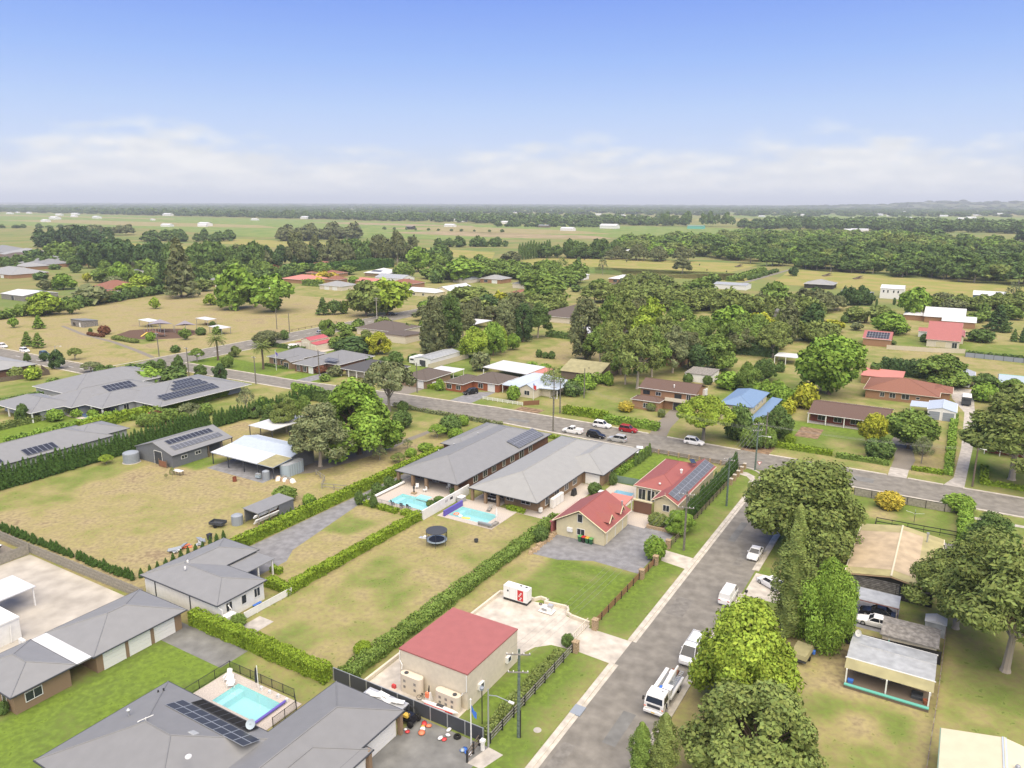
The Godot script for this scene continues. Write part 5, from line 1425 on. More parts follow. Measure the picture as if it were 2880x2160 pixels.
	o = house("farm_cottage","grey cottage with pale blue roof and white front verandah","cottage","blue_white_roof","grey_wall","white_metal",[[-137.2,-118.4,-113.6,-106.2,3.3,"gx",0.22,0.4],[-137.2,-122.6,-106.2,-100.7,2.75,"sz",0.1,-1.0],[-122.6,-118.0,-106.2,-100.9,2.7,"sz",0.1,-1.0]],
		[["S",-132,-106.57,0.1,1.8,2.0,"s"],["S",-127.5,-106.57,0.8,1.6,1.2,"w"],["S",-120.5,-106.57,0.8,1.6,1.1,"w"]])
	posts(o, [[-137,-101],[-132,-101],[-127,-101],[-122.6,-101],[-118.2,-101.2]],2.6,"charcoal")
	part(o, "verandah_sheet", MB.new().quad2([V(-137.2,2.78,-100.7),V(-122.7,2.78,-100.7),V(-122.7,3.32,-106.1),V(-137.2,3.32,-106.1)]).mesh(), M.white_roof, -o.position)
	part(o, "side_sheet", MB.new().quad2([V(-122.6,2.75,-100.9),V(-118.0,2.75,-100.9),V(-118.0,3.27,-106.1),V(-122.6,3.27,-106.1)]).mesh(), M.olive_roof, -o.position)
	o = house("carport","white flat carport half hidden behind the grey bare tree","carport","white_roof","grey_wall","white_metal",[[-146.0,-137.8,-131.2,-118.4,3.0,"flat",0,-1.0]])
	posts(o, [[-145.8,-118.6],[-142,-118.6],[-138,-118.6],[-138,-124],[-138,-131],[-145.8,-131]],2.85,"charcoal")
	q = thing("rainwater_tank","large pale blue slab-sided tank beside the grey cottage","water tank",V(-117.8,0,-105.8))
	var pts := PackedVector2Array()
	for i in 9: pts.append(Vector2(1.3 * cos(PI * i / 8),1.7 + 1.1 * sin(PI * i / 8)))
	for i in 9: pts.append(Vector2(-1.3 * cos(PI * i / 8),-1.7 - 1.1 * sin(PI * i / 8)))
	part(q, "shell", MB.new().prism(pts, 0,2.5).mesh(), M.tank_blue)
	part(q, "top", MB.new().prism(pts, 2.5,2.58).mesh(), M.zinc_roof)
	for i in 6: part(q, "rib", MB.new().box(1.3,1.34,0.1,2.4,-1.65 + i * 0.66,-1.55 + i * 0.66).mesh(), M.tank_grey)
	q = thing("water_tank","slim round grey tank at the grey cottage's front corner","water tank",V(-119.6,0,-100.4))
	part(q, "shell", MB.new().lathe([[0.75,0],[0.75,1.8],[0.3,2.0],[0.0,2.02]],14).mesh(), M.tank_grey)
	q = thing("rock_pile","pile of pale boulders beside the blue slab tank","rocks",V(-116.0,0,-101.8))
	for i in 8: part(q, "boulder", MB.new().frustum(-0.6,0.6,-0.5,0.5,0,-0.3,0.35,-0.3,0.25,0.7).mesh(),[M.sandstone, M.cloth_white, M.weathered][i % 3],V(-1.6 + i * 0.55,0,0.6 * sin(i * 2.3)),V(0, i * 0.9,0))
	q = thing("barbecue","grey barbecue trolley on the cottage patio","barbecue",V(-121.4,0.01,-99.9))
	part(q, "trolley", MB.new().box(-0.6,0.6,0.2,0.85,-0.3,0.3).mesh(), M.tank_blue)
	part(q, "hood", MB.new().cbox(-0.5,0.5,0.85,1.15,-0.3,0.3,0.1).mesh(), M.galvanised)
	fence("yard_rail","short grey timber yard rail by the big tree",[[-112.6,-107.6],[-108.6,-106.0],[-106.0,-102.6],[-101.0,-104.2]],1.2,2.6,"rail2","grey_timber","grey_timber",0.08)
	# grey shed with solar rows
	o = house("grey_shed","long grey gabled shed with two rows of solar panels","shed","grey_roof","grey_wall","charcoal",[[-154.9,-141.6,-110.2,-94.4,2.9,"gz",0.3,0.15,[-154.7,-145.2,-110.0,-94.6]]],
		[["S",-146.8,-94.57,0.0,2.6,3.0,"g","charcoal"],["E",-97.5,-141.97,1.4,1.5,0.8,"w"],["E",-101.0,-141.97,1.4,1.5,0.8,"w"]])
	part(o, "front_room", MB.new().box(-145.2,-142.0,0,2.72,-103.4,-94.62).mesh(), M.grey_wall, -o.position)
	var gw := MB.new()
	gw.tri(V(-154.7,2.7,-94.61),V(-141.8,2.7,-94.61),V(-148.25,4.75,-94.61))
	part(o, "gable_wall", gw.mesh(), M.grey_wall, -o.position)
	posts(o, [[-141.8,-103.6],[-141.8,-107],[-141.8,-110]],2.75,"timber",0.1)
	panels(o, V(-147.3,4.6,-96.6),V(0,0,-1.05),V(1.72,-0.516,0),11,1)
	panels(o, V(-144.9,3.88,-96.2),V(0,0,-1.05),V(1.72,-0.516,0),12,1,"pale_cells")
	q = thing("water_tank","round ribbed grey water tank at the long shed's front","water tank",V(-153.4,0,-92.4))
	part(q, "slab", MB.new().lathe([[0,0.08],[1.9,0.08],[1.95,0]],18).mesh(), M.concrete)
	part(q, "shell", MB.new().lathe([[1.65,0.08],[1.65,2.2],[1.5,2.3],[0.4,2.55],[0,2.58]],20).mesh(), M.tank_grey)
	for i in 6: part(q, "hoop", MB.new().lathe([[1.65,0],[1.7,0.04],[1.65,0.08]],20).mesh(), M.tank_grey, V(0,0.3 + i * 0.33,0))
	q = thing("timber_gate","rusty timber gate frame leaning on the long shed","gate",V(-144.4,0,-93.9))
	part(q, "panel", MB.new().box(-1.3,1.3,0.1,1.4,-0.05,0.05).mesh(), M.rust_timber)
	for x in [-1.35,1.35]: part(q, "post", MB.new().box(x - 0.07, x + 0.07,0,1.8,-0.07,0.07).mesh(), M.timber)
	q = thing("workbench","old timber workbench under the thin young tree","table",V(-137.4,0,-92.6),0.1)
	part(q, "top", MB.new().box(-1.1,1.1,0.9,1.0,-0.5,0.5).mesh(), M.cloth_white)
	for p in [[-0.9,-0.4],[0.9,-0.4],[-0.9,0.4],[0.9,0.4]]: part(q, "leg", MB.new().box(p[0] - 0.06, p[0] + 0.06,0,0.9, p[1] - 0.06, p[1] + 0.06).mesh(), M.timber)
	q = thing("fire_drum","rusty oil drum standing on the dry paddock","drum",V(-124.2,0,-96.2))
	part(q, "shell", MB.new().lathe([[0.0,0],[0.4,0],[0.4,0.42],[0.43,0.45],[0.4,0.48],[0.4,1.0],[0.36,1.0],[0.36,0.2]],12).mesh(), M.brick_red)

func left_houses() -> void:
	# the house nearest the camera
	var o := house("hip_roof_house","large grey hip-roofed house with pool in the near left corner","house","slate_roof","cream_wall","charcoal",[[-72.5,-54.0,-44.8,-30.2,2.8,"hip",0.34,0.6],[-56.1,-46.3,-54.7,-30.0,2.8,"hip",0.34,0.6],[-53.6,-45.4,-48.7,-24.0,2.5,"hip",0.34,0.6]],
		[["E",-51.6,-46.87,0.0,4.4,2.2,"g"],["E",-46.2,-45.97,0.0,3.6,2.1,"g"],["N",-63,-44.2,0.1,2.4,2.1,"s"]])
	posts(o, [[-46.6,-54.4],[-45.7,-48.4]],2.6,"brick_tan",0.22)
	var up := V(0,0.34,1.0) * 1.04
	panels(o, V(-67.3,3.38,-43.0),V(1.52,0,0), up, 8,2)
	panels(o, V(-66.2,2.86,-44.62),V(1.12,0,0),V(0,0.34,1.0) * 1.45,8,1,"rubber","heater_mat","charcoal")
	for p in [[-71.0,3.05,-42.6],[-70.6,3.2,-43.0]]: part(o, "vent_pipe", MB.new().tube([V(0,-0.2,0),V(0,0.5,0)],[0.09],8).mesh(), M.black_metal, V(p[0], p[1], p[2]) - o.position)
	part(o, "roof_vent", MB.new().tube([V(0,-0.2,0),V(0,0.5,0)],[0.08],8).lathe([[0.0,0.5],[0.22,0.5],[0.26,0.65],[0.0,0.85]],10).mesh(), M.galvanised, V(-69.4,3.9,-38.2) - o.position)
	part(o, "skylight", MB.new().cbox(-0.45,0.45,0,0.18,-0.35,0.35,0.03).mesh(), M.pale_grey_wall, V(-60.4,4.55,-39.3) - o.position, V(-0.33,0,0))
	part(o, "dome_vent", MB.new().lathe([[0.3,0],[0.3,0.12],[0.15,0.24],[0.0,0.27]],12).mesh(), M.cloth_white, V(-57.4,5.1,-36.6) - o.position)
	part(o, "antenna", MB.new().tube([V(-0.6,0.1,0.5),V(0.6,0.7,-0.5)],[0.04],5).tube([V(0,-0.3,0),V(0,0.5,0)],[0.035],5).tube([V(-0.5,0.1,0.2),V(-0.3,0.25,0.7)],[0.025],4).mesh(), M.white_metal, V(-65.4,5.1,-37.6) - o.position)
	var dish := part(o, "satellite_dish", MB.new().lathe([[0.0,0.0],[0.3,0.06],[0.5,0.18],[0.52,0.2],[0.3,0.1],[0.0,0.04]],14).mesh(), M.tank_blue, V(-57.6,3.7,-44.0) - o.position, V(0.9,0.4,0))
	part(dish, "arm", MB.new().tube([V(0,0,0),V(0,0.6,0)],[0.03],5).mesh(), M.galvanised)
	pool("turquoise pool with an indigo cover roller in the near left garden", POOLS[0],1.4,[-71.7,-59.4,-52.4,-45.4],"pool_lining","paver")
	var q := thing("pool_cover_roller","long indigo pool cover roll on the near pool's edge","pool cover",V(-61.1,0.1,-49.3))
	part(q, "roll", MB.new().tube([V(0,0.25,-2.2),V(0,0.25,2.2)],[0.16],10).mesh(), M.purple)
	for z in [-2.1,2.1]: part(q, "stand", MB.new().box(-0.15,0.15,0,0.3,-0.04,0.04).mesh(), M.galvanised, V(0,0, z))
	fence("pool_fence","black pool fence round the near left pool",[[-71.9,-46.0],[-71.9,-52.6],[-61.0,-52.8],[-59.2,-51.4],[-59.2,-48.0]],1.25,1.9,"bars","black_metal","black_metal",0.035)
	for c in [[-70.2,-51.0,0.5,"white slatted deck chair at the fence by the near pool"],[-69.0,-50.4,0.75,"second white slatted deck chair closer to the near pool"]]:
		var d := thing("deck_chair", c[3],"chair",V(c[0],0.09, c[1]), c[2],"white deck chairs by the near pool")
		for i in 5: part(d, "seat_slat", MB.new().box(-0.32 + i * 0.13,-0.21 + i * 0.13,0,0.03,-0.35,0.4).mesh(), M.white_metal, V(0,0.36,0),V(0.15,0,0))
		for i in 5: part(d, "back_slat", MB.new().box(-0.32 + i * 0.13,-0.21 + i * 0.13,0,0.85 + 0.08 * sin(PI * i / 4),0,0.03).mesh(), M.white_metal, V(0,0.36,-0.36),V(-0.35,0,0))
		for s in [-0.4,0.4]:
			part(d, "arm", MB.new().box(s - 0.07, s + 0.07,0.58,0.62,-0.4,0.45).mesh(), M.white_metal)
			part(d, "leg", MB.new().box(s - 0.03, s + 0.03,0,0.58,0.32,0.42).box(s - 0.03, s + 0.03,0,0.45,-0.42,-0.34).mesh(), M.white_metal)
	q = thing("patio_umbrella","closed black umbrella on a white stand by the near pool","umbrella",V(-66.3,0.09,-51.9))
	part(q, "pole", MB.new().tube([V(0.25,0,0),V(0.25,2.9,0)],[0.05],6).mesh(), M.white_metal)
	part(q, "canopy", MB.new().lathe([[0.0,0.6],[0.18,0.65],[0.16,1.6],[0.08,2.5],[0,2.6]],9).mesh(), M.black_metal)
	for i in 4:
		q = thing("pool_post","small white post along the near pool's far edge","post",V(-65.3 + i * 1.4,0.09,-51.75),0.0,"white posts along the near pool")
		part(q, "pillar", MB.new().cbox(-0.12,0.12,0,0.5,-0.12,0.12,0.03).mesh(), M.cloth_white)
		part(q, "spout", MB.new().box(-0.05,0.05,0.34,0.4,0.12,0.25).mesh(), M.galvanised)
	# garages and wing
	o = house("garage_block","tan brick triple garage joined to a small hip-roofed wing","garage","grey_roof","brick_tan","charcoal",[[-94.9,-84.5,-56.0,-43.2,2.7,"hip",0.33,0.55],[-94.9,-84.8,-41.3,-34.0,2.7,"hip",0.33,0.55],[-94.8,-84.7,-43.1,-41.4,2.72,"flat",0,-1.0]],
		[["E",-52.9,-85.03,0.0,2.8,2.2,"g"],["E",-49.4,-85.03,0.0,2.8,2.2,"g"],["E",-46.0,-85.03,0.0,2.7,2.2,"g"],["E",-36.6,-85.33,0.9,1.9,1.2,"w"],["S",-87.5,-34.53,0.6,1.0,1.3,"w"]])
	part(o, "link_sheet", MB.new().box(-94.7,-84.75,2.725,2.75,-43.15,-41.35).mesh(), M.white_roof, -o.position)
	part(o, "link_wall", MB.new().box(-94.3,-94.1,0,2.5,-43.8,-40.7).mesh(), M.cream_wall, -o.position)
	part(o, "air_conditioner", MB.new().cbox(-0.5,0.5,0,0.8,-0.2,0.2,0.04).mesh(), M.white_metal, V(-95.4,2.2,-40.6) - o.position)
	part(o, "roof_vent", MB.new().lathe([[0.2,0],[0.2,0.15],[0,0.25]],10).mesh(), M.cloth_white, V(-91.4,3.6,-35.6) - o.position)
	q = house("white_annexe","white flat-roofed annexe at the left edge behind the garages","annexe","white_roof","white_wall","white_metal",[[-108.0,-101.1,-43.1,-33.0,2.85,"flat",0,0.02]],[["S",-103,-33.0,0,0.9,2.0,"d"],["E",-39.8,-101.1,0.02,1.0,2.0,"d"]])
	part(q, "parapet", MB.new().box(-108.05,-101.05,2.86,3.1,-43.15,-42.95).box(-101.25,-101.05,2.86,3.1,-42.95,-33.0).mesh(), M.white_wall, -q.position)
	part(q, "downpipe", MB.new().tube([V(-100.95,2.4,-41.9),V(-100.9,0.1,-41.7)],[0.06],6).mesh(), M.white_metal, -q.position)
	q = house("shade_roof","flat white shade roof over the concrete yard at left","awning","white_roof","white_wall","white_metal",[[-114.0,-107.8,-48.7,-41.0,3.0,"flat",0,-1.0]])
	posts(q, [[-113.7,-48.4],[-108.1,-48.4],[-108.1,-43.6]],2.85,"white_metal")
	fence("paling_fence","long weathered timber paling fence behind the concrete yard",[[-150,-56.9],[-125.8,-56.9],[-96.4,-57.3]],1.85,2.4,"paling","grey_timber","grey_timber",0.06)
	fence("paling_fence","short weathered paling fence dividing the concrete yard",[[-125.7,-56.5],[-125.4,-40]],1.85,2.4,"paling","grey_timber","grey_timber",0.06)
	q = thing("boat_trailer","covered boat on a trailer behind the short paling fence","boat",V(-132.6,0,-53.4),0.2)
	part(q, "hull", MB.new().frustum(-1.9,2.2,-0.6,0.6,0.5,-2.1,2.7,-0.95,0.95,1.2).mesh(), M.black_paint)
	part(q, "cover", MB.new().frustum(-2.1,2.6,-0.95,0.95,1.2,-1.4,0.8,-0.5,0.5,1.75).mesh(), M.cloth_white)
	for z in [-0.8,0.8]: part(q, "wheel", MB.new().tube([V(-0.4,0.3, z - 0.09),V(-0.4,0.3, z + 0.09)],[0.3],10).mesh(), M.rubber)
	o = house("white_house","white weatherboard house with grey hip roof behind the garages","house","grey_roof","white_wall","charcoal",[[-98.2,-81.3,-66.9,-58.4,3.0,"hip",0.27,0.35],[-98.2,-90.0,-73.0,-59.4,3.0,"hip",0.27,0.35]],
		[["E",-60.5,-81.63,1.1,1.1,1.4,"w"],["E",-63.0,-81.63,1.0,0.9,1.4,"w"],["E",-65.3,-81.63,1.0,1.1,1.4,"w"],["E",-69.6,-90.33,0.1,1.8,2.1,"s"]])
	for x in [-95.4,-87.6]: part(o, "wall_post", MB.new().box(-0.1,0.1,0,2.8,0,0.06).mesh(), M.charcoal, V(x, 0,-58.75) - o.position)
	for p in [[-93.8,4.0,-63.2],[-92.2,4.1,-61.6]]: part(o, "roof_vent", MB.new().lathe([[0.14,0],[0.14,0.35],[0,0.5]],8).mesh(), M.cloth_white, V(p[0], p[1], p[2]) - o.position)
	part(o, "downpipe", MB.new().tube([V(-81.5,2.7,-58.6),V(-81.0,2.2,-58.9),V(-81.0,0.5,-58.9)],[0.06],6).mesh(), M.white_metal, -o.position)
	part(o, "porch", MB.new().box(-90.2,-86.0,2.6,2.72,-72.6,-67.2).mesh(), M.grey_roof, -o.position)
	posts(o, [[-86.3,-72.3],[-86.3,-69.6],[-86.3,-67.5]],2.6,"white_metal",0.1)
	q = thing("water_tank","white slim tank with pipes at the white house's near corner","water tank",V(-80.4,0,-59.4))
	part(q, "shell", MB.new().cbox(-0.5,0.5,0.05,1.6,-0.9,0.9,0.12).mesh(), M.white_metal)
	part(q, "pipe", MB.new().tube([V(0,1.6,-0.5),V(0,2.1,-0.5),V(-0.6,2.5,-0.5)],[0.06],6).mesh(), M.white_metal)
	fence("panel_fence","low white panel fence curving beside the white house path",[[-79.6,-61.3],[-79.5,-65.6],[-79.4,-69.6]],1.1,2.1,"sheet","white_metal","white_wall")
	slab("paving","concrete",-78.6,-75.8,-63.0,-59.4,2)
	q = thing("bench","small blue bench against the white house","bench",V(-80.9,0.01,-64.6), PI / 2)
	part(q, "seat", MB.new().box(-0.7,0.7,0.4,0.46,-0.22,0.22).mesh(), M.blue_plastic)
	for s in [-0.55,0.55]: part(q, "leg", MB.new().box(s - 0.05, s + 0.05,0,0.4,-0.2,0.2).mesh(), M.charcoal)
	# roofs beyond the conifers
	o = house("hip_roof_house","long pale grey roof with six solar panels behind the conifer row","house","grey_roof","pale_grey_wall","charcoal",[[-182.5,-167.0,-97.0,-64.0,2.7,"hip",0.3,0.5],[-181.0,-169.3,-102.5,-90.0,2.7,"hip",0.3,0.5]])
	panels(o, V(-170.4,3.75,-78.2),V(0,0,-1.12),V(2.6,-0.78,0),6,1)
	panels(o, V(-169.6,3.5,-70.2),V(0,0,-1.12),V(1.9,-0.57,0),3,1)
	o = house("rambling_house","rambling grey-roofed house with two solar arrays beyond the lawn","house","grey_roof","pale_grey_wall","white_metal",[[-205.5,-180.6,-148.8,-118.4,2.75,"hip",0.25,0.6,[-204.9,-184.4,-148,-119.2]],[-207.0,-192.1,-128.0,-109.3,2.75,"hip",0.27,0.6,[-206.4,-192.8,-127,-114.5]],[-215.5,-199.6,-134.0,-105.4,2.75,"hip",0.32,0.6,[-215,-201,-133,-108.2]],[-233.2,-212.0,-145.2,-113.0,2.75,"hip",0.3,0.6],[-222.5,-203.0,-109.5,-96.9,2.7,"hip",0.32,0.6,[-221.9,-203.6,-109,-99.6]]],
		[["S",-198,-114.47,0.1,2.6,2.1,"s"],["S",-208,-99.57,0.3,1.8,1.9,"w"],["S",-213,-99.57,0.3,1.8,1.9,"w"],["E",-116.5,-192.77,0.2,1.6,2.0,"s"],["S",-188.5,-119.17,0.1,2.2,2.1,"s"]])
	posts(o, [[-197.8,-109.8],[-192.7,-109.8],[-203.4,-97.4],[-208.5,-97.4],[-215,-97.4]],2.6,"white_metal",0.16)
	panels(o, V(-206.6,4.98,-118.2),V(0,0,-1.2),V(1.9,-0.608,0),7,2)
	for r in [[-192.0,-130.4,6],[-190.2,-128.6,9],[-188.4,-127.0,11]]: panels(o, V(r[0],5.9 - (r[0] + 193) * 0.25, r[1]),V(0,0,-1.05),V(1.7,-0.425,0), r[2],1)
	for x in [-186.2,-184.4]: panels(o, V(x, 5.9 - (x + 193) * 0.25,-121.4),V(0,0,-1.05),V(1.55,-0.3875,0),17,1)
	pool("small deep blue pool on the rambling house's patio", POOLS[5],1.2,[-203.0,-191.5,-112.2,-105.6],"blue_plastic","paver")
	q = thing("outdoor_table","pale dining table with benches under the rambling house patio","table",V(-197.0,0.06,-113.2))
	part(q, "top", MB.new().cbox(-1.3,1.3,0.7,0.78,-0.5,0.5,0.02).mesh(), M.sandstone)
	for s in [-1.0,1.0]: part(q, "leg", MB.new().box(s - 0.06, s + 0.06,0,0.7,-0.4,0.4).mesh(), M.timber)
	for s in [-0.85,0.85]: part(q, "bench", MB.new().box(-1.1,1.1,0.4,0.46, s - 0.16, s + 0.16).mesh(), M.cloth_white)
	o = house("hip_roof_house","grey-roofed house at the left frame edge by the park street","house","pale_roof","brick_brown","charcoal",[[-290.0,-264.6,-131.0,-104.0,2.75,"hip",0.22,0.6]])
	fence("paling_fence","dark timber fence round the left edge house's garden",[[-262.0,-108],[-258.4,-120],[-257.0,-130.4],[-268,-133.6]],1.6,2.4,"paling","timber","timber",0.08)
	o = house("toilet_block","small grey amenities block in the dry park","amenities block","slate_roof","weathered","charcoal",[[-352.5,-342.0,-198.5,-191.0,2.6,"sZ",0.1,0.3]],[["S",-349.5,-191.27,0.3,2.0,1.6,"w","timber"],["S",-345.0,-191.27,0.1,1.0,2.0,"d"]])
	# playground
	q = thing("playground_frame","climbing frame with slide on the dark playground surface","playground",V(-296,0,-196))
	for p in [[-5,-2],[-5,2],[-1,-2],[-1,2],[3,-2],[3,2],[6,0]]: part(q, "post", MB.new().tube([V(p[0],0, p[1]),V(p[0],3.2, p[1])],[0.09],6).mesh(), M.galvanised)
	part(q, "platform", MB.new().box(-5,-1,1.3,1.42,-2,2).box(3,6,1.1,1.2,-1.5,1.5).mesh(), M.brick_brown)
	part(q, "slide", MB.new().box(-0.4,0.4,0,0.1,0,3.4).mesh(), M.yellow_plastic, V(-3,1.35,2),V(0.42,0,0))
	part(q, "bridge", MB.new().box(-1,3,1.28,1.36,-0.6,0.6).mesh(), M.rust_timber)
	for s in [[-303,-203,4.6,"larger mauve shade sail over the playground"],[-291,-207,3.8,"smaller mauve shade sail behind the playground"]]:
		q = thing("shade_sail", s[3],"shade sail",V(s[0],0, s[1]),0.0,"playground shade sails")
		var cs := [V(-s[2],3.2, s[2] * 0.7),V(s[2],4.6, s[2] * 0.7),V(s[2],3.4,-s[2] * 0.7),V(-s[2],4.8,-s[2] * 0.7)]
		part(q, "sail", MB.new().quad2(cs).mesh(), M.sail)
		for c in cs: part(q, "post", MB.new().tube([V(c.x, 0, c.z), c],[0.09],6).mesh(), M.galvanised)
	for s in [[-320,-209,"white_roof","tall open picnic shelter left of the playground"],[-302,-226,"white_roof","picnic shelter with red sides behind the playground"],[-276.5,-213.5,"white_roof","low white picnic shelter right of the playground"]]:
		q = house("picnic_shelter", s[3],"shelter", s[2],"brick_red","galvanised",[[s[0] - 4.2, s[0] + 4.2, s[1] - 2.6, s[1] + 2.6,2.9,"sx",0.04,-1.0]],[],"park picnic shelters")
		posts(q, [[s[0] - 3.9, s[1] - 2.3],[s[0] + 3.9, s[1] - 2.3],[s[0] - 3.9, s[1] + 2.3],[s[0] + 3.9, s[1] + 2.3]],2.8,"galvanised")
		part(q, "table", MB.new().box(-1.2,1.2,0.7,0.8,-0.5,0.5).box(-0.1,0.1,0,0.7,-0.4,0.4).mesh(), M.brick_brown)
	fence("log_barrier","low log barrier along the park side of the street",[[-254.5,-222],[-254.5,-262]],0.8,4.0,"rail1","timber","timber",0.1)

func right_houses() -> void:
	var o := house("tan_roof_house","low timber house with patched tan and peach roof","house","tan_roof","dark_wall","cream_wall",[[-10.3,1.95,-133.9,-113.4,2.7,"gz",0.17,0.6]],
		[["S",-2.6,-113.97,0.8,1.6,1.4,"w","dark_wall"],["S",-0.8,-113.97,0.8,1.2,1.4,"w","dark_wall"]])
	var t := MB.new()
	t.quad2([V(-10.2,2.74,-115.6),V(-4.25,3.752,-115.6),V(-4.25,3.752,-130.6),V(-10.2,2.74,-130.6)])
	t.quad2([V(-4.1,3.752,-115.6),V(-1.0,3.227,-115.6),V(-1.0,3.227,-132.0),V(-4.1,3.752,-132.0)])
	part(o, "peach_sheet", t.mesh(), M.peach_roof, -o.position)
	part(o, "ridge_flashing", MB.new().box(-4.3,-4.05,3.78,3.83,-133.9,-113.4).mesh(), M.cream_roof, -o.position)
	part(o, "flue", MB.new().tube([V(0,-0.1,0),V(0,1.4,0)],[0.13],8).lathe([[0.22,1.35],[0.22,1.6],[0,1.65]],8).mesh(), M.galvanised, V(-0.4,3.1,-130.4) - o.position)
	part(o, "bargeboard", MB.new().tube([V(-6.1,2.55,10.35),V(0,3.58,10.35),V(6.1,2.55,10.35)],[0.1],4).mesh(), M.brick_tan)
	for i in 8: part(o, "weatherboard", MB.new().box(-5.4,1.2,0,0.2,0,0.03).mesh(), M.weathered, V(-4.17,0.4 + i * 0.27,-113.96) - o.position)
	var q := house("carport","low grey carport roof with red edge before the timber house","carport","zinc_roof","dark_wall","brick_red",[[-8.4,-2.5,-109.7,-106.6,2.45,"sz",0.1,-1.0]])
	posts(q, [[-8.2,-106.8],[-2.7,-106.8],[-8.2,-109.5],[-2.7,-109.5]],2.35,"weathered")
	part(q, "edge_board", MB.new().box(-8.4,-2.5,2.28,2.36,-106.6,-106.55).mesh(), M.brick_red, -q.position)
	q = house("old_shed","weathered grey gabled shed beside the parked white sedan","shed","weathered","cream_wall","weathered",[[-4.0,2.6,-103.6,-98.7,2.4,"gx",0.14,0.25]])
	q = thing("garden_cabinet","small pale metal garden shed behind the weathered shed","shed",V(2.0,0,-107.0))
	part(q, "walls", MB.new().box(-1.2,1.2,0,1.9,-1.0,1.0).mesh(), M.zinc_roof)
	part(q, "roof", MB.new().frustum(-1.3,1.3,-1.1,1.1,1.9,-0.05,0.05,-1.1,1.1,2.3).mesh(), M.white_roof)
	fence("panel_fence","black screen fence behind the verandah cottage",[[-8.6,-97.9],[2.9,-99.0]],1.85,2.9,"sheet","black_metal","black_metal")
	fence("panel_fence","black screen fence under the willow",[[-16.5,-98.2],[-10.7,-98.0]],1.85,2.9,"sheet","black_metal","black_metal")
	q = thing("farm_gate","galvanised mesh gate between the two black screens","gate",V(-9.6,0,-97.9))
	part(q, "gate_frame", MB.new().tube([V(-1.0,0.1,0),V(1.0,0.1,0),V(1.0,1.2,0),V(-1.0,1.2,0),V(-1.0,0.1,0)],[0.035],5).mesh(), M.galvanised)
	for i in 7: part(q, "bar", MB.new().tube([V(-0.8 + i * 0.27,0.1,0),V(-0.8 + i * 0.27,1.2,0)],[0.015],4).mesh(), M.galvanised)
	o = house("verandah_cottage","small white cottage with silver roof and teal-edged deck","cottage","zinc_roof","white_wall","white_metal",[[-6.9,2.45,-96.2,-90.2,2.85,"gx",0.11,0.1,[-6.8,2.35,-96.1,-91.5]]],[["S",-2.6,-91.47,0.42,1.0,2.0,"d"],["S",-1.4,-91.47,0.42,1.0,2.0,"s","charcoal"],["S",-4.6,-91.47,1.0,1.4,1.1,"w"],["S",0.9,-91.47,1.0,1.4,1.1,"w"]])
	part(o, "awning", MB.new().quad2([V(-6.9,2.2,-88.7),V(2.45,2.2,-88.7),V(2.45,2.78,-90.15),V(-6.9,2.78,-90.15)]).mesh(), M.olive_roof, -o.position)
	part(o, "deck", MB.new().box(-6.7,2.2,0,0.42,-91.5,-88.0).mesh(), M.timber, -o.position)
	part(o, "deck_edge", MB.new().box(-6.7,2.2,0.36,0.5,-88.35,-87.95).mesh(), M.teal, -o.position)
	part(o, "yellow_band", MB.new().box(-6.7,2.2,0.5,0.7,-91.48,-91.45).mesh(), M.yellow_plastic, -o.position)
	posts(o, [[-6.6,-88.6],[-2.3,-88.6],[2.1,-88.6]],2.2,"white_metal")
	var ds := part(o, "satellite_dish", MB.new().lathe([[0.0,0.0],[0.3,0.06],[0.45,0.16],[0.3,0.1],[0.0,0.04]],12).mesh(), M.white_metal, V(-6.2,3.5,-95.2) - o.position, V(1.1,-0.6,0))
	part(ds, "arm", MB.new().tube([V(0,0,0),V(0,0.5,0)],[0.025],5).mesh(), M.galvanised)
	q = thing("deck_sofa","dark cushioned sofa on the cottage deck","sofa",V(0.9,0.42,-89.6))
	part(q, "seat", MB.new().cbox(-0.6,0.6,0,0.4,-0.35,0.35,0.05).mesh(), M.charcoal)
	part(q, "back", MB.new().cbox(-0.6,0.6,0.4,0.8,-0.35,-0.15,0.05).mesh(), M.black_metal)
	q = thing("planter_pot","orange terracotta pot at the cottage deck's right end","pot",V(1.8,0.42,-88.9))
	part(q, "pot", MB.new().lathe([[0.0,0],[0.2,0],[0.3,0.55],[0.25,0.55],[0.2,0.4],[0,0.4]],10).mesh(), M.brick_orange)
	q = thing("storage_tub","blue plastic tub at the cottage deck's left end","tub",V(-6.1,0.42,-88.8))
	part(q, "shell", MB.new().frustum(-0.25,0.25,-0.2,0.2,0,-0.32,0.32,-0.26,0.26,0.4).mesh(), M.blue_plastic)
	q = thing("patio_umbrella","closed teal umbrella behind the cottage's silver roof","umbrella",V(-2.9,0,-97.0))
	part(q, "pole", MB.new().tube([V(0,0,0),V(0,2.9,0)],[0.035],6).mesh(), M.white_metal)
	part(q, "canopy", MB.new().lathe([[0.0,1.0],[0.3,1.05],[0.2,1.9],[0.0,2.9]],8).mesh(), M.teal)
	q = thing("camper_trailer","olive canvas-covered trailer under the bright tree","trailer",V(-12.2,0,-91.6),-0.1)
	part(q, "tray", MB.new().box(-1.0,1.0,0.45,0.85,-1.7,1.7).mesh(), M.charcoal)
	part(q, "canvas", MB.new().frustum(-1.1,1.1,-1.8,1.8,0.85,-0.95,0.95,-1.6,1.6,1.35).mesh(), M.olive_roof)
	for x in [-1.05,1.05]: part(q, "wheel", MB.new().tube([V(x - 0.08,0.3,0),V(x + 0.08,0.3,0)],[0.3],10).mesh(), M.rubber)
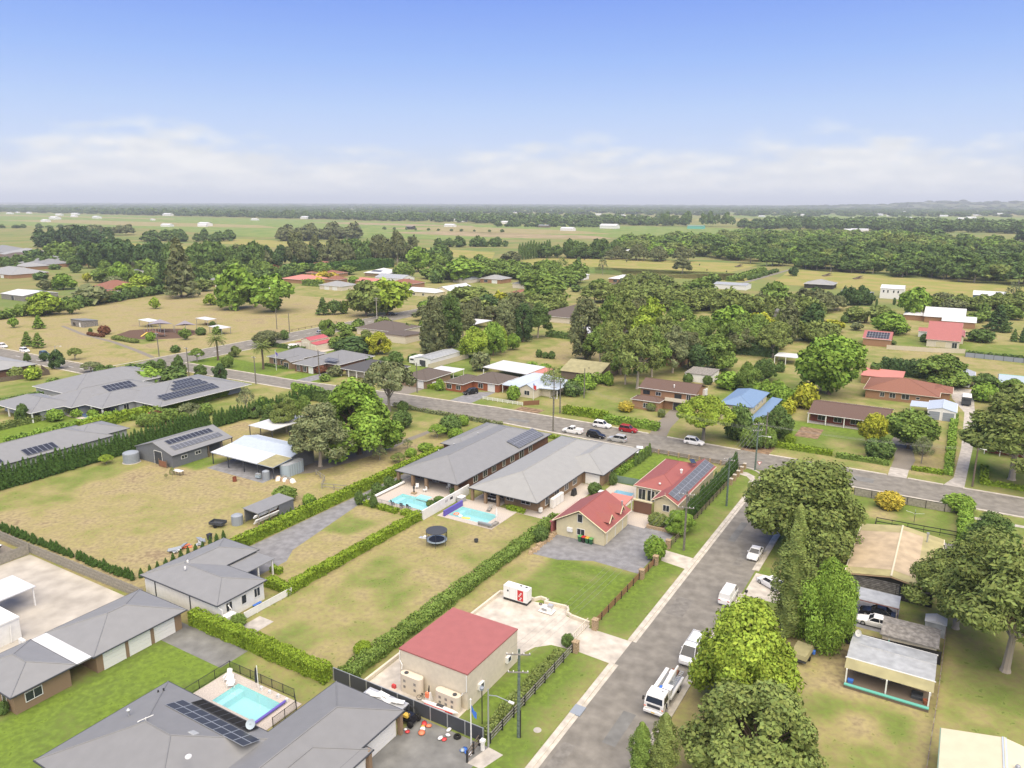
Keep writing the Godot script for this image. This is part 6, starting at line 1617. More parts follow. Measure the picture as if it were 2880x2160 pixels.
	part(q, "water_can", MB.new().cbox(1.05,1.35,0.4,0.9,-1.5,-1.1,0.05).mesh(), M.blue_plastic)
	fence("boundary_fence","thin timber boundary fence running down to the right edge",[[3.3,-107.5],[2.95,-90],[2.5,-77],[2.0,-60]],1.0,2.4,"rail2","rust_timber","weathered",0.05)
	o = house("cream_roof_house","cream metal roof with green gutters in the lower right corner","house","cream_roof","cream_wall","green_sheet",[[3.4,14.2,-81.6,-60.0,2.8,"gz",0.2,0.4]])
	part(o, "whirlybird", MB.new().lathe([[0.15,0],[0.15,0.2],[0.28,0.35],[0.2,0.55],[0,0.6]],10).mesh(), M.galvanised, V(9.8,3.65,-77.2) - o.position)
	part(o, "ridge_flashing", MB.new().box(8.6,9.0,3.86,3.92,-81.6,-60).mesh(), M.blue_white_roof, -o.position)
	fence("wire_fence","black chain-link fence on the timber house's back lawn",[[-8.7,-141.7],[-8.7,-139.6],[-8.7,-141.8],[3.8,-142.3]],1.3,2.5,"rail2","black_metal","black_metal",0.04)
	fence("wire_fence","long black-posted fence with pale boards along the cross street",[[-14.0,-154.6],[1.6,-154.4],[5.2,-155.6]],1.6,2.9,"sheet","black_metal","grey_timber",0.05)
	q = thing("clothesline","dark rotary clothesline post on the back lawn","clothesline",V(-2.9,0,-146.0))
	part(q, "post", MB.new().tube([V(0,0,0),V(0,2.1,0)],[0.05],6).mesh(), M.charcoal)
	for i in 4: part(q, "arm", MB.new().tube([V(0,1.7,0),V(1.5 * cos(i * PI / 2),2.0,1.5 * sin(i * PI / 2))],[0.025],4).mesh(), M.galvanised)
	q = thing("box_trailer","silver trailer half hidden under the corner tree","trailer",V(-12.2,0,-139.6),0.3)
	part(q, "tray", MB.new().box(-0.9,0.9,0.5,1.0,-1.4,1.4).mesh(), M.silver_paint)
	part(q, "lid", MB.new().cbox(-0.95,0.95,1.0,1.2,-1.45,1.45,0.05).mesh(), M.white_metal)
	for x in [-0.95,0.95]: part(q, "wheel", MB.new().tube([V(x - 0.08,0.3,0),V(x + 0.08,0.3,0)],[0.3],10).mesh(), M.rubber)
	tag(part(self, "letterbox", MB.new().box(-22.05,-21.95,0,1.0,-103.05,-102.95).cbox(-22.2,-21.8,1.0,1.3,-103.2,-102.8,0.05).mesh(), M.black_metal),"black letterbox by the concrete drive on the right kerb","letterbox")

func north_houses() -> void:
	var o := house("brick_bungalow","long brown-roofed brick house with white verandah posts","house","brown_roof","brick_red","white_metal",[[-31.5,-12.5,-218.6,-202.8,2.75,"gx",0.2,0.3,[-31.2,-12.8,-218.3,-205.2]]],
		[["S",-28.3,-205.17,0.6,2.0,1.6,"w"],["S",-24.4,-205.17,0.6,2.0,1.6,"w"],["S",-20.2,-205.17,0.6,2.4,1.6,"w"],["S",-16.2,-205.17,0.1,1.6,2.1,"s"]])
	posts(o, [[-31.3,-203],[-27,-203],[-22.6,-203],[-18.2,-203],[-13.5,-203]],2.6,"white_metal",0.12)
	part(o, "verandah_floor", MB.new().box(-31.4,-12.6,0,0.15,-205.1,-203.0).mesh(), M.concrete, -o.position)
	o = house("brick_house","peach brick house with broad red-brown tile hip roof","house","tile_roof","brick_peach","cream_wall",[[-22.4,-2.6,-257.0,-239.3,2.7,"hip",0.3,0.6],[-6.0,0.4,-255.2,-246.0,2.7,"hip",0.3,0.6]],
		[["S",-17.3,-239.87,0.8,1.2,1.4,"w"],["S",-14.6,-239.87,0.8,1.6,1.5,"w"],["S",-11.2,-239.87,0.8,2.0,1.5,"w"],["S",-8.0,-239.87,1.2,1.0,0.7,"w"],["E",-243,-3.17,0.1,1.8,2.1,"s","brick_brown"]])
	o = house("flat_shed","salmon flat roof behind the tile-roofed house","shed","salmon_roof","brick_peach","white_metal",[[-25.5,-13.5,-270,-259,2.7,"sz",0.04,0.2]])
	o = house("steel_garage","white gabled double garage with two grey roller doors","garage","blue_white_roof","white_wall","white_metal",[[-4.9,1.9,-234.2,-223.6,2.7,"gz",0.24,0.1],[-9.2,-4.9,-232,-225.4,2.6,"sX",0.03,-1.0]],[["S",-3.2,-223.67,0,2.6,2.3,"g","tank_grey"],["S",0.1,-223.67,0,2.6,2.3,"g","tank_grey"]])
	posts(o, [[-9,-225.6],[-9,-231.8]],2.5,"white_metal")
	var q := thing("caravan","black and white caravan beside the red tile house","caravan",V(4.0,0,-246.5))
	part(q, "body", MB.new().cbox(-1.2,1.2,0.5,2.6,-2.6,2.6,0.2).mesh(), M.charcoal)
	part(q, "roof", MB.new().cbox(-1.15,1.15,2.6,2.75,-2.5,2.5,0.08).mesh(), M.white_metal)
	part(q, "window", MB.new().box(-0.8,0.8,1.5,2.1,2.6,2.62).mesh(), M.glass)
	for x in [-1.15,1.15]: part(q, "wheel", MB.new().tube([V(x - 0.08,0.35,0),V(x + 0.08,0.35,0)],[0.35],10).mesh(), M.rubber)
	o = house("brick_bungalow","brown-roofed brick house behind the tall gum at right edge","house","umber_roof","brick_red","white_metal",[[8.0,30.0,-212.0,-197.3,2.75,"gx",0.22,0.3,[8.4,29.7,-211.7,-199.2]]],[["S",11.4,-199.17,0.6,1.6,1.6,"w"],["S",15.2,-199.17,0.6,1.6,1.6,"w"]])
	posts(o, [[8.2,-197.6],[11.2,-197.6],[14.2,-197.6],[17.4,-197.6]],2.6,"white_metal")
	# blue-roofed two-storey house
	o = house("blue_roof_house","two-storey cream house with slate-blue hip roof","house","blue_roof","butter_wall","blue_roof",[[-51.6,-43.0,-209.5,-191.2,5.2,"hip",0.36,0.5],[-43.0,-40.2,-214.0,-184.0,2.75,"sx",0.08,-1.0]],
		[["S",-49.6,-191.67,3.2,1.4,1.2,"w"],["S",-45.4,-191.67,3.2,1.2,1.2,"w"],["E",-195,-43.47,3.4,1.2,1.0,"w"],["E",-199,-43.47,3.4,1.2,1.0,"w"],["E",-204,-43.47,3.4,1.2,1.0,"w"]])
	posts(o, [[-40.4,-184.4],[-40.4,-192],[-40.4,-200],[-40.4,-208]],2.6,"white_metal")
	pool("blue kidney pool behind the blue-roofed house",[-44.5,-39.5,-224,-219],0.3,[],"pool_blue","paver").position.y = 0.32
	# two-storey brick
	o = house("two_storey_house","two-storey peach brick house with long brown roof","house","brown_roof","brick_peach","white_metal",[[-76.1,-59.4,-207.2,-196.4,5.25,"gx",0.32,0.5],[-76.6,-68.2,-196.9,-192.3,2.7,"hip",0.4,0.3]],
		[["S",-73.8,-196.87,3.4,2.0,1.2,"w","charcoal"],["S",-70.3,-196.87,3.4,1.6,1.1,"w"],["S",-64.6,-196.87,3.3,2.0,1.3,"w","charcoal"],["S",-61.6,-196.87,3.0,1.3,1.8,"w"],["S",-64.4,-196.87,0,2.8,2.1,"g","charcoal"],["S",-72.3,-192.57,0.6,1.4,1.4,"w"],["E",-199.5,-59.87,3.3,1.6,1.2,"w"]])
	part(o, "balcony", MB.new().box(-67.8,-60.0,2.7,2.9,-196.8,-195.3).box(-67.8,-60.0,2.9,3.7,-195.42,-195.3).mesh(), M.cream_wall, -o.position)
	part(o, "end_wall", MB.new().box(-59.9,-59.2,0.1,5.0,-206.4,-204).mesh(), M.white_wall, -o.position)
	part(o, "roof_vent", MB.new().lathe([[0.14,0],[0.14,0.6],[0.26,0.7],[0,0.95]],9).mesh(), M.white_metal, V(-66.4,5.9,-198.6) - o.position)
	o = house("green_roof_shed","big olive green gabled shed among the gum trees","shed","olive_roof","timber","timber",[[-110.4,-96.2,-230.5,-214.0,2.8,"gx",0.3,0.4]])
	part(o, "roof_vent", MB.new().lathe([[0.2,0],[0.2,0.25],[0,0.3]],8).mesh(), M.black_metal, V(-101.5,3.8,-217.6) - o.position)
	o = house("flat_shed","white shed with rust-streaked flat roof behind two-storey house","shed","weathered","white_wall","white_metal",[[-74.6,-65.8,-242.0,-232.3,2.8,"sz",0.03,0.2]],[["E",-236,-65.97,0,1.0,2.0,"d"],["E",-239,-65.97,0.9,1.2,1.0,"w"]])
	o = house("weatherboard_cottage","white weatherboard cottage with pale blue roof and picket fence","cottage","blue_white_roof","cream_wall","white_metal",[[-116.2,-101.2,-203.0,-191.0,2.8,"hip",0.42,0.4],[-109.8,-104.4,-193.5,-186.8,2.8,"gz",0.5,0.3],[-116.6,-110.0,-192.5,-188.4,2.5,"sz",0.12,-1.0],[-104.4,-98.5,-199.0,-190.0,2.6,"sX",0.05,-1.0]],
		[["S",-107.1,-187.07,0.8,1.8,1.4,"w"],["S",-113,-191.37,0.1,1.0,2.0,"d"]])
	posts(o, [[-116.4,-188.6],[-113.2,-188.6],[-110.2,-188.6],[-98.7,-190.2],[-98.7,-198.6]],2.4,"white_metal")
	fence("picket_fence","white picket fence before the pale blue-roofed cottage",[[-117.0,-178.6],[-103.6,-178.6]],1.0,1.6,"rail3","white_metal","white_wall",0.06)
	fence("paling_fence","reddish paling fence right of the white picket fence",[[-103.4,-178.8],[-100.2,-182.0]],1.4,1.4,"paling","rust_timber","rust_timber",0.06)
	q = thing("flagpole","short flagpole with a red and blue flag by the cottage","flagpole",V(-104.0,0,-185.4))
	part(q, "mast", MB.new().tube([V(0,0,0),V(0,5.2,0)],[0.06],6).mesh(), M.white_metal)
	part(q, "flag", MB.new().quad_strip([V(0.05,4.8,0),V(0.5,4.6,0.15),V(1.0,4.4,0.0)],1.3).mesh(), M.red_plastic)
	part(q, "flag_canton", MB.new().quad_strip([V(0.05,5.1,0.02),V(0.45,4.95,0.17)],0.5).mesh(), M.blue_plastic)
	o = house("orange_brick_house","orange brick house with brown tiled hips and paved drive","house","umber_roof","brick_orange","white_metal",[[-133.4,-126.2,-193.0,-181.6,2.7,"hip",0.36,0.5],[-129.0,-117.0,-199.0,-187.2,2.7,"hip",0.36,0.5]],
		[["S",-131.6,-182.07,0.7,1.8,1.4,"w"],["S",-128.2,-182.07,0.7,1.6,1.4,"w"],["S",-123.8,-187.67,0.6,1.8,1.5,"w"],["S",-119.9,-187.67,0,2.4,2.2,"g"]])
	o = house("carport","long pink-edged white carport behind the orange brick house","carport","white_roof","white_wall","salmon_roof",[[-133,-116.5,-216,-203,2.9,"sx",0.03,-1.0]])
	part(o, "edge_awning", MB.new().box(-116.5,-113.2,2.55,2.65,-216,-200).mesh(), M.salmon_roof, -o.position)
	posts(o, [[-113.4,-200.2],[-113.4,-206],[-113.4,-212],[-113.4,-215.8],[-132.8,-203.2],[-132.8,-215.8]],2.55,"white_metal",0.12)
	o = house("brown_roof_house","brown-roofed brick house with a white patio roof behind","house","umber_roof","brick_tan","white_metal",[[-149.4,-138.4,-193.5,-179.6,2.7,"hip",0.36,0.5]],[["S",-145.2,-180.07,0.5,1.2,1.7,"w"],["S",-141.2,-180.07,0,2.6,2.2,"g"]])
	q = house("patio_roof","white insulated patio roof with folded ridge","awning","white_roof","white_wall","white_metal",[[-147.2,-138.0,-199.6,-193.2,2.8,"hip",0.12,-1.0]])
	posts(q, [[-147,-199.4],[-138.2,-199.4],[-138.2,-193.6]],2.65,"white_metal")
	o = house("long_shed","long pale zinc shed behind a cream sheet fence","shed","zinc_roof","white_wall","white_metal",[[-163.4,-156.2,-223.5,-205.5,2.9,"gz",0.16,0.1]],[["S",-159.8,-205.57,0,2.6,2.3,"g","charcoal"]])
	fence("panel_fence","cream sheet fence running back beside the zinc shed",[[-155.4,-203.0],[-154.4,-226.0]],1.8,2.35,"sheet","cream_sheet","cream_sheet")
	q = thing("caravan","white caravan parked at the zinc shed's front","caravan",V(-165.2,0,-209.4))
	part(q, "body", MB.new().cbox(-1.2,1.2,0.5,2.7,-3.0,3.0,0.25).mesh(), M.white_metal)
	part(q, "window", MB.new().box(-0.8,0.8,1.5,2.1,3.0,3.02).mesh(), M.glass)
	for x in [-1.15,1.15]: part(q, "wheel", MB.new().tube([V(x - 0.08,0.35,0),V(x + 0.08,0.35,0)],[0.35],10).mesh(), M.rubber)
	o = house("slate_roof_house","charcoal-roofed brick house with white flag and gables","house","slate_roof","brick_tan","white_metal",[[-209.6,-196.2,-196.0,-180.4,2.7,"hip",0.36,0.5],[-199.8,-195.0,-184.0,-177.6,2.7,"gz",0.4,0.4]],
		[["S",-206,-180.87,0.4,1.6,1.7,"w"],["S",-202.4,-180.87,0.4,1.6,1.7,"w"],["S",-197.4,-177.97,0.3,2.2,1.9,"s"]])
	q = thing("flagpole","white flagpole before the charcoal-roofed house","flagpole",V(-198.4,0,-174.4))
	part(q, "mast", MB.new().tube([V(0,0,0),V(0,7.2,0)],[0.07],6).mesh(), M.white_metal)
	part(q, "flag", MB.new().quad_strip([V(0.05,6.6,0),V(0.6,6.4,0.1),V(1.1,6.0,0)],0.9).mesh(), M.purple)
	o = house("slate_roof_house","charcoal hip-roofed house with a pale solar patch","house","slate_roof","brick_brown","white_metal",[[-193.4,-177.6,-201.0,-183.0,2.7,"hip",0.34,0.5],[-192.8,-183.2,-186.0,-176.6,2.7,"hip",0.38,0.5]],
		[["S",-190.6,-177.07,0.3,1.4,1.9,"s"],["S",-187.6,-177.07,0.3,1.6,1.9,"s"],["S",-184.8,-177.07,0,2.0,2.2,"g"]])
	panels(o, V(-184.2,4.2,-184.8),V(1.7,0,0),V(0,-0.34,1.0),3,2,"pale_cells")
	o = house("dark_roof_house","low black-roofed house half hidden by the feathery tree","house","dark_roof","cream_wall","white_metal",[[-174.0,-156.0,-194.0,-179.2,2.7,"hip",0.34,0.5,[-173.4,-156.5,-193.5,-181.6]]])
	posts(o, [[-173.6,-179.6],[-170.2,-179.6],[-166.8,-179.6],[-163.4,-179.6]],2.55,"white_metal",0.14)
	# barn with raised middle
	o = house("barn","cream barn with raised red centre roof and side bays","barn","barn_red","cream_wall","cream_wall",[[-219.6,-214.6,-216.0,-206.2,3.9,"gz",0.35,0.1],[-214.6,-211.4,-216.0,-206.2,2.5,"sx",0.18,0.05],[-222.8,-219.6,-216.0,-206.2,2.5,"sX",0.18,0.05]],[["S",-217.1,-206.27,0,3.0,2.8,"g","cream_wall"],["S",-213.0,-206.22,0,2.2,2.1,"g","cream_wall"],["S",-221.2,-206.22,0,2.2,2.1,"g","cream_wall"]])
	# homes further back
	o = house("brick_shed","small brick shed with solar panels on its red roof","shed","red_roof","brick_peach","white_metal",[[-33.6,-23.0,-343.5,-332.0,3.0,"gx",0.42,0.3]])
	panels(o, V(-32.4,5.0,-337.0),V(1.05,0,0),V(0,-0.42,1.0) * 1.5,8,3)
	o = house("red_roof_house","pink-red gabled house by the cream fence on the right","house","red_roof","cream_wall","cream_wall",[[-11.4,0.8,-366.0,-342.6,3.0,"gx",0.5,0.4],[-7.0,2.0,-374,-356,3.0,"gz",0.5,0.4]],[["S",-6,-342.97,0.2,3.6,2.2,"g","butter_wall"],["S",-1.2,-342.97,0.1,1.8,2.2,"s"]])
	o = house("garden_shed","tiny pink-roofed white shed left of the red house","shed","red_roof","white_wall","white_metal",[[-15.5,-12.0,-371.0,-366.0,2.6,"gx",0.5,0.2]],[["W",-368,-15.3,0.8,1.0,1.0,"w"]])
	fence("panel_fence","long cream sheet fence before the pink-red house",[[-24.0,-327.0],[-8.0,-329.5],[2.6,-333.2]],1.8,3.0,"sheet","cream_sheet","cream_sheet")
	fence("panel_fence","long dark grey sheet fence at the far right",[[2.8,-326.0],[30,-323]],1.8,3.0,"sheet","charcoal","tank_grey")
	o = house("homestead","white-roofed homestead right of the willow","house","white_roof","brick_peach","white_metal",[[-16.0,1.5,-432.0,-414.0,3.0,"gx",0.4,0.4],[-8.0,6.0,-414.0,-402.0,3.0,"gx",0.3,0.4],[-25.0,-14.0,-428,-418,2.6,"hip",0.3,0.4]],[["S",0,-402.37,0.5,2.0,1.6,"w"],["S",-5,-402.37,0.5,2.0,1.6,"w"]])
	o = house("white_shed","two-storey white shed with four dark windows","shed","white_roof","white_wall","white_metal",[[-44.6,-31.5,-520,-507,6.2,"gx",0.25,0.2]],[["S",-42.5,-507.17,3.6,0.9,1.6,"w"],["S",-40.2,-507.17,3.6,0.9,1.6,"w"],["S",-37,-507.17,3.6,0.9,1.6,"w"],["S",-34.6,-507.17,3.6,0.9,1.6,"w"]])
	o = house("blue_shed","long white-roofed shed with dark blue front","shed","white_roof","blue_paint","white_metal",[[3.8,20.2,-530,-517,4.2,"gx",0.3,0.2]])
	o = house("flat_shed","low pale shed left of the two-storey white shed","shed","zinc_roof","white_wall","white_metal",[[-66,-48,-512,-500,3.0,"gx",0.1,0.1]])
	o = house("pavilion_house","grey hip roof with dark verandah by the far paddock","house","pale_roof","dark_wall","white_metal",[[-95,-76,-560,-542,3.0,"hip",0.3,0.5]])
	o = house("red_tile_house","red tiled house with a pink awning on the right","house","tile_roof","brick_peach","white_metal",[[-113,-92,-440,-424,2.8,"hip",0.35,0.5]])
	part(o, "awning", MB.new().box(-104,-95,2.5,2.62,-424,-419).mesh(), M.salmon_roof, -o.position)
	o = house("slate_roof_house","charcoal roof with white soffit right of the red tiled house","house","slate_roof","white_wall","white_metal",[[-84,-64,-412,-394,2.8,"hip",0.34,0.5]])
	o = house("grey_roof_house","large weathered grey-brown hip roof behind the she-oaks","house","umber_roof","cream_wall","white_metal",[[-178,-148,-348,-318,2.9,"hip",0.3,0.6],[-186,-172,-322,-308,2.7,"hip",0.2,0.4]])
	o = house("red_tile_house","long low red tile roof behind the domed tree","house","tile_roof","brick_peach","white_metal",[[-196,-158,-438,-420,2.8,"hip",0.3,0.5]])
	o = house("outbuilding","white outbuilding right of the long red roof","shed","white_roof","white_wall","white_metal",[[-157,-148,-420,-408,2.8,"gz",0.2,0.2]])
	o = house("grey_shed","low grey shed roof at the bright paddock","shed","weathered","timber","timber",[[-166,-142,-482,-466,2.8,"hip",0.2,0.4]])
	o = house("dark_roof_house","dark brown low roof left of the grey shed roof","house","umber_roof","brick_brown","timber",[[-206,-178,-478,-462,2.8,"hip",0.2,0.4]])
	o = house("pale_shed","pale rectangular shed roof by the dry paddock","shed","zinc_roof","white_wall","white_metal",[[-146,-124,-520,-506,3.2,"gx",0.12,0.2]])
	o = house("cream_homestead","cream L-shaped homestead with pale roofs and verandah","house","white_roof","butter_wall","white_metal",[[-303,-274,-380,-366,2.8,"hip",0.25,0.4],[-282,-270,-402,-376,3.2,"gz",0.4,0.4]],[["S",-296,-366.37,0.6,1.6,1.4,"w"],["S",-290,-366.37,0.6,1.6,1.4,"w"],["S",-283,-366.37,0.6,1.6,1.4,"w"]])
	o = house("white_roof_house","white hip-roofed house with dark solar patches","house","white_roof","brick_tan","white_metal",[[-402,-380,-468,-446,2.8,"hip",0.3,0.5]])
	panels(o, V(-397,4.5,-452),V(1.2,0,0),V(0,-0.3,1.0) * 1.6,8,2)
	o = house("white_garage","white garage with pale roof and dark doorway","garage","zinc_roof","white_wall","white_metal",[[-370,-344,-436,-422,3.0,"gx",0.3,0.2]],[["E",-429,-344.17,0,3.0,2.6,"g","charcoal"]])
	o = house("villa","pale villa roof behind the willow","house","zinc_roof","cream_wall","white_metal",[[-318,-302,-462,-446,2.8,"hip",0.35,0.4]])
	o = house("grey_shed","grey roofed double garage at the dry park's top","garage","pale_roof","cream_wall","white_metal",[[-366,-346,-378,-362,2.8,"hip",0.3,0.4]],[["S",-359,-362.37,0,4.0,2.3,"g"],["S",-352,-362.37,0,4.0,2.3,"g"]])
	o = house("gazebo","red pyramid-roofed gazebo above the dry park","gazebo","tile_roof","brick_peach","white_metal",[[-389,-377,-402,-391,3.0,"hip",0.45,0.5]])
	o = house("red_tile_house","long salmon-red roof above the dry park","house","salmon_roof","brick_peach","white_metal",[[-420,-393,-400,-380,2.8,"hip",0.25,0.5]])
	o = house("red_tile_house","low red roof behind the golden shrubs","house","tile_roof","brick_peach","white_metal",[[-440,-412,-440,-422,2.8,"hip",0.25,0.5]])
	o = house("red_tile_house","orange roof right of the gazebo","house","salmon_roof","brick_peach","white_metal",[[-374,-352,-412,-398,2.8,"hip",0.2,0.5]])
	o = house("red_brick_house","red brick house with brown roof behind the clipped hedge","house","tile_roof","brick_red","white_metal",[[-498,-474,-536,-514,5.0,"hip",0.3,0.5]])
	o = house("red_tile_house","pinkish hip roof left of the tall clipped hedge","house","tile_roof","brick_peach","white_metal",[[-488,-464,-490,-468,3.2,"hip",0.3,0.5]])
	o = house("white_roof_house","small white roof far right of the willow","house","white_roof","white_wall","white_metal",[[-268,-244,-520,-506,3.4,"hip",0.25,0.4]])
	o = house("white_roof_house","white roof in the trees left of the poplars","house","white_roof","white_wall","white_metal",[[-330,-306,-560,-546,3.4,"gx",0.25,0.4]])
	o = house("grey_roof_house","blue-grey roof in mid picture behind olive trees","house","slate_roof","cream_wall","white_metal",[[-262,-238,-452,-436,3.2,"hip",0.3,0.4]])
	o = house("white_roof_house","white shed roof beside the grey-brown hip roof","shed","white_roof","white_wall","white_metal",[[-138,-118,-300,-284,3.0,"gx",0.2,0.2]])
	o = house("olive_roof_house","olive-roofed brick house half hidden by gum trunks","house","olive_roof","brick_peach","timber",[[-96,-82,-270,-252,3.0,"gx",0.3,0.4]])
	o = house("grey_roof_house","low grey and brown roof with red lean-to by the far street","house","umber_roof","cream_wall","white_metal",[[-226,-204,-262,-244,2.8,"hip",0.3,0.4],[-206,-192,-250,-236,2.8,"sZ",0.04,0.2]])
	part(o, "red_sheet", MB.new().quad2([V(-206,2.86,-236),V(-192,2.86,-236),V(-192,2.3 + 0.02,-250),V(-206,2.32,-250)]).mesh(), M.red_roof, -o.position)
	o = house("pergola_shed","white pergola roof beside the far street","shelter","white_roof","cream_wall","white_metal",[[-200,-186,-292,-276,3.0,"flat",0,-1.0]])
	posts(o, [[-199.6,-276.4],[-193,-276.4],[-186.4,-276.4],[-186.4,-291.6]],2.85,"white_metal",0.14)
	o = house("teal_roof_shed","pale teal shed roof at the right edge","shed","teal","white_wall","white_metal",[[12,26,-282,-268,3.0,"gx",0.2,0.2]])
	o.get_node("roof").material_override = M.tank_blue
	o = house("carport","small gabled carport with pale roof at the long drive","carport","zinc_roof","white_wall","white_metal",[[-0.6,6.0,-284,-272,2.6,"gz",0.3,-1.0]])
	posts(o, [[-0.4,-272.2],[5.8,-272.2],[-0.4,-283.8],[5.8,-283.8]],2.5,"white_metal",0.14)
	o = house("carport","white carport sheltering a boat on the right","carport","white_roof","dark_wall","white_metal",[[-56,-48,-284,-276,2.8,"flat",0,-1.0]])
	posts(o, [[-55.8,-276.2],[-52,-276.2],[-48.2,-276.2],[-48.2,-283.8],[-55.8,-283.8]],2.65,"white_metal",0.12)
	# left: new estate roofs and the red hip roof
	o = house("bungalow","old bungalow with red-brown hip roof and striped awning","house","tile_roof","cream_wall","white_metal",[[-470,-450,-292,-268,3.6,"hip",0.42,0.3],[-474,-446,-296,-264,2.7,"hip",0.12,0.5]])
	for i in 14: part(o, "awning_strip", MB.new().box(-445.9,-445.2,2.1,2.6,-294 + i * 2.1,-293 + i * 2.1).mesh(), M.cloth_white, -o.position)
	o = house("farm_shed","white-roofed farm shed at the left edge","shed","white_roof","weathered","white_metal",[[-487,-462,-246,-226,3.2,"gx",0.16,0.2]],[["S",-474,-226.17,0,3.0,2.5,"g","charcoal"]])
	var est := [[-722,-680,-392,-352,"grey_roof","wide blue-grey roofed house on the left estate"],[-692,-668,-352,-334,"pale_roof","pale grey hip beside the wide blue-grey roof"],[-650,-606,-318,-290,"pale_roof","long grey roof low on the left edge"],[-810,-780,-408,-372,"umber_roof","brown-roofed house on the left estate"],[-860,-815,-440,-402,"pale_roof","far pale roof on the left estate"],[-930,-880,-452,-410,"grey_roof","farthest grey roof on the left estate"],[-790,-752,-452,-418,"pale_roof","large pale roof behind the brown one"],[-560,-530,-372,-350,"pale_roof","pale roof among the garden trees"],[-600,-575,-420,-402,"white_roof","white roof behind the estate trees"],[-450,-424,-350,-334,"grey_roof","small grey roof behind the giant fir"],[-392,-372,-330,-314,"white_roof","white-roofed cottage right of the giant fir"],[-336,-316,-412,-396,"tile_roof","red-brown roof behind the park's big tree pair"],[-300,-282,-470,-454,"pale_roof","pale roof beyond the cream homestead"],[-236,-216,-398,-382,"tile_roof","red tile roof in the middle-distance gardens"],[-222,-204,-520,-504,"white_roof","white roof before the bright paddock"]]
	for e in est:
		house("estate_house", e[5],"house", e[4],"brick_peach","white_metal",[[e[0], e[1], e[2], e[3],3.0,"hip",0.3,0.5]],[["S", lerpf(e[0], e[1],0.3), e[3] - 0.47,0.5,3.0,1.8,"w"],["S", lerpf(e[0], e[1],0.7), e[3] - 0.47,0.0,4.4,2.3,"g"]],"scattered houses beyond the street")


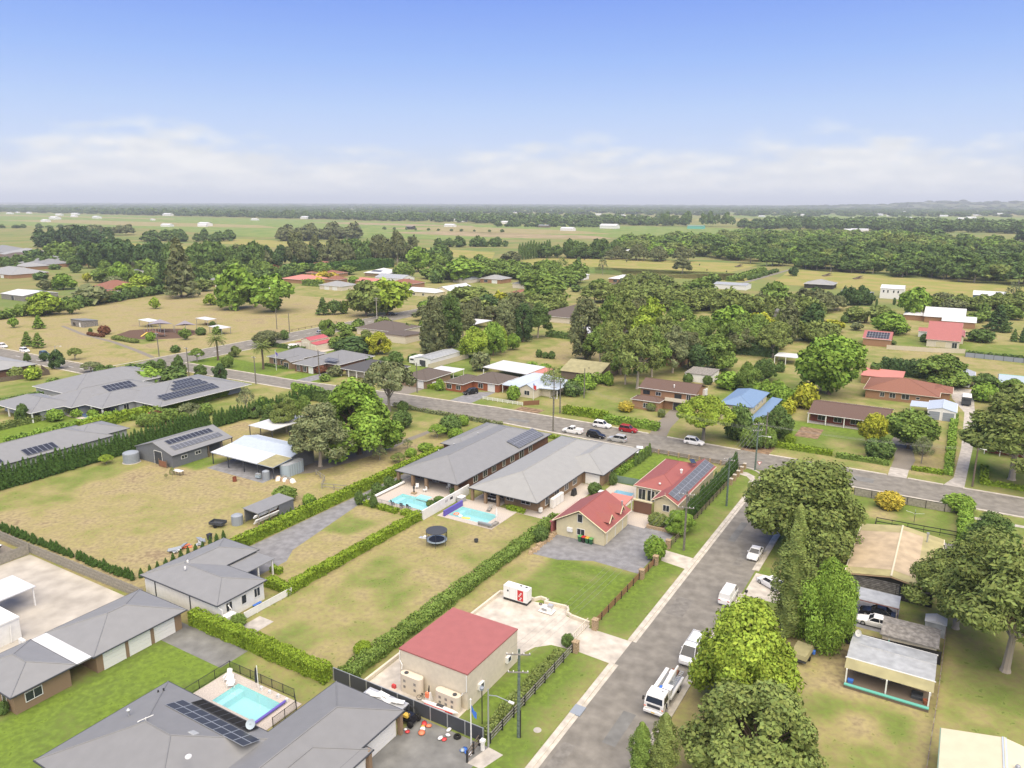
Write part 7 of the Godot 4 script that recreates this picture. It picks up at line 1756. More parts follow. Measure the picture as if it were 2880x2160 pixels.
func street() -> void:
	var p1 := pole("tall timber power pole on the near verge beside the workshop lawn",-35.4,-60.6,10.6,[[10.1,1.3,0.5,0],[8.0,1.1,0.5,0]],"green_pole")
	part(p1,"cable_guard", MB.new().box(0.17,0.25,0,3.4,-0.06,0.06).mesh(), M.black_metal)
	pole("timber power pole with double crossarms at the forecourt drive",-34.8,-113.5,10.4,[[9.9,1.3,0.3,0],[7.6,1.3,0.3,0]])
	var p2 := pole("slim green-grey power pole beside the conifer row",-34.0,-136.0,9.6,[[9.2,1.0,0.0,0]],"green_pole")
	var p3 := pole("green power pole with lamp at the street corner",-34.2,-158.8,10.8,[[10.4,1.2,0.8,0],[9.0,1.2,0.8,0]],"green_pole")
	lamp_arm(p3,7.6,0.2)
	pole("pale timber pole across the street from the corner",-35.8,-174.8,9.0,[])
	pole("power pole with transformer at the reddish driveway",-92.3,-176.0,9.6,[[9.2,1.1,0.0,0],[7.4,1.0,0.0,0]])
	pole("timber pole just right of the transformer pole",-91.0,-177.2,9.2,[])
	pole("slender pole standing in the grass before the olive shed",-92.5,-195.5,9.0,[])
	pole("grey pole on the cross street's near verge between the brick houses",-84.8,-161.5,9.0,[[8.6,1.0,0.0,0]])
	var p4 := pole("dark leaning pole on the verge by the far concrete drive",6.0,-172.2,8.2,[],"timber")
	lamp_arm(p4,7.9,0.0,1.0)
	var p5 := pole("pole with lamp before the orange brick house drive",-138.4,-175.0,9.2,[])
	lamp_arm(p5,8.6,-0.3,1.8)
	pole("power pole before the charcoal-roofed house with solar patch",-179.3,-175.4,9.0,[[8.6,0.9,0,0]])
	pole("power pole on the near verge opposite the palms",-188.4,-157.0,9.0,[[8.6,0.9,0,0]])
	pole("pole behind the shrubs of the rambling house",-216.6,-153.6,9.6,[[9.2,0.9,0,0]])
	pole("pole on the park edge above the street bend",-253.8,-168.3,9.0,[[8.6,0.9,0,0]])
	pole("left of two bare poles at the park's far edge",-264.4,-234.4,9.5,[])
	pole("right of two bare poles at the park's far edge",-251.2,-229.6,9.0,[])
	pole("tall pale pole before the big park trees",-242.1,-276.6,11.5,[[11.0,1.1,0.5,0],[10.0,1.1,0.5,0]],"concrete")
	var l := thing("street_lamp","grey street lamp at the left street corner","street lamp",V(-263.3,0,-136.5))
	part(l, "shaft", MB.new().tube([V(0,0,0),V(0,8.2,0)],[0.12,0.08],8).mesh(), M.galvanised)
	lamp_arm(l, 7.9,0.4,2.0)
	var line := func(label: String, a: Vector3, b: Vector3, s: Array, sag: float):
		var e := []
		for k in s: e.append([a + k, b + k])
		wires(label, e, sag)
	var four := [V(-1.1,0.2,-0.2),V(-0.4,0.2,0),V(0.4,0.2,0.1),V(1.1,0.2,0.2)]
	line.call("four wires between the workshop pole and the forecourt pole",V(-35.4,10.1,-60.6),V(-34.8,9.9,-113.5), four, 1.0)
	line.call("four wires from the forecourt pole to the conifer-row pole",V(-34.8,9.9,-113.5),V(-34.0,9.2,-136), four, 0.5)
	line.call("lower wires from forecourt pole to corner pole",V(-34.8,7.6,-113.5),V(-34.2,9.0,-158.8), four, 0.9)
	line.call("wires from the conifer-row pole to the corner pole",V(-34.0,9.2,-136),V(-34.2,10.4,-158.8), four, 0.4)
	line.call("wires along the cross street right of the corner",V(-34.2,10.4,-158.8),V(6,8.0,-172.2),[V(-0.6,0,-0.6),V(0,0,0),V(0.6,0,0.4)],0.8)
	line.call("wires from the corner to the transformer pole",V(-34.2,9.0,-158.8),V(-92.3,9.2,-176),[V(0,0.2,-1.0),V(0,0.2,-0.4),V(0,0.2,0.4),V(0,0.2,1.0)],1.2)
	line.call("wires between corner pole and the pole across the street",V(-34.2,9.0,-158.8),V(-35.8,8.7,-174.8),[V(-0.3,0,0),V(0.3,0,0)],0.3)
	line.call("service wires from forecourt pole to the corner house",V(-34.8,7.6,-113.5),V(-40.2,3.6,-126),[V(-0.2,0,0),V(0.1,0,0),V(0.3,0,0)],0.3)
	# signs
	var g := thing("give_way_sign","triangular give-way sign at the junction","sign",V(-31.4,0,-161.6),0.4)
	g.position = V(-33.0,0,-157.0)
	part(g, "post", MB.new().tube([V(0,0,0),V(0,2.3,0)],[0.035],6).mesh(), M.galvanised)
	var tr := PackedVector2Array([Vector2(-0.45,0),Vector2(0.45,0),Vector2(0,0.78)])
	part(g, "plate", MB.new().prism(tr, 0,0.02).mesh(), M.red_plastic, V(0,2.75,0.05),V(PI / 2,0,0))
	part(g, "face", MB.new().prism(PackedVector2Array([Vector2(-0.32,0.08),Vector2(0.32,0.08),Vector2(0,0.62)]),0.02,0.026).mesh(), M.paint, V(0,2.75,0.05),V(PI / 2,0,0))
	tag(part(self, "storm_drain", MB.new().box(-32.5,-31.2,0.02,0.16,-68.6,-66.9).box(-31.9,-31.3,0.16,0.17,-68.4,-67.1).mesh(), M.tank_grey),"grey kerb drain grate on the near side-street kerb","drain")
	tag(part(self, "pit_lid", MB.new().lathe([[0,0.02],[0.45,0.02],[0.45,0]],12,V(-34.2,0,-62.6)).mesh(), M.concrete),"round concrete pit lid in the near verge","pit lid")
	# vehicles
	car("utility_truck","white ute with open tray parked on the cross street","ute","ute","white_paint",-79.9,-162.7, PI)
	car("parked_car","black four-wheel drive parked ahead of the white ute","car","suv","black_paint",-73.3,-162.3,0.0)
	car("parked_car","silver station wagon parked nearest the corner lot","car","suv","silver_paint",-67.7,-162.2, PI)
	car("parked_car","white four-wheel drive before the long hedge","car","suv","white_paint",-75.6,-171.0,0.0)
	car("parked_car","red four-wheel drive parked by the hedge end","car","suv","red_paint",-68.4,-170.9,0.0)
	car("parked_car","white four-wheel drive under the bright feathery tree","car","suv","white_paint",-51.1,-169.7,0.0)
	car("parked_car","white hatchback in the drive behind the tan brick house","car","hatch","white_paint",-59.5,-156.0,-1.2)
	car("parked_car","white car in the drive nearest the tan brick wall","car","hatch","white_paint",-59.0,-152.6,-1.2)
	car("parked_car","white sedan facing the camera on the right kerb","car","sedan","white_paint",-24.2,-117.5,-PI / 2)
	car("parked_car","white hatchback on the concrete drive under the poplar","car","hatch","white_paint",-19.8,-108.6,2.6)
	car("parked_car","white sedan parked before the old carport","car","sedan","white_paint",-5.0,-104.9, PI)
	car("parked_car","black sedan under the old carport","car","sedan","black_paint",-5.0,-107.6, PI)
	car("parked_car","dark four-wheel drive on the orange brick house's drive","car","suv","black_paint",-123.7,-182.0,-2.0)
	car("parked_car","white car at the brown-roofed house's garage","car","hatch","white_paint",-138.9,-183.3,-1.8)
	car("parked_car","black car in the shade of the park's big tree","car","suv","black_paint",-247.9,-295.3,0.9)
	car("parked_car","silver car on the park street behind the barn","car","hatch","silver_paint",-239.3,-236.5,1.4)
	car("parked_van","white van beside the barn","van","van","white_paint",-222.1,-205.0,0.3)
	car("parked_car","white car furthest left on the park street","car","suv","white_paint",-321.6,-147.2,0.0)
	car("parked_car","white car second from left on the park street","car","suv","white_paint",-304.9,-146.9,0.0)
	car("parked_car","blue four-wheel drive on the park street","car","suv","blue_paint",-291.3,-147.0,0.0)
	car("parked_car","red car under the pink-edged carport","car","hatch","red_paint",-125.6,-216.9,0.5)
	car("parked_car","silver car in the small gabled carport","car","sedan","silver_paint",3.8,-271.2,-1.57)
	car("parked_van","white van beyond the bright tree on the right kerb","van","van","white_paint",-24.1,-101.4, PI / 2)
	bucket_truck()
	var v := car("work_van","white van with roof rack mostly hidden under the bright tree","van","van","white_paint",-24.1,-84.8,-PI / 2,"")
	v.scale = V(1.15,1.15,1.1)
	part(v, "roof_rack", MB.new().box(-2.1,0.6,2.05,2.1,-0.6,-0.55).box(-2.1,0.6,2.05,2.1,0.55,0.6).box(-2.0,-1.9,2.0,2.06,-0.6,0.6).box(0.3,0.4,2.0,2.06,-0.6,0.6).mesh(), M.galvanised)

func bucket_truck() -> void:
	# forward is +x, turned to face the camera down the street
	var o := thing("bucket_truck","white bucket truck with folded boom parked on the right kerb","truck",V(-24.2,0.02,-75.0),-PI / 2)
	part(o, "chassis", MB.new().box(-3.6,3.0,0.55,0.85,-0.45,0.45).mesh(), M.charcoal)
	var cab := MB.new()
	cab.frustum(1.75,3.75,-1.12,1.12,0.55,1.75,3.72,-1.12,1.12,1.55, false, true)
	cab.frustum(1.75,3.72,-1.12,1.12,1.55,1.8,3.35,-1.0,1.0,2.45)
	part(o, "cab", cab.mesh(), M.white_paint)
	var ws := MB.new()
	ws.quad(V(3.71,1.62,0.98),V(3.71,1.62,-0.98),V(3.40,2.32,-0.88),V(3.40,2.32,0.88))
	part(o, "windscreen", ws.mesh(), M.car_glass)
	for s in [-1,1]:
		var sg := MB.new()
		var z: float = s * 1.125
		var pts := [V(2.1,1.6, z),V(3.5,1.6, z),V(3.25,2.25, s * 1.04),V(2.1,2.25, s * 1.04)]
		sg.quad2(pts if s > 0 else [pts[3], pts[2], pts[1], pts[0]])
		part(o, "side_window", sg.mesh(), M.car_glass)
		part(o, "headlight", MB.new().cbox(3.7,3.8,0.8,1.0, s * 0.85 - 0.2, s * 0.85 + 0.2,0.03).mesh(), M.lamp_white)
		part(o, "indicator", MB.new().box(3.6,3.78,1.02,1.14, s * 1.02 - 0.1, s * 1.02 + 0.1).mesh(), M.orange_plastic)
		part(o, "mirror", MB.new().cbox(3.35,3.5,1.5,2.0, s * 1.38 - 0.08, s * 1.38 + 0.08,0.03).box(3.38,3.44,1.9,1.94, minf(s * 1.1, s * 1.38), maxf(s * 1.1, s * 1.38)).mesh(), M.black_metal)
		for x in [2.7,-1.9]:
			var w := part(o, "wheel", MB.new().tube([V(x, 0.48, s * 0.85),V(x, 0.48, s * 1.12)],[0.48],16).mesh(), M.rubber)
			part(w, "rim", MB.new().tube([V(x, 0.48, s * 1.1),V(x, 0.48, s * 1.135)],[0.26],12).mesh(), M.rim)
	part(o, "grille", MB.new().box(3.76,3.8,1.1,1.42,-0.75,0.75).mesh(), M.charcoal)
	part(o, "bumper", MB.new().cbox(3.55,3.88,0.42,0.76,-1.15,1.15,0.06).mesh(), M.white_paint)
	part(o, "number_plate", MB.new().box(3.885,3.9,0.5,0.62,-0.2,0.2).mesh(), M.yellow_plastic)
	for s in [[0.72,1.16,1.75],[-1.16,-0.85,1.2]]:
		var bin := part(o, "side_locker", MB.new().cbox(-3.4,1.1,0.85, s[2], s[0], s[1],0.05).mesh(), M.white_paint)
		for i in 3: part(bin, "locker_door", MB.new().cbox(-3.2 + i * 1.45,-1.9 + i * 1.45,0.95, s[2] - 0.1, s[1] if s[0] > 0 else s[0] - 0.02, s[1] + 0.02 if s[0] > 0 else s[0],0.005).mesh(), M.white_metal)
	part(o, "deck", MB.new().box(-3.5,1.3,0.85,0.95,-0.85,0.72).mesh(), M.galvanised)
	part(o, "turret", MB.new().cbox(-3.0,-2.3,0.95,2.0,-0.3,0.4,0.08).mesh(), M.white_paint)
	part(o, "lower_boom", MB.new().tube([V(-2.6,2.0,0.1),V(1.0,1.75,0.1)],[0.2,0.17],6).mesh(), M.white_paint)
	part(o, "upper_boom", MB.new().tube([V(1.1,2.0,-0.2),V(-3.4,2.35,-0.3)],[0.16,0.14],6).mesh(), M.white_metal)
	part(o, "knuckle", MB.new().cbox(0.75,1.35,1.55,2.15,-0.4,0.35,0.06).mesh(), M.blue_plastic)
	var b := part(o, "bucket", MB.new().frustum(0.45,1.25,-1.0,-0.15,1.2,0.38,1.32,-1.06,-0.1,2.2, false, true).mesh(), M.white_metal)
	part(b, "rim", MB.new().box(0.34,1.36,2.18,2.25,-1.1,-0.06).mesh(), M.white_paint)
	part(o, "ladder_rack", MB.new().tube([V(-3.4,1.9,-1.05),V(0.9,1.9,-1.05)],[0.04],5).tube([V(-3.4,1.9,-0.7),V(0.9,1.9,-0.7)],[0.04],5).mesh(), M.galvanised)
	for i in 12: part(o, "rung", MB.new().tube([V(-3.3 + i * 0.37,1.9,-1.05),V(-3.3 + i * 0.37,1.9,-0.7)],[0.025],4).mesh(), M.galvanised)
	part(o, "cable_reel", MB.new().tube([V(-3.75,1.1,-0.3),V(-3.75,1.1,0.5)],[0.45],14).mesh(), M.rust_timber)
	part(o, "antenna", MB.new().lathe([[0.08,2.45],[0.05,2.55],[0,2.7]],8,V(2.3,0,-0.5)).mesh(), M.charcoal)

func plants() -> void:
	var list := [
["broad","bright",-16.2,-78.0,13.2,5.7,"street_tree","bright green rounded tree over the right kerb"],
["broad","olive",-11.6,-66.3,11.5,6.5,"street_tree","olive tree filling the bottom edge right of the road"],
["poplar","mid",-22.0,-61.8,6.4,1.2,"young_poplar","left of two thin young poplars at the bottom edge"],
["poplar","olive",-19.9,-62.5,7.8,1.4,"young_poplar","right of two thin young poplars at the bottom edge"],
["broad","olive",-17.9,-124.3,16.3,9.2,"corner_tree","huge rounded dark tree at the side street corner"],
["poplar","olive",-14.6,-96.0,18.6,2.5,"poplar_tree","tall narrow poplar on the right verge"],
["willow","green",-10.4,-97.0,11.9,3.9,"willow_tree","weeping green tree behind the tall poplar"],
["gum","olive",9.9,-101.8,19.1,8.1,"gum_tree","spreading gum tree over the right frame edge"],
["gum","olive",4.4,-109.7,13.5,6.3,"gum_tree","smaller gum tree right of the patched-roof house"],
["gum","olive",13.0,-181.0,20.4,10.0,"gum_tree","tall gum with bare grey trunk by the right hedge"],
["gum","dark",8.9,-137.1,7.5,4.1,"gum_tree","low dark gum at right edge below the footpath"],
["bush","gold",-7.4,-151.0,3.0,2.3,"golden_shrub","round pale golden shrub on the back lawn"],
["bush","green",3.8,-156.6,2.8,2.6,"climbing_vine","leafy green vine heaped over the fence corner"],
["broad","lime",-14.3,-189.6,9.1,3.3,"golden_tree","yellow-green tree before the long brown-roofed house"],
["broad","mid",-7.1,-192.7,10.1,5.4,"garden_tree","broad green tree joined to the yellow-green tree"],
["bush","dark",-12.2,-181.9,4.3,3.0,"shrub","dark rounded shrub below the yellow-green tree"],
["sparse","greyish",-3.8,-182.6,6.5,2.4,"garden_tree","thin grey tree beside the gravel drive"],
["bush","hedge",-31.6,-181.8,2.3,1.2,"shrub","clipped round shrub at the lawn's left edge"],
["broad","dark",-35.2,-184.1,8.2,3.7,"garden_tree","dark leafy tree beside the blue-roofed house"],
["bush","mid",-38.7,-183.8,5.0,2.2,"shrub","shaggy shrub behind the corner power poles"],
["bush","dark",-38.2,-174.4,4.3,1.8,"shrub","dark shrub at the soil driveway"],
["umbrella","bright",-50.2,-173.9,11.6,6.7,"feathery_tree","bright feathery tree overhanging the parked white car"],
["bush","dark",-43.2,-179.3,7.9,3.1,"shrub","dark shrub mass right of the feathery tree"],
["bush","green",-37.9,-108.2,3.5,1.7,"round_bush","clipped round bush at the forecourt fence"],
["broad","green",-37.9,-120.0,4.0,2.6,"garden_tree","round leafy tree in the sandstone planter"],
["bush","olive",-42.0,-120.7,2.1,1.7,"shrub","grey-green shrub in the planter's left end"],
["bush","dark",-56.8,-134.8,2.7,0.8,"shrub","dark shrub at the green fence's end"],
["bush","dark",-57.9,-128.3,2.3,1.3,"shrub","dark shrub on the narrow side path"],
["bush","dark",-56.7,-104.3,2.5,1.2,"shrub","dark shrub against the loft garage's left corner"],
["bush","hedge",-60.1,-63.5,1.7,1.1,"shrub","untidy pale shrub in the long lot hedge"],
["bush","dark",-38.7,-78.7,1.6,0.8,"shrub","dark shrub behind the near gate pillar"],
["bush","mid",-79.2,-59.9,1.5,1.0,"shrub","rounded shrub at the white house's front"],
["bush","dark",-86.8,-33.9,1.5,0.6,"shrub","dark shrub at the near garage wing's corner"],
["gum","greyish",-115.8,-112.0,14.2,6.6,"grey_tree","sprawling grey-green tree over the white carport"],
["broad","green",-114.3,-122.8,17.3,9.0,"shade_tree","massive dense green tree behind the farm cottage"],
["gum","olive",-141.3,-126.0,9.9,3.5,"garden_tree","olive tree behind the white carport"],
["bush","dark",-119.2,-144.2,4.1,2.4,"round_shrub","large dark round shrub on the dry grass"],
["bush","dark",-128.2,-155.6,3.0,1.4,"round_shrub","smaller round shrub near the cross street"],
["bush","dark",-106.2,-147.2,4.2,2.6,"round_shrub","dark round shrub left of the brown brick roof"],
["bush","green",-106.9,-153.8,2.5,1.4,"round_shrub","green shrub touching the brown brick roof"],
["bush","green",-102.7,-144.3,2.2,1.7,"round_shrub","low green shrub in front of the dark round one"],
["umbrella","green",-106.6,-142.2,3.3,2.2,"fruit_tree","small spreading fruit tree at the gravel track's end"],
["sparse","olive",-107.2,-131.5,2.5,1.2,"fruit_tree","small thin fruit tree by the gravel track"],
["umbrella","greyish",-107.5,-121.9,3.1,1.6,"fruit_tree","pale small fruit tree nearest the big shade tree"],
["umbrella","olive",-102.8,-122.7,2.3,1.7,"fruit_tree","small fruit tree touching the long hedge"],
["bush","green",-103.1,-127.5,1.8,1.3,"fruit_tree","low fruit tree beside the long hedge"],
["bush","green",-102.9,-132.7,1.6,1.7,"fruit_tree","low fruit tree at the long hedge's far end"],
["bush","mid",-107.6,-94.4,2.6,2.1,"shrub","rounded shrub behind the machinery shelter"],
["bush","green",-102.4,-95.5,1.9,1.1,"shrub","pale shrub beside the row of small conifers"],
["bush","dark",-94.0,-100.3,2.5,0.8,"topiary_ball","topiary ball nearest the grey driveway"],
["bush","dark",-94.9,-106.4,2.1,1.0,"topiary_ball","topiary ball in the middle of three"],
["bush","dark",-94.6,-109.8,2.4,1.0,"topiary_ball","topiary ball nearest the brown brick alfresco"],
["bush","dark",-90.7,-100.6,2.2,0.7,"topiary_ball","topiary ball behind the low clipped hedge"],
["bush","dark",-81.8,-109.3,1.0,1.0,"shrub","low dark shrub at the white boundary wall"],
["bush","dark",-81.7,-106.4,1.3,0.8,"shrub","second low dark shrub at the white boundary wall"],
["bush","dark",-81.7,-113.9,1.2,0.7,"shrub","dark shrub at the alfresco's right corner"],
["umbrella","bright",-157.0,-88.8,2.2,1.5,"young_tree","small bright tree alone on the dry paddock"],
["sparse","olive",-136.1,-90.3,2.9,0.6,"young_tree","thin young tree beside the old workbench"],
["sparse","olive",-137.8,-90.0,1.1,0.4,"sapling","tiny sapling left of the thin young tree"],
["fir","dark",-150.6,-129.0,5.3,2.3,"young_pine","young dark pine beyond the white carport"],
["fir","mid",-149.4,-133.3,4.7,1.4,"young_pine","smaller young pine right of the dark one"],
["broad","dark",-158.1,-130.8,4.2,1.9,"garden_tree","dark shrub-like tree above the conifer row"],
["umbrella","greyish",-131.9,-154.3,14.9,6.8,"feathery_tree","tall feathery grey tree beside the cross street"],
["broad","dark",-205.5,-96.1,5.5,1.8,"garden_tree","dark tree before the rambling house's left wing"],
["bush","green",-200.5,-101.5,3.0,1.9,"shrub","rounded green shrub by the rambling house's lawn"],
["bush","bright",-254.4,-123.9,4.2,2.2,"shrub","bright shrub inside the dark timber fence"],
["bush","olive",-260.7,-122.1,3.5,2.3,"shrub","olive shrub inside the dark timber fence"],
["bush","mid",-235.2,-120.6,3.2,2.8,"shrub","wide shrub behind the rambling house"],
["broad","greyish",-173.8,-122.2,4.0,3.1,"garden_tree","grey-green shrubs beyond the long conifers"],
["bush","russet",-178.3,-116.4,2.5,2.9,"shrub","reddish shrub behind the long conifers"],
["sparse","greyish",-164.3,-133.0,7.3,2.7,"bare_tree","bare grey branching tree beyond the long conifers"],
["bush","green",-216.9,-139.4,5.0,4.2,"shrub","green shrub mass behind the rambling house roof"],
["bush","dark",-211.6,-144.3,5.1,3.7,"shrub","dark shrub mass right of the green one"],
["column","dark",-229.1,-152.3,4.6,1.6,"upright_tree","narrow upright tree left of the street pole"],
["broad","dark",-220.0,-152.6,7.2,2.1,"street_tree","dark street tree beside the street pole"],
["broad","dark",-211.5,-154.3,4.5,2.1,"street_tree","dark round street tree right of the pole"],
["broad","deep",-200.1,-152.9,6.6,2.2,"street_tree","darkest street tree before the solar roof"],
["umbrella","mid",-233.8,-169.7,5.0,2.6,"street_tree","spreading tree on the green traffic island"],
["broad","mid",-216.1,-168.8,4.8,2.0,"street_tree","round tree on the island's right half"],
["broad","olive",-229.3,-182.6,4.4,2.1,"street_tree","olive tree behind the left palm"],
["bush","dark",-255.8,-176.6,2.6,1.7,"park_shrub","dark round shrub at the park's near edge"],
["broad","green",-368.8,-174.7,4.9,2.0,"park_tree","small round tree at the park's left end"],
["fir","green",-356.6,-179.2,6.3,2.6,"park_tree","conical green tree before the yellow-green giant"],
["fir","mid",-316.4,-153.8,6.1,2.2,"park_tree","left of two conical trees by the park street"],
["fir","mid",-309.3,-154.3,6.2,2.5,"park_tree","right of two conical trees by the park street"],
["umbrella","olive",-274.2,-148.7,4.6,2.5,"park_tree","spreading thin tree in the dry park"],
["umbrella","greyish",-248.9,-139.7,3.8,3.3,"street_tree","pale spreading tree at the street corner"],
["broad","deep",-264.3,-137.0,7.1,2.6,"street_tree","dark tree beside the street lamp"],
["broad","dark",-284.9,-137.6,3.7,1.2,"street_tree","small street tree before the parked white car"],
["broad","deep",-280.8,-141.4,3.5,1.5,"street_tree","small dark street tree before the blue car"],
["broad","mid",-276.4,-196.0,5.0,2.3,"park_tree","round tree on the playground's near edge"],
["bush","green",-286.1,-186.7,3.4,1.8,"park_shrub","round green shrub at the playground's grass"],
["bush","dark",-280.6,-206.8,3.1,2.0,"park_shrub","dark shrub right of the playground"],
["bush","mid",-275.6,-211.1,3.4,1.8,"park_shrub","shrub beside the low white picnic shelter"],
["bush","russet",-317.0,-185.7,3.6,2.3,"park_shrub","reddish small tree in the dry park"],
["bush","dark",-327.2,-185.6,1.8,0.8,"park_shrub","tiny dark shrub left of the reddish tree"],
["bush","dark",-298.0,-226.2,1.9,1.3,"park_shrub","small dark shrub behind the picnic shelters"],
["broad","green",-308.4,-272.3,20.8,10.8,"park_tree","wide green park tree with thick dark trunk"],
["fir","dark",-279.1,-278.2,9.3,3.5,"park_tree","dark conical tree left of the park's big trees"],
["broad","dark",-275.0,-282.0,8.0,3.3,"park_tree","dark tree between the cone and the big trees"],
["broad","mid",-273.9,-287.4,6.9,2.7,"park_tree","slim tree touching the park's big trees"],
["broad","olive",-256.9,-285.5,19.1,8.7,"park_tree","olive half of the park's big tree pair"],
["broad","bright",-251.7,-295.4,19.4,10.9,"park_tree","bright half of the park's big tree pair"],
["broad","mid",-232.1,-233.9,7.5,3.1,"street_tree","leafy tree beside the barn"],
["bush","dark",-233.9,-254.6,4.4,2.4,"street_tree","clipped round tree on the park street"],
["broad","dusk",-234.9,-203.2,7.2,5.5,"garden_tree","dull purple-grey tree behind the charcoal roofs"],
["bush","dark",-241.2,-217.4,3.9,1.7,"shrub","dark shrub at the hedge by the barn"],
["broad","lime",-187.6,-214.5,9.1,4.7,"golden_tree","vivid yellow-green tree behind the charcoal roofs"],
["bush","deep",-196.7,-210.4,5.8,7.0,"shrub","dark shrub mass left of the vivid tree"],
["bush","mid",-210.3,-216.0,4.2,3.2,"shrub","green shrub right of the barn"],
["broad","olive",-212.6,-235.5,4.4,2.9,"garden_tree","olive tree behind the vivid yellow-green one"],
["broad","mid",-219.3,-231.6,4.2,3.4,"garden_tree","mid green tree between barn and vivid tree"],
["bush","dusk",-175.4,-178.7,3.3,2.4,"shrub","dull brown shrub before the black-roofed house"],
["bush","russet",-182.7,-179.4,2.4,1.8,"shrub","reddish shrub at the charcoal house's drive"],
["bush","mid",-172.9,-171.5,2.3,1.6,"shrub","clipped shrub at the grey drive"],
["bush","green",-134.2,-180.8,3.5,1.3,"shrub","round shrub at the brick house's corner"],
["broad","bright",-152.7,-227.2,12.3,5.6,"garden_tree","bright tree beyond the zinc shed"],
["broad","green",-149.2,-235.0,13.7,4.3,"garden_tree","taller green tree right of the bright one"],
["bush","greyish",-139.0,-210.7,6.1,3.2,"garden_tree","grey-green bushy tree behind the pink-edged carport"],
["pine","dusk",-169.2,-225.2,21.7,5.2,"she_oak","tall dull she-oak left of the white shed yard"],
["pine","dark",-172.0,-239.7,21.3,5.0,"she_oak","tall dark she-oak with bare lower trunk"],
["pine","greyish",-170.9,-224.2,10.0,3.9,"she_oak","shorter grey she-oak by the green lawn"],
["gum","dusk",-177.4,-256.0,17.4,5.3,"gum_tree","dull gum behind the bright garden tree"],
["broad","green",-235.0,-307.4,7.1,4.4,"street_tree","green tree at the far street's bend"],
["gum","olive",-228.6,-335.9,13.1,11.9,"gum_tree","wide olive gum above the zinc shed"],
["pine","deep",-205.1,-319.9,10.6,5.3,"dark_pine","very dark pine behind the green garden tree"],
["bush","olive",-225.8,-262.2,4.8,3.7,"shrub","olive shrub by the far grey roof"],
["gum","dark",-153.8,-277.7,15.6,5.5,"gum_tree","gum with one bare sideways limb"],
["pine","deep",-154.2,-265.7,16.4,4.4,"dark_pine","tall dark pine left of the bare-limbed gum"],
["pine","greyish",-159.5,-260.2,18.5,4.3,"she_oak","pale grey she-oak at the dirt yard"],
["broad","green",-148.7,-248.5,6.9,2.7,"young_tree","small green tree at the dirt yard"],
["broad","bright",-150.2,-241.5,11.0,2.7,"garden_tree","bright tree left of the dirt yard"],
["bush","dark",-133.0,-241.2,2.8,1.2,"shrub","left of three round shrubs in the yard"],
["bush","dark",-130.2,-241.0,2.2,1.1,"shrub","middle of three round shrubs in the yard"],
["bush","dark",-127.7,-241.3,2.7,1.2,"shrub","right of three round shrubs in the yard"],
["pine","dusk",-116.6,-246.5,23.4,5.9,"she_oak","broad dull brown she-oak behind the olive shed"],
["gum","olive",-102.7,-238.9,19.1,6.1,"gum_tree","left gum of the tall central group"],
["gum","olive",-83.5,-214.5,22.4,7.0,"gum_tree","tallest gum with white trunk beside two-storey house"],
["gum","mid",-88.9,-217.9,16.9,4.4,"gum_tree","gum with pale trunk at the soil drive's head"],
["gum","bright",-98.3,-262.6,23.3,6.9,"gum_tree","bright-topped gum at the back of the central group"],
["gum","olive",-110.9,-268.3,24.2,6.7,"gum_tree","high gum at the back of the central group"],
["gum","greyish",-81.8,-242.1,16.7,5.5,"gum_tree","grey gum left of the dense dark tree"],
["gum","dusk",-79.8,-252.2,14.7,5.2,"gum_tree","dull gum against the dense dark tree"],
["broad","mid",-70.9,-254.8,13.6,6.0,"shade_tree","dense dark green tree behind the white shed"],
["broad","deep",-75.6,-249.2,10.3,4.4,"shade_tree","deep shaded tree left of the dense one"],
["broad","green",-83.8,-319.8,14.8,8.1,"shade_tree","large green tree behind the grey gums"],
["gum","dusk",-71.2,-287.4,11.4,5.3,"gum_tree","dull olive gum right of the dense tree"],
["broad","mid",-53.8,-227.9,9.9,2.8,"garden_tree","leafy tree behind the blue roof"],
["bush","green",-59.5,-229.7,5.0,3.8,"shrub","sprawling shrub between white shed and blue roof"],
["sparse","olive",-103.2,-195.6,8.2,3.9,"bare_tree","thin branching tree before the cottage"],
["bush","green",-109.3,-183.0,3.9,1.8,"round_shrub","clipped round shrub at the cottage fence"],
["bush","dark",-96.7,-196.2,4.4,2.5,"shrub","dark shrub right of the cottage"],
["bush","mid",-98.7,-209.5,3.7,3.3,"shrub","leafy shrubs before the olive shed"],
["bush","gold",-76.3,-188.4,2.7,2.0,"golden_shrub","golden shrub at the long front hedge"],
["bush","olive",-70.6,-192.8,2.3,1.4,"shrub","olive shrub at the two-storey house's porch"],
["bush","olive",-66.0,-188.1,2.1,1.0,"shrub","small shrub beside the gravel drive's head"],
["bush","dark",-72.6,-230.2,3.0,1.5,"shrub","dark shrub at the white shed's corner"],
["bush","dark",-66.7,-231.8,2.6,1.4,"shrub","dark shrub before the white shed"],
["broad","green",-31.6,-238.1,19.9,9.0,"shade_tree","enormous round green tree right of centre"],
["umbrella","olive",-58.6,-286.2,11.6,6.4,"umbrella_tree","olive umbrella-shaped tree beside the dark pines"],
["pine","dusk",-60.8,-325.1,16.2,4.1,"dark_pine","left of two tall dark pines on the right"],
["pine","deep",-52.7,-332.6,16.2,4.6,"dark_pine","right of two tall dark pines on the right"],
["broad","lime",-72.3,-321.9,12.2,6.9,"garden_tree","yellow-tipped tree beside the dark pines"],
["broad","lime",-48.9,-359.5,5.9,5.0,"garden_tree","yellow-green low tree right of the dark pines"],
["broad","dark",-52.3,-247.5,7.5,3.5,"garden_tree","dark leafy tree before the dark screen hedge"],
["broad","mid",-53.5,-232.9,7.9,2.7,"garden_tree","tree at the left of the small carport"],
["bush","dark",-50.9,-262.5,3.3,1.4,"shrub","dark shrub beside the white carport"],
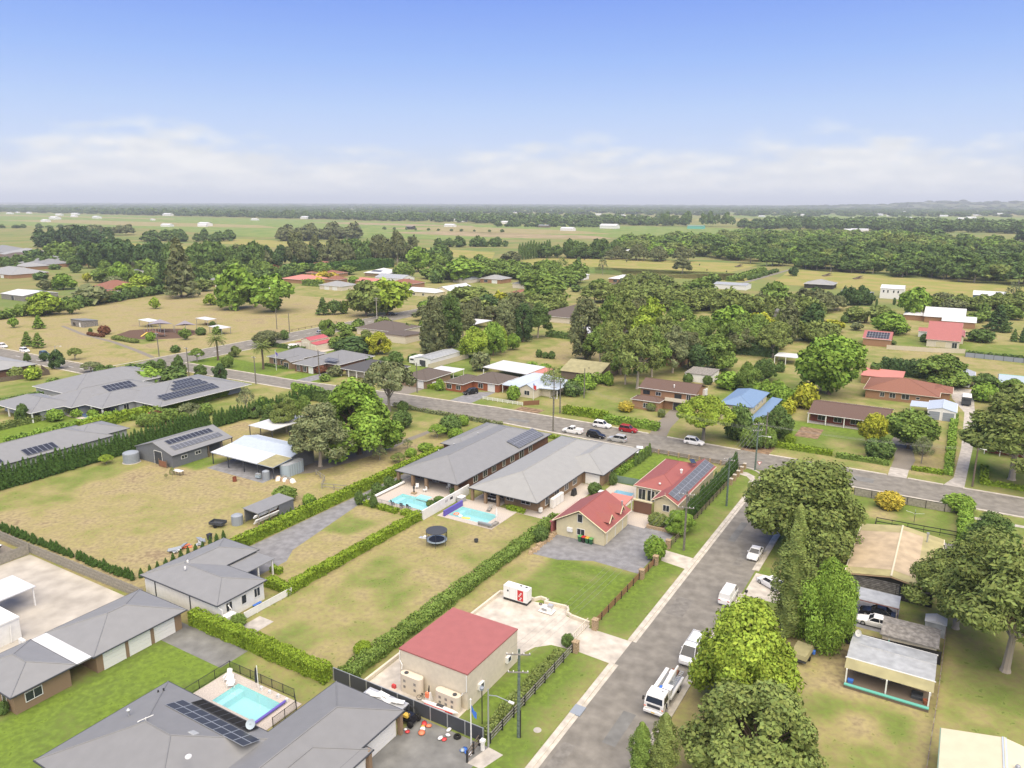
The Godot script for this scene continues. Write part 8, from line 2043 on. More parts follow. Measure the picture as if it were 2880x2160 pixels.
["bush","lime",-34.6,-218.3,6.5,3.0,"shrub","yellow-green hedge-like shrub above the brown roof"],
["broad","mid",-2.9,-269.3,10.5,7.5,"garden_tree","wide green tree behind the tile roof"],
["willow","green",-27.0,-369.4,9.9,7.8,"willow_tree","soft green willow by the right paddock"],
["broad","dark",8.5,-272.1,5.0,3.6,"garden_tree","dark tree beside the small gabled carport"],
["bush","green",8.4,-253.2,5.1,3.3,"shrub","bright shrub at the long drive's head"],
["broad","mid",15.6,-266.0,5.4,3.8,"garden_tree","green tree at the right edge by the teal roof"],
["gum","olive",13.9,-242.2,7.1,4.8,"gum_tree","olive gum rising behind the long drive"],
["fir","deep",14.4,-404.1,12.0,5.2,"dark_pine","big dark conifer by the white-roofed homestead"],
["fir","dark",16.9,-398.7,5.7,2.6,"dark_pine","smaller conifer before the big dark one"],
["cone","dark",19.7,-374.6,5.5,1.6,"topiary_cone","clipped cone on the right lawn"],
["cone","deep",22.9,-373.7,6.8,1.9,"topiary_cone","clipped cone at the right frame edge"],
["bush","dark",7.7,-366.6,5.0,4.8,"round_shrub","wide clipped shrub on the right lawn"],
["bush","dark",-12.2,-353.4,3.2,1.7,"shrub","dark shrub left of the pink-red roof"],
["bush","dark",-23.5,-340.1,1.6,1.8,"shrub","dark shrub at the solar brick shed"],
["broad","greyish",-40.4,-370.4,4.0,2.8,"garden_tree","pale grey tree in the right paddock"],
["bush","dark",-48.3,-391.5,3.6,1.7,"shrub","small dark shrub in the right paddock"],
["bush","russet",-39.8,-398.8,3.1,0.9,"shrub","tiny reddish shrub in the right paddock"],
["broad","green",-21.4,-428.2,16.2,7.7,"umbrella_tree","bright flat-topped tree above the homestead"],
["broad","mid",-85.8,-408.3,17.2,7.4,"garden_tree","green tree before the far grey roof"],
["gum","olive",-80.1,-421.0,11.7,6.0,"gum_tree","olive gum right of the far green tree"],
["pine","deep",-72.6,-455.1,10.3,4.4,"dark_pine","dark pine right of the olive gum"],
["gum","dusk",-66.0,-455.7,7.8,5.0,"gum_tree","dull gum beyond the dark pine"],
["column","deep",-41.8,-464.6,4.4,0.7,"cypress_tree","tiny dark cypress by the white two-storey shed"],
["column","deep",-33.9,-477.3,4.1,0.9,"cypress_tree","second tiny dark cypress by the white shed"],
["umbrella","dusk",-9.8,-478.7,8.6,6.6,"gum_tree","dull thin tree right of the flat-topped one"],
["broad","dusk",-4.6,-461.6,7.3,6.0,"garden_tree","dull tree left of the blue shed"],
["broad","dark",0.8,-505.4,4.8,2.6,"garden_tree","small dark tree before the blue shed"],
["sparse","greyish",23.6,-519.8,13.3,4.3,"bare_tree","bare pale tree at far right"],
["broad","olive",25.7,-505.2,9.4,4.2,"garden_tree","olive tree at the far right edge"],
["broad","greyish",-47.2,-472.8,5.0,2.9,"garden_tree","grey-green tree by the far road"],
["broad","deep",-118.5,-628.8,7.5,3.6,"field_gum","dark lone tree at the end of the far road"],
["broad","green",-390.9,-500.3,21.0,9.8,"shade_tree","tall green tree behind the white houses"],
["willow","mid",-368.6,-453.1,12.0,8.1,"willow_tree","soft willow before the white houses"],
["broad","mid",-377.1,-510.6,16.3,7.9,"garden_tree","mid green tree beyond the white houses"],
["broad","green",-313.2,-454.8,17.2,14.5,"shade_tree","very wide green tree in the middle distance"],
["bush","dark",-323.6,-435.0,9.0,4.9,"shrub","dark shrubs before the pale villa"],
["gum","olive",-229.2,-336.8,14.5,12.8,"gum_tree","wide soft olive tree in mid picture"],
["broad","dark",-240.7,-314.9,6.7,4.4,"garden_tree","dark tree beside the cream homestead"],
["pine","deep",-208.8,-323.6,10.7,5.3,"dark_pine","dark pine in mid picture"],
["broad","lime",-217.5,-348.9,9.5,4.4,"golden_tree","yellow tipped tree in mid picture"],
["bush","gold",-420.1,-421.1,4.6,4.0,"golden_shrub","golden shrub at the tall clipped hedge"],
["bush","gold",-413.9,-424.5,3.8,3.7,"golden_shrub","second golden shrub at the tall clipped hedge"],
["bush","gold",-403.0,-394.6,5.2,3.8,"golden_shrub","golden shrub above the red roof's right end"],
["bush","gold",-384.8,-380.9,4.9,3.2,"golden_shrub","pale golden shrub before the others"],
["bush","lime",-418.1,-400.2,3.8,3.4,"golden_shrub","lime shrub left of the golden ones"],
["broad","russet",-478.9,-427.1,7.1,3.2,"red_tree","red-leaved tree among the dark greens"],
["broad","dark",-455.2,-420.3,9.9,7.7,"garden_tree","dark tree right of the red-leaved one"],
["broad","mid",-479.6,-417.6,11.0,5.5,"garden_tree","green tree left of the red-leaved one"],
["broad","green",-464.2,-443.6,8.4,6.6,"garden_tree","green tree left of the pink roof"],
["broad","mid",-318.4,-365.5,8.0,8.0,"garden_tree","green tree left of the cream homestead"],
["column","deep",-262.2,-537.7,14.4,2.5,"cypress_tree","tall dark cypress at the bright paddock's edge"],
["sparse","greyish",-249.7,-556.0,14.3,3.9,"bare_tree","bare pale dead tree in the paddock"],
["sparse","olive",-283.8,-550.8,13.0,6.8,"gum_tree","thin gum at the paddock's left"],
["gum","dusk",-200.2,-603.7,13.1,7.2,"field_gum","lone gum on the paddock's right"],
["broad","mid",-240.1,-473.4,11.6,9.3,"garden_tree","mid green tree below the cypress"],
["broad","deep",-203.2,-436.9,5.4,6.6,"round_tree","dark domed tree before the long red roof"],
["bush","dark",-215.4,-438.8,4.5,2.8,"shrub","dark shrub left of the domed tree"],
["broad","greyish",-189.1,-432.2,5.0,3.2,"garden_tree","pale tree right of the domed tree"],
["gum","mid",-196.1,-361.1,19.5,12.6,"gum_tree","big bright-topped gum left of the grey roof"],
["broad","mid",-251.4,-441.6,13.1,8.6,"garden_tree","green trees behind the big gum"],
["gum","mid",-136.8,-451.9,14.3,7.9,"gum_tree","green gum before the red tile roof"],
["broad","mid",-153.9,-531.1,8.1,5.7,"garden_tree","green tree right of the pale shed roof"],
["broad","olive",-199.4,-523.9,7.9,7.8,"garden_tree","olive tree before the bright paddock"],
["broad","greyish",-194.8,-473.8,7.7,5.4,"garden_tree","grey-green tree by the white outbuilding"],
["gum","olive",-153.6,-481.5,7.9,6.4,"gum_tree","olive gum before the pale shed roof"],
["gum","olive",-172.0,-486.8,8.5,7.0,"gum_tree","thin olive gum right of the grey roofs"],
["broad","lime",-105.7,-418.4,7.0,3.8,"garden_tree","yellowish tree at the charcoal roof"],
["pine","greyish",-223.8,-367.7,6.0,6.0,"she_oak","pale she-oak at mid left of the gums"],
["broad","dusk",-383.5,-637.0,10.0,10.2,"garden_tree","dull bushy tree left of the poplar row"],
["broad","green",-334.4,-270.1,24.3,10.7,"park_tree","spreading green tree at the park's dark hedge"],
["broad","bright",-359.6,-272.8,6.5,3.4,"park_tree","light green young tree before the dark hedge"],
["broad","bright",-396.6,-203.8,12.1,7.7,"shade_tree","bright yellow-green giant left of the park"],
["broad","mid",-389.4,-212.6,8.6,4.3,"shade_tree","mid green tree right of the bright giant"],
["broad","green",-505.0,-272.4,10.7,7.4,"garden_tree","round green tree left of the red hip roof"],
["broad","green",-511.1,-315.4,15.7,5.7,"garden_tree","tall rounded tree behind the red hip roof"],
["fir","deep",-433.7,-296.2,20.0,5.3,"dark_pine","dark conical pine left of the giant fir"],
["fir","dusk",-403.6,-286.4,36.2,10.4,"giant_fir","giant ragged fir towering over the gardens"],
["broad","bright",-460.5,-297.7,10.8,6.9,"garden_tree","light green tree right of the red hip roof"],
["broad","mid",-526.0,-311.3,10.4,6.7,"garden_tree","mid green dome behind the red hip roof"],
["broad","lime",-535.4,-306.0,6.9,3.0,"garden_tree","small lime tree in the gardens"],
["broad","deep",-769.2,-393.1,11.8,9.8,"garden_tree","dark domed tree among the grey roofs"],
["broad","mid",-690.7,-381.1,11.8,5.2,"garden_tree","green upright tree beside grey roofs"],
["broad","dark",-618.1,-345.4,7.9,4.5,"garden_tree","dark round tree right of the grey L roof"],
["broad","mid",-564.3,-370.0,8.4,9.3,"garden_tree","wide dome tree in the gardens"],
["bush","greyish",-417.5,-239.5,9.8,8.7,"shrub","grey-green spreading shrub before the red hip roof"],
["broad","greyish",-503.9,-306.6,6.4,5.3,"garden_tree","pale grey tree behind the red hip roof"],
["broad","bright",-371.6,-247.2,6.5,2.8,"young_tree","pale young tree against the dark hedge"],
["broad","bright",-443.7,-280.0,7.2,7.9,"garden_tree","bright low tree beside the red hip roof"],
["broad","olive",-420.0,-314.8,8.2,6.7,"garden_tree","olive garden tree right of the giant fir"],
["bush","dark",-660.6,-351.5,3.9,4.4,"shrub","dark shrub before the grey L roof"],
["bush","dark",-581.3,-298.4,5.1,4.7,"shrub","dark shrub among the left roofs"],
["broad","dusk",-509.9,-263.6,7.4,4.5,"garden_tree","dull tree left of the round green tree"],
["broad","dark",-692.7,-333.5,6.8,6.8,"garden_tree","dark tree at the left edge roofs"],
["gum","mid",-107.5,-239.4,16.3,5.7,"gum_tree","green gum behind the olive shed's right end"],
["gum","olive",-95.7,-230.2,15.3,5.8,"gum_tree","olive gum filling the central group's middle"],
["gum","mid",-85.5,-232.2,18.1,5.7,"gum_tree","green gum behind the two-storey house"],
["gum","olive",-89.9,-255.4,19.2,6.2,"gum_tree","tall olive gum at the central group's right"],
["gum","dusk",-110.7,-279.6,21.7,6.5,"gum_tree","dull gum high at the central group's back"],
["gum","mid",-102.6,-309.0,17.8,6.4,"gum_tree","green gum right behind the central group"],
["gum","mid",-124.8,-286.5,20.2,6.3,"gum_tree","green gum left behind the central group"],
["broad","green",-481.2,-336.7,8.1,6.6,"garden_tree","fresh green tree before the giant fir's foot"],
["broad","green",-370.1,-399.7,5.7,3.7,"garden_tree","green tree between gazebo and orange roof"],
["broad","mid",-438.8,-463.7,4.7,3.8,"garden_tree","green tree at the clipped hedge's left end"],
["broad","green",-251.8,-466.8,8.0,6.5,"garden_tree","fresh green tree before the poplar row's end"],
["broad","green",-301.6,-361.2,7.1,4.3,"garden_tree","green tree beside the cream homestead's verandah"],
	]
	for t in list:
		if t[5] < 0.05: continue
		tree(t[0], t[1],V(t[2],0, t[3]), t[4], t[5], t[6], t[7],"shrub" if t[0] == "bush" else "tree")
	tree("palm","",V(-229.5,0,-175.2),9.6,3,"","left of two date palms by the green island")
	var p2 := palm(V(-203.7,0,-173.4),9.8,"right of two date palms before the charcoal roofs")
	p2.rotation.y = 1.0
	# hedges
	hedge("clipped_hedge","thick clipped hedge above the grey forecourt",-84.9,-59.8,-57.9,-56.3,2.1,"hedge",0.2)
	hedge("clipped_hedge","long clipped hedge on the left lot boundary beside the drive",-99.2,-97.6,-132.5,-73.0,1.9)
	hedge("clipped_hedge","long clipped hedge between the dry lawns",-80.9,-79.3,-101.0,-68.8,1.5)
	hedge("clipped_hedge","short clipped hedge at the white house's drive corner",-84.6,-81.4,-70.6,-69.0,1.3)
	hedge("clipped_hedge","low clipped hedge stub beside the white house drive",-87.4,-85.4,-73.6,-72.6,1.0)
	hedge("clipped_hedge","low clipped hedge before the left pool",-93.2,-90.2,-101.4,-100.2,0.75)
	hedge("clipped_hedge","middle low clipped hedge before the left pool",-89.6,-85.2,-101.6,-100.2,0.75)
	hedge("clipped_hedge","right low clipped hedge before the left pool",-84.2,-80.8,-101.9,-100.4,0.75)
	hedge("clipped_hedge","dark low hedge along the left pool cover",-95.1,-94.4,-113.6,-102.6,0.8,"dark")
	hedge("clipped_hedge","small clipped hedge at the tan brick alfresco",-68.8,-65.0,-113.6,-112.6,0.8)
	hedge("boundary_hedge","long leafy hedge along the red-roofed lot's left side",-59.5,-57.2,-113.5,-58.4,1.35,"mid",0.3)
	hedge("boundary_hedge","straggling low hedge inside the dark rail fence",-39.3,-37.9,-76.5,-58.6,0.8,"olive",0.3)
	hedge("clipped_hedge","clipped hedge beside the bright corner lawn",-58.4,-57.4,-157.5,-138.5,1.6,"green")
	hedge("street_hedge","bushy front hedge right of the transformer pole",-90.3,-77.6,-179.6,-177.0,2.0,"hedge",0.35)
	hedge("street_hedge","bushy front hedge before the two-storey house",-76.8,-62.4,-177.2,-174.8,1.9,"green",0.35)
	hedge("street_hedge","low clipped hedge behind the rail fence on the right",-35.6,-21.6,-179.2,-177.3,1.1,"hedge")
	hedge("street_hedge","low dark hedge right of the first along the cross street",-20.6,-9.8,-178.4,-176.8,1.0,"mid")
	hedge("street_hedge","curved low hedge between the two far driveways",-5.3,0.6,-177.8,-176.4,0.8,"hedge")
	hedge("flower_hedge","blue flowering hedge along the concrete drive",0.7,2.3,-230,-177,0.9,"green",0.25)
	hedge("clipped_hedge","low clipped hedge round the right edge lawn",7.4,8.8,-186,-175.6,0.9)
	hedge("clipped_hedge","low clipped front hedge at the right edge",7.4,24,-175.6,-174.4,0.9)
	hedge("clipped_hedge","tall leafy hedge on the patched-roof lot's east side",3.9,6.0,-158.0,-137.0,1.9,"green",0.25)
	hedge("clipped_hedge","clipped street hedge before the tan brick house",-66.8,-58.6,-155.4,-154.2,0.9)
	hedge("clipped_hedge","clipped street hedge before the brown brick house",-84,-72,-156.6,-155.6,0.8)
	hedge("flower_hedge","pale straggling rose hedge along the cross street",-134,-98,-159.2,-158.2,0.9,"greyish",0.3)
	hedge("clipped_hedge","long clipped hedge before the rambling house's patio",-187.6,-184.0,-143.0,-100.0,2.0,"hedge",0.3)
	hedge("clipped_hedge","curving clipped hedge beside the left lawn",-190.2,-187.7,-112,-84,1.8,"green",0.35)
	hedge("clipped_hedge","clipped hedge on the left lawn's far side",-205.0,-203.4,-112.0,-66.0,1.6,"olive",0.35)
	hedge("clipped_hedge","low hedge by the rambling house's paved court",-192.0,-190.6,-116,-108.6,1.0)
	hedge("clipped_hedge","dark hedge behind the rambling house's left wing",-228,-225.5,-112,-100,2.2,"dark")
	hedge("screen_hedge","tall dark screen hedge beside the white street gate",-158,-138,-153.6,-151.4,3.4,"dark",0.3)
	hedge("clipped_hedge","clipped hedge at the grey gate on the cross street",-172,-160,-158.0,-156.4,2.4,"green",0.3)
	hedge("clipped_hedge","clipped box hedge at the orange brick house's lawn",-139.2,-134.8,-182.4,-180.6,1.2,"hedge")
	hedge("clipped_hedge","clipped hedge before the charcoal-roofed house",-208,-196.5,-178.2,-177.2,0.8,"dark")
	hedge("clipped_hedge","dark clipped hedge along the park street by the barn",-233,-216,-205.0,-203.6,1.5,"dark")
	hedge("screen_hedge","very tall clipped dark hedge in the distance",-458,-436,-524,-440,7.0,"conifer",0.4)
	hedge("screen_hedge","dense dark screen hedge behind the tile roof",-21.5,0.5,-284,-276,4.6,"deep",0.6)
	hedge("screen_hedge","clipped green block hedge left of the screen hedge",-23.8,-21.2,-276,-268,4.0,"dark",0.25)
	hedge("screen_hedge","dark screen hedge behind the umbrella tree",-74,-58,-292,-286,4.2,"deep",0.5)
	hedge("clipped_hedge","low hedge above the grey sheet fence at far right",3,30,-329,-327,1.8,"dark",0.3)
	hedge("clipped_hedge","clipped hedge below the salmon-red roof",-392,-376,-376,-372,4.0,"mid",0.4)
	hedge("clipped_hedge","yellowish clipped hedge above the long brown roof",-39,-36.5,-232,-206,2.4,"lime",0.4)
	hedge("clipped_hedge","round-topped dark hedge behind the blue roof",-40,-36.5,-240,-226,2.6,"mid",0.4)
	hedge("clipped_hedge","dark low hedge across the far lawn",-152,-134,-286,-281,2.0,"dark",0.4)
	hedge("clipped_hedge","dark hedge behind the lawn by the she-oaks",-150,-118,-345,-340,3.0,"deep",0.5)
	hedge("clipped_hedge","long hedge beside the far straight road",-152,-146,-660,-560,3.0,"mid",0.6)
	# rows of single conifers
	row("cone","conifer","conifer","narrow dark conifer in the long row behind the dry paddock","conifer","long conifer row behind the paddock",-160.0,-60,-160.0,-118,62,5.2,1.05,0.13)
	row("cone","conifer","conifer","narrow dark conifer where the long row turns right","conifer","conifer row turning to the cross street",-159.8,-119,-159.0,-154,30,4.3,1.0)
	row("cone","conifer","conifer","young conifer above the weathered paling fence","conifer","young conifers along the paling fence",-148,-58.8,-102.5,-60.2,44,1.6,0.62,0.25)
	row("cone","conifer","conifer","small conifer beside the white house's back wall","conifer","small conifers behind the white house",-102.8,-60.6,-103.4,-77.5,12,1.7,0.45)
	row("cone","conifer","conifer","small conifer between shelter and long hedge","conifer","small conifers beside the long hedge",-100.6,-82.0,-100.6,-96.0,14,1.7,0.48)
	row("cone","conifer","conifer","dark pencil conifer beside the corner house's solar roof","conifer","conifers along the corner house",-38.0,-122.5,-37.9,-157.5,32,4.0,0.75,0.14)
	row("cone","dark","conifer","small conifer at the corner lawn's left edge","conifer","conifers by the corner lawn",-57.2,-157.0,-57.2,-147,5,2.8,0.7)
	row("bush","russet","grass_clump","rounded grass clump beside the park path","shrub","grass clumps along the park path",-322,-181.4,-310,-181.2,5,1.3,1.1)
	row("bush","olive","grass_clump","rounded olive clump at the playground's near edge","shrub","grass clumps before the playground",-303,-181.6,-286,-180.6,8,1.6,1.5)
	row("bush","dark","park_hedge_shrub","dark shrub in the dense hedge at the park's back","shrub","dark shrubs along the park's back edge",-405,-205,-470,-420,46,5.5,3.6,0.25)
	row("bush","mid","park_hedge_shrub","green shrub in the hedge at the park's left end","shrub","green shrubs at the park's left end",-400,-165,-405,-205,9,4.5,3.2,0.25)
	row("poplar","dark","poplar_tree","slim poplar in the row beyond the gardens","poplar","row of slim poplars",-386,-655,-384,-720,12,17,2.0,0.1)
	row("bush","dark","road_shrub","round shrub in the row beside the far road","shrub","round shrubs along the far road",-140,-575,-137,-660,9,3.0,2.2)

# [kind, tint, name, label, group, x0, z0, x1, z1, count, height, radius]
const BELTS := [
["broad","deep","belt_tree","dark tree in the belt left of the giant fir","dark belt left of the giant fir",-655,-387,-613,-425,15,19.7,8.0],
["gum","dusk","belt_tree","dull tree rising from the belt left of the giant fir","dull trees in the left belt",-672,-413,-625,-439,7,17.8,7.4],
["broad","dark","belt_tree","dark tree in the belt right of the giant fir","dark belt right of the giant fir",-538,-391,-502,-428,16,22.1,6.8],
["gum","dusk","belt_tree","dull tree rising from the belt right of the giant fir","dull trees in the right belt",-569,-416,-538,-459,7,21.7,7.5],
["broad","mid","belt_tree","soft green tree beside the estate roofs","soft green trees by the estate roofs",-748,-394,-788,-468,8,14.5,9.5],
["broad","mid","garden_tree","green garden tree below the giant fir","garden trees below the giant fir",-525,-330,-452,-353,12,7.4,5.0],
["broad","deep","belt_tree","deep green tree above the red-leaved tree","belt above the red-leaved tree",-549,-460,-515,-494,11,14.8,6.8],
["gum","dusk","belt_tree","tall dull gum left of the red brick house","tall gums left of the red brick house",-518,-499,-487,-509,8,25.5,8.0],
["broad","dark","belt_tree","dark tree right behind the red brick house","dark trees behind the red brick house",-530,-556,-462,-530,9,18.3,6.8],
["gum","dusk","belt_tree","tall gum above the white-roofed houses","gums above the white-roofed houses",-462,-530,-466,-574,5,25.5,7.8],
["broad","dark","belt_tree","dark tree above the wide middle tree","dark trees above the wide middle tree",-484,-598,-394,-554,9,15.0,7.6],
["broad","mid","garden_tree","garden tree right of the pale villa","garden trees right of the villa",-349,-449,-313,-511,12,8.8,6.2],
["broad","dusk","field_tree","dull tree in the clump on the green fields","clump on the green fields",-858,-775,-847,-921,13,21.0,10.9],
["broad","dark","field_tree","small dark tree edging the green fields","small trees edging the green fields",-579,-795,-523,-855,11,11.8,5.4],
["broad","dark","belt_tree","dark tree left behind the dry paddock","dark trees left behind the paddock",-373,-706,-315,-729,12,16.3,7.0],
["gum","dusk","belt_tree","dull gum right behind the dry paddock","dull gums right behind the paddock",-311,-721,-244,-723,13,13.1,6.0],
["broad","mid","garden_tree","garden tree left of the domed tree","garden trees left of the domed tree",-318,-509,-230,-462,12,8.4,6.8],
["gum","olive","gum_tree","olive gum in the dense central grove","dense central grove",-180,-411,-131,-393,16,11.7,6.8],
["gum","mid","gum_tree","greener gum at the grove's back","back of the central grove",-189,-439,-154,-446,8,7.9,6.5],
["broad","olive","garden_tree","olive tree right of the central grove","trees right of the central grove",-140,-416,-108,-412,9,8.4,5.5],
["broad","olive","garden_tree","olive garden tree before the pale shed","garden trees before the pale shed",-207,-501,-177,-509,6,6.1,5.0],
["gum","dusk","garden_tree","dull tree beside the far grey roofs","dull trees by the far grey roofs",-91,-401,-58,-437,10,10.3,5.3],
["broad","olive","garden_tree","olive tree around the blue shed","olive trees round the blue shed",-14,-462,29,-498,10,7.8,4.9],
["broad","deep","garden_tree","dark tree in the short row by the far road","short dark row by the far road",-63,-460,-44,-468,6,9.0,3.0],
["broad","olive","garden_tree","olive tree behind the umbrella-shaped tree","olive trees behind the umbrella tree",-74,-308,-43,-335,8,9.6,4.7],
["broad","mid","garden_tree","green tree behind the homestead","green trees behind the homestead",-1,-433,27,-454,5,6.0,4.4],
["broad","mid","garden_tree","green tree in the mass right of the gums","green mass right of the gums",-95,-278,-70,-303,8,11.4,5.0],
["broad","olive","garden_tree","olive tree above the dirt yard","olive trees above the dirt yard",-199,-319,-175,-352,7,10.1,5.6],
["gum","dusk","garden_tree","dull tall tree behind the zinc shed yard","dull trees behind the zinc shed",-221,-285,-188,-308,8,11.4,5.3],
["bush","mid","shrub","garden shrub between barn and white pergola","garden shrubs on the far street",-242,-245,-204,-264,9,3.9,2.4],
["bush","dark","shrub","dark shrub around the black-roofed house","shrubs round the black-roofed house",-181,-193,-165,-212,5,2.9,2.1],
["bush","green","shrub","green shrub along the cottage garden","cottage garden shrubs",-137,-219,-111,-225,7,1.6,1.6],
["bush","green","shrub","garden shrub beside the soil drive","shrubs beside the soil drive",-100,-197,-95,-217,6,3.7,1.9],
["bush","green","shrub","garden shrub behind the blue-roofed house","shrubs behind the blue roof",-53,-226,-36,-219,7,4.1,2.1],
["bush","green","shrub","small shrub before the rambling house","shrubs before the rambling house",-209,-101,-181,-114,9,1.6,1.2],
["bush","dark","shrub","dark shrub along the street corner","shrubs along the street corner",-243,-140,-234,-154,7,2.4,1.6],
["bush","mid","shrub","rounded shrub beyond the long conifers","shrubs beyond the long conifers",-178,-112,-173,-129,8,3.0,1.8],
["bush","mid","shrub","garden shrub beyond the grey cottage","shrubs beyond the grey cottage",-161,-133,-152,-144,8,3.3,1.5],
["bush","mid","shrub","leafy shrub by the corner power poles","shrubs by the corner poles",-39,-171,-37,-186,5,3.6,1.8],
["pine","deep","dark_pine","dark pine in the dense clump behind the left estate","pine clump behind the left estate",-993,-515,-955,-564,9,21.5,9.0],
["gum","dusk","field_tree","tall tree in the row left of the green fields","row left of the green fields",-1294,-732,-1235,-788,14,16.2,8.8],
["broad","dark","field_tree","tree in the row across the green fields","row across the green fields",-1035,-681,-921,-741,11,14.8,8.4],
["gum","olive","belt_tree","tall olive tree rising from the right wood","tall trees in the right wood",-117,-968,-34,-988,8,20.5,10.1],
["broad","dark","belt_tree","dark tree at the right wood's back","dark trees at the wood's back",-130,-1366,-16,-1376,8,14.6,10.9],
["broad","dark","belt_tree","broad dark tree at the wood's right end","broad trees at the wood's right",-34,-856,48,-941,9,11.2,8.8],
["broad","dark","field_tree","small lone tree on the far left fields","lone trees on the far left fields",-1776,-845,-1684,-930,6,7.9,6.5],
["broad","dark","field_tree","tiny tree on the centre fields","tiny trees on the centre fields",-1074,-1238,-768,-1255,7,5.0,3.2],
["broad","dark","field_tree","dark tree along the fields' far side","dark trees on the fields' far side",-967,-1548,-747,-1656,14,12.0,8.2],
["gum","dark","field_tree","tall tree in the stand right of the fields","tall stand right of the fields",-645,-1806,-509,-1873,12,30.2,9.0],
["broad","dark","field_tree","tree among the far white sheds","trees among the far white sheds",-449,-1823,-269,-1861,12,18.9,8.6],
	["broad","mid","belt_tree","green tree in the belt before the poplars","belt before the poplars",-350,-520,-230,-480,12,13,7],
	["gum","dark","belt_tree","tree in the strip along the wood's near edge","near edge of the wood",-170,-728,60,-640,22,15,8],
	["broad","dark","garden_tree","tree among the estate houses on the left","trees among the left estate",-760,-330,-560,-470,16,9,6],
	["broad","mid","garden_tree","garden tree behind the giant fir","garden trees behind the giant fir",-560,-330,-430,-440,15,11,6],
	["broad","dark","garden_tree","garden tree behind the dark park hedge","garden trees behind the park hedge",-470,-300,-430,-400,9,10,5.5],
	["broad","olive","garden_tree","tree at the back of the right paddocks","back of the right paddocks",-120,-400,-40,-390,9,11,5.5],
	["broad","dark","field_tree","tree lining the far fields on the right","trees lining the far right fields",-450,-1760,120,-1780,26,20,12],
	["broad","dark","field_tree","tree lining the far fields at centre","trees lining the far centre fields",-1700,-1880,-640,-1850,34,22,13],
	["broad","dark","field_tree","tree lining the far fields at left","trees lining the far left fields",-3600,-2050,-1700,-1890,30,24,15]]

func scatter(label: String, cat: String, kind: String, tint: String, areas: Array, h: float, w: float, seed_: int) -> void:
	var r := RandomNumberGenerator.new()
	r.seed = seed_
	var xf := []
	for a in areas:  # polygon, count
		var poly := PackedVector2Array()
		var lo := Vector2(1e9,1e9)
		var hi := Vector2(-1e9,-1e9)
		for p in a[0]:
			var q := Vector2(p[0], p[1])
			poly.append(q)
			lo = lo.min(q)
			hi = hi.max(q)
		var n := 0
		while n < a[1]:
			var q := Vector2(r.randf_range(lo.x, hi.x), r.randf_range(lo.y, hi.y))
			var open_ := Rect2(-8,-905,90,140).has_point(q) or Rect2(-120,-1065,190,105).has_point(q) or Rect2(-60,-1270,150,90).has_point(q)
			if not open_ and Geometry2D.is_point_in_polygon(q, poly):
				n += 1
				var s := r.randf_range(0.6,1.25)
				xf.append(Transform3D(Basis(Vector3.UP, r.randf() * TAU).scaled(V(w * s * r.randf_range(0.8,1.2), h * s, w * s)),V(q.x, 0, q.y)))
	var mm := MultiMesh.new()
	mm.transform_format = MultiMesh.TRANSFORM_3D
	var k := tree_kind(kind, seed_ % 2,4 if areas[0][0][0][1] < -1200 else 3)
	mm.mesh = k[1]
	mm.instance_count = xf.size()
	for i in xf.size():
		var t: Transform3D = xf[i]
		t.basis = t.basis * Basis.from_scale(V(1.0 / k[3],1.0 / k[2],1.0 / k[3]))
		mm.set_instance_transform(i, t)
	var o := MultiMeshInstance3D.new()
	o.name = numbered("woodland")
	o.multimesh = mm
	o.material_override = M[tint]
	add_child(o)
	tag(o, label, cat)
	o.set_meta("kind","stuff")

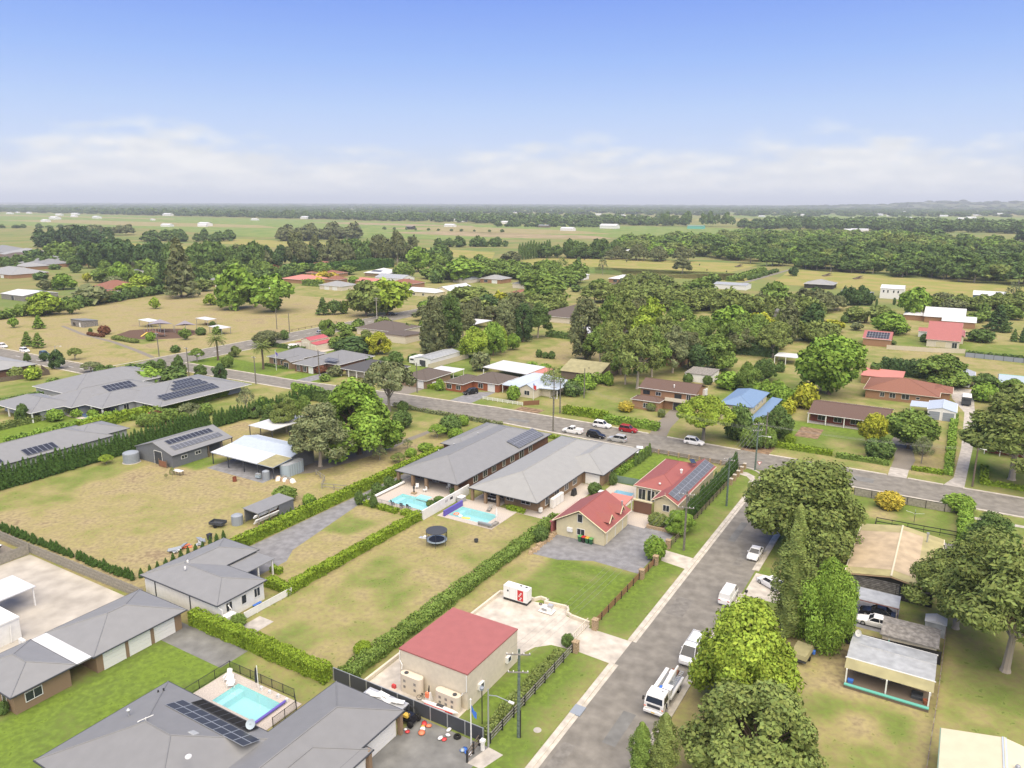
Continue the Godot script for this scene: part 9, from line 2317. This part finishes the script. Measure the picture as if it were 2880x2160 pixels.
func distance_() -> void:
	for b in BELTS: row(b[0], b[1], b[2], b[3],"shrub" if b[0] == "bush" else "tree", b[4], b[5], b[6], b[7], b[8], int(b[9] * (1.7 if b[0] != "bush" else 1.2)), b[10], b[11],0.3, b[11] * 1.6)
	var wood := [[-410,-960],[-330,-800],[-180,-745],[-80,-690],[0,-650],[70,-650],[90,-1000],[60,-1250],[-150,-1440],[-340,-1400]]
	scatter("dense green wood filling the right middle distance","wood","broad","mid",[[wood, 280]],13,9,3)
	scatter("brighter crowns through the right-hand wood","wood","bush","green",[[wood, 220]],10,8,8)
	scatter("olive crowns through the right-hand wood","wood","gum","olive",[[wood, 170]],15,9,9)
	scatter("darker trees mixed through the right-hand wood","wood","gum","dark",[[[[-300,-820],[-150,-740],[-20,-665],[80,-680],[90,-1000],[-100,-1100],[-250,-1000]],120]],18,9,4)
	scatter("belt of far trees beyond the green fields","wood","broad","dark",[[[[-5200,-2150],[-2300,-1900],[-1000,-1720],[-620,-1880],[-900,-2500],[-2500,-2700],[-5400,-2900]],1500],[[[-480,-1800],[150,-1780],[300,-2350],[-500,-2450]],420],[[[60,-1500],[260,-1500],[240,-1000],[90,-1000]],120]],17,12,5)
	scatter("hazy far woodland on the plain","wood","broad","dark",[[[[-9000,-3600],[-3000,-2900],[-900,-3300],[900,-4400],[1600,-6200],[-2000,-7600],[-9500,-6200]],3200]],17,22,6)
	scatter("farthest tree line along the horizon","wood","broad","dark",[[[[-22000,-8000],[-9000,-6600],[-2000,-7800],[1800,-6600],[3000,-12000],[-8000,-16000],[-24000,-12000]],2600]],20,60,7)
	# low hills on the right skyline
	var f := FastNoiseLite.new()
	f.seed = 8; f.frequency = 0.0011; f.fractal_octaves = 4
	var b := MB.new()
	var nx := 70
	var nz := 14
	var at := func(i: int, j: int) -> Vector3:
		var x := lerpf(-3600,5200, float(i) / nx)
		var z := lerpf(-7600,-12500, float(j) / nz)
		var u := clampf((x + 2900) / 3600.0,0,1)
		var rise := 95.0 * u * u * (3 - 2 * u) * sin(PI * clampf(float(j) / nz * 1.1,0,1))
		return V(x, -4 + rise * (0.85 + 0.45 * f.get_noise_2d(x, z)), z)
	for i in nx:
		for j in nz: b.quad(at.call(i, j), at.call(i + 1, j), at.call(i + 1, j + 1), at.call(i, j + 1))
	struct("hill", b.mesh(), M.hill_cover)
	var r := RandomNumberGenerator.new()
	r.seed = 15
	var mm := MultiMesh.new()
	mm.transform_format = MultiMesh.TRANSFORM_3D
	var k := tree_kind("broad",1,4)
	mm.mesh = k[1]
	mm.instance_count = 700
	for i in 700:
		var p: Vector3 = at.call(r.randi_range(12, nx - 1), r.randi_range(0,7))
		p += V(r.randf_range(-60,60),-4, r.randf_range(-150,150))
		mm.set_instance_transform(i, Transform3D(Basis(Vector3.UP, r.randf() * TAU).scaled(V(r.randf_range(5,14), r.randf_range(1.2,2.2), r.randf_range(5,14))), p))
	var o := MultiMeshInstance3D.new()
	o.name = numbered("woodland")
	o.multimesh = mm
	o.material_override = M.dark
	add_child(o)
	tag(o, "scattered woodland on the hazy right-hand hill","wood")
	o.set_meta("kind","stuff")
	# far farm buildings: small pale sheds among the tree belts
	var fr := RandomNumberGenerator.new()
	fr.seed = 31
	var proto: Node3D = null
	var spots := []
	for i in 105:
		var d := fr.randf_range(1500,5600)
		var a := fr.randf_range(-0.05,1.15)
		spots.append(V(-sin(a) * d, 0,-cos(a) * d))
	for s in spots:
		if proto == null:
			proto = house("farm_building","tiny pale farm building among the far tree belts","building","white_roof","white_wall","white_metal",[[-14,14,-7,7,4.5,"gx",0.35,0.3]],[],"far farm buildings")
			proto.position = s
		else:
			var c := copy(proto, "tiny pale farm building among the far tree belts", s, fr.randf_range(-0.4,0.4))
			c.scale = Vector3.ONE * fr.randf_range(0.7,1.5)
	var q := house("teal_shed","teal farm shed alone on the green fields","shed","green_sheet","teal","teal",[[-548,-512,-1684,-1668,6,"gx",0.25,0.3]])
	q = house("hay_shed","open pale hay shed on the green fields","shed","zinc_roof","timber","timber",[[-860,-834,-1560,-1548,5,"gx",0.2,0.3]])
	q = house("farm_shed","dark little shed on the green fields at centre","shed","weathered","dark_wall","timber",[[-1030,-1012,-1290,-1278,6,"gx",0.3,0.3]])
	q = house("quarry_shed","long pale shed beside the bare earthworks","shed","white_roof","white_wall","white_metal",[[-210,-178,-1660,-1644,6,"gx",0.2,0.3]])
	q = house("farmhouse","white farmhouse among trees behind the dry paddock","house","white_roof","white_wall","white_metal",[[-330,-300,-800,-780,4,"hip",0.3,0.4],[-318,-286,-815,-800,4,"gx",0.3,0.4]])
	# cattle on the paddock
	var cows := [[-352,-640,"black cow nearest the poplar row"],[-340,-642,"black cow second from the poplar row"],[-330,-690,"black cow at the paddock's back left"],[-285,-690,"black and white cow in the paddock's middle"],[-225,-685,"black cow left of a pair in the paddock"],[-213,-690,"black cow right of a pair in the paddock"],[-205,-640,"white-faced cow at the bright grass edge"],[-190,-637,"brown cow at the bright grass edge"],[-172,-632,"black cow at the bright grass edge"]]
	for c in cows:
		var o2 := thing("cow", c[2],"cow",V(c[0],0, c[1]), c[0] * 0.7,"cattle on the dry paddock")
		var m := MB.new()
		m.tube([V(-0.95,0.95,0),V(-0.7,1.05,0),V(0,1.0,0),V(0.6,1.1,0),V(0.9,1.15,0),V(1.2,1.35,0),V(1.55,1.2,0)],[0.2,0.36,0.42,0.4,0.26,0.18,0.1],8)
		for p in [[-0.7,-0.2],[-0.7,0.2],[0.6,-0.2],[0.6,0.2]]: m.tube([V(p[0],0.85, p[1]),V(p[0] + 0.05,0.4, p[1]),V(p[0],0, p[1])],[0.16,0.09,0.07],6)
		m.tube([V(-0.95,1.1,0),V(-1.1,0.5,0)],[0.04],4)
		part(o2,"body", m.mesh(), M.black_paint if not "brown" in c[2] else M.brick_brown)
	for l in [[-96,-640,"fallen grey log pile on the right paddock"],[-72,-628,"second log pile on the right paddock"],[-178,-690,"brush heap beside the lone paddock gum"]]:
		var o3 := thing("log_pile", l[2],"logs",V(l[0],0, l[1]))
		for i in 7: part(o3,"log", MB.new().tube([V(-3 + i * 0.3,0.3,-1 + i * 0.5),V(2 + i * 0.4,1.0 + 0.9 * (i % 3),1 - i * 0.6)],[0.35,0.2],6).mesh(), M.timber)
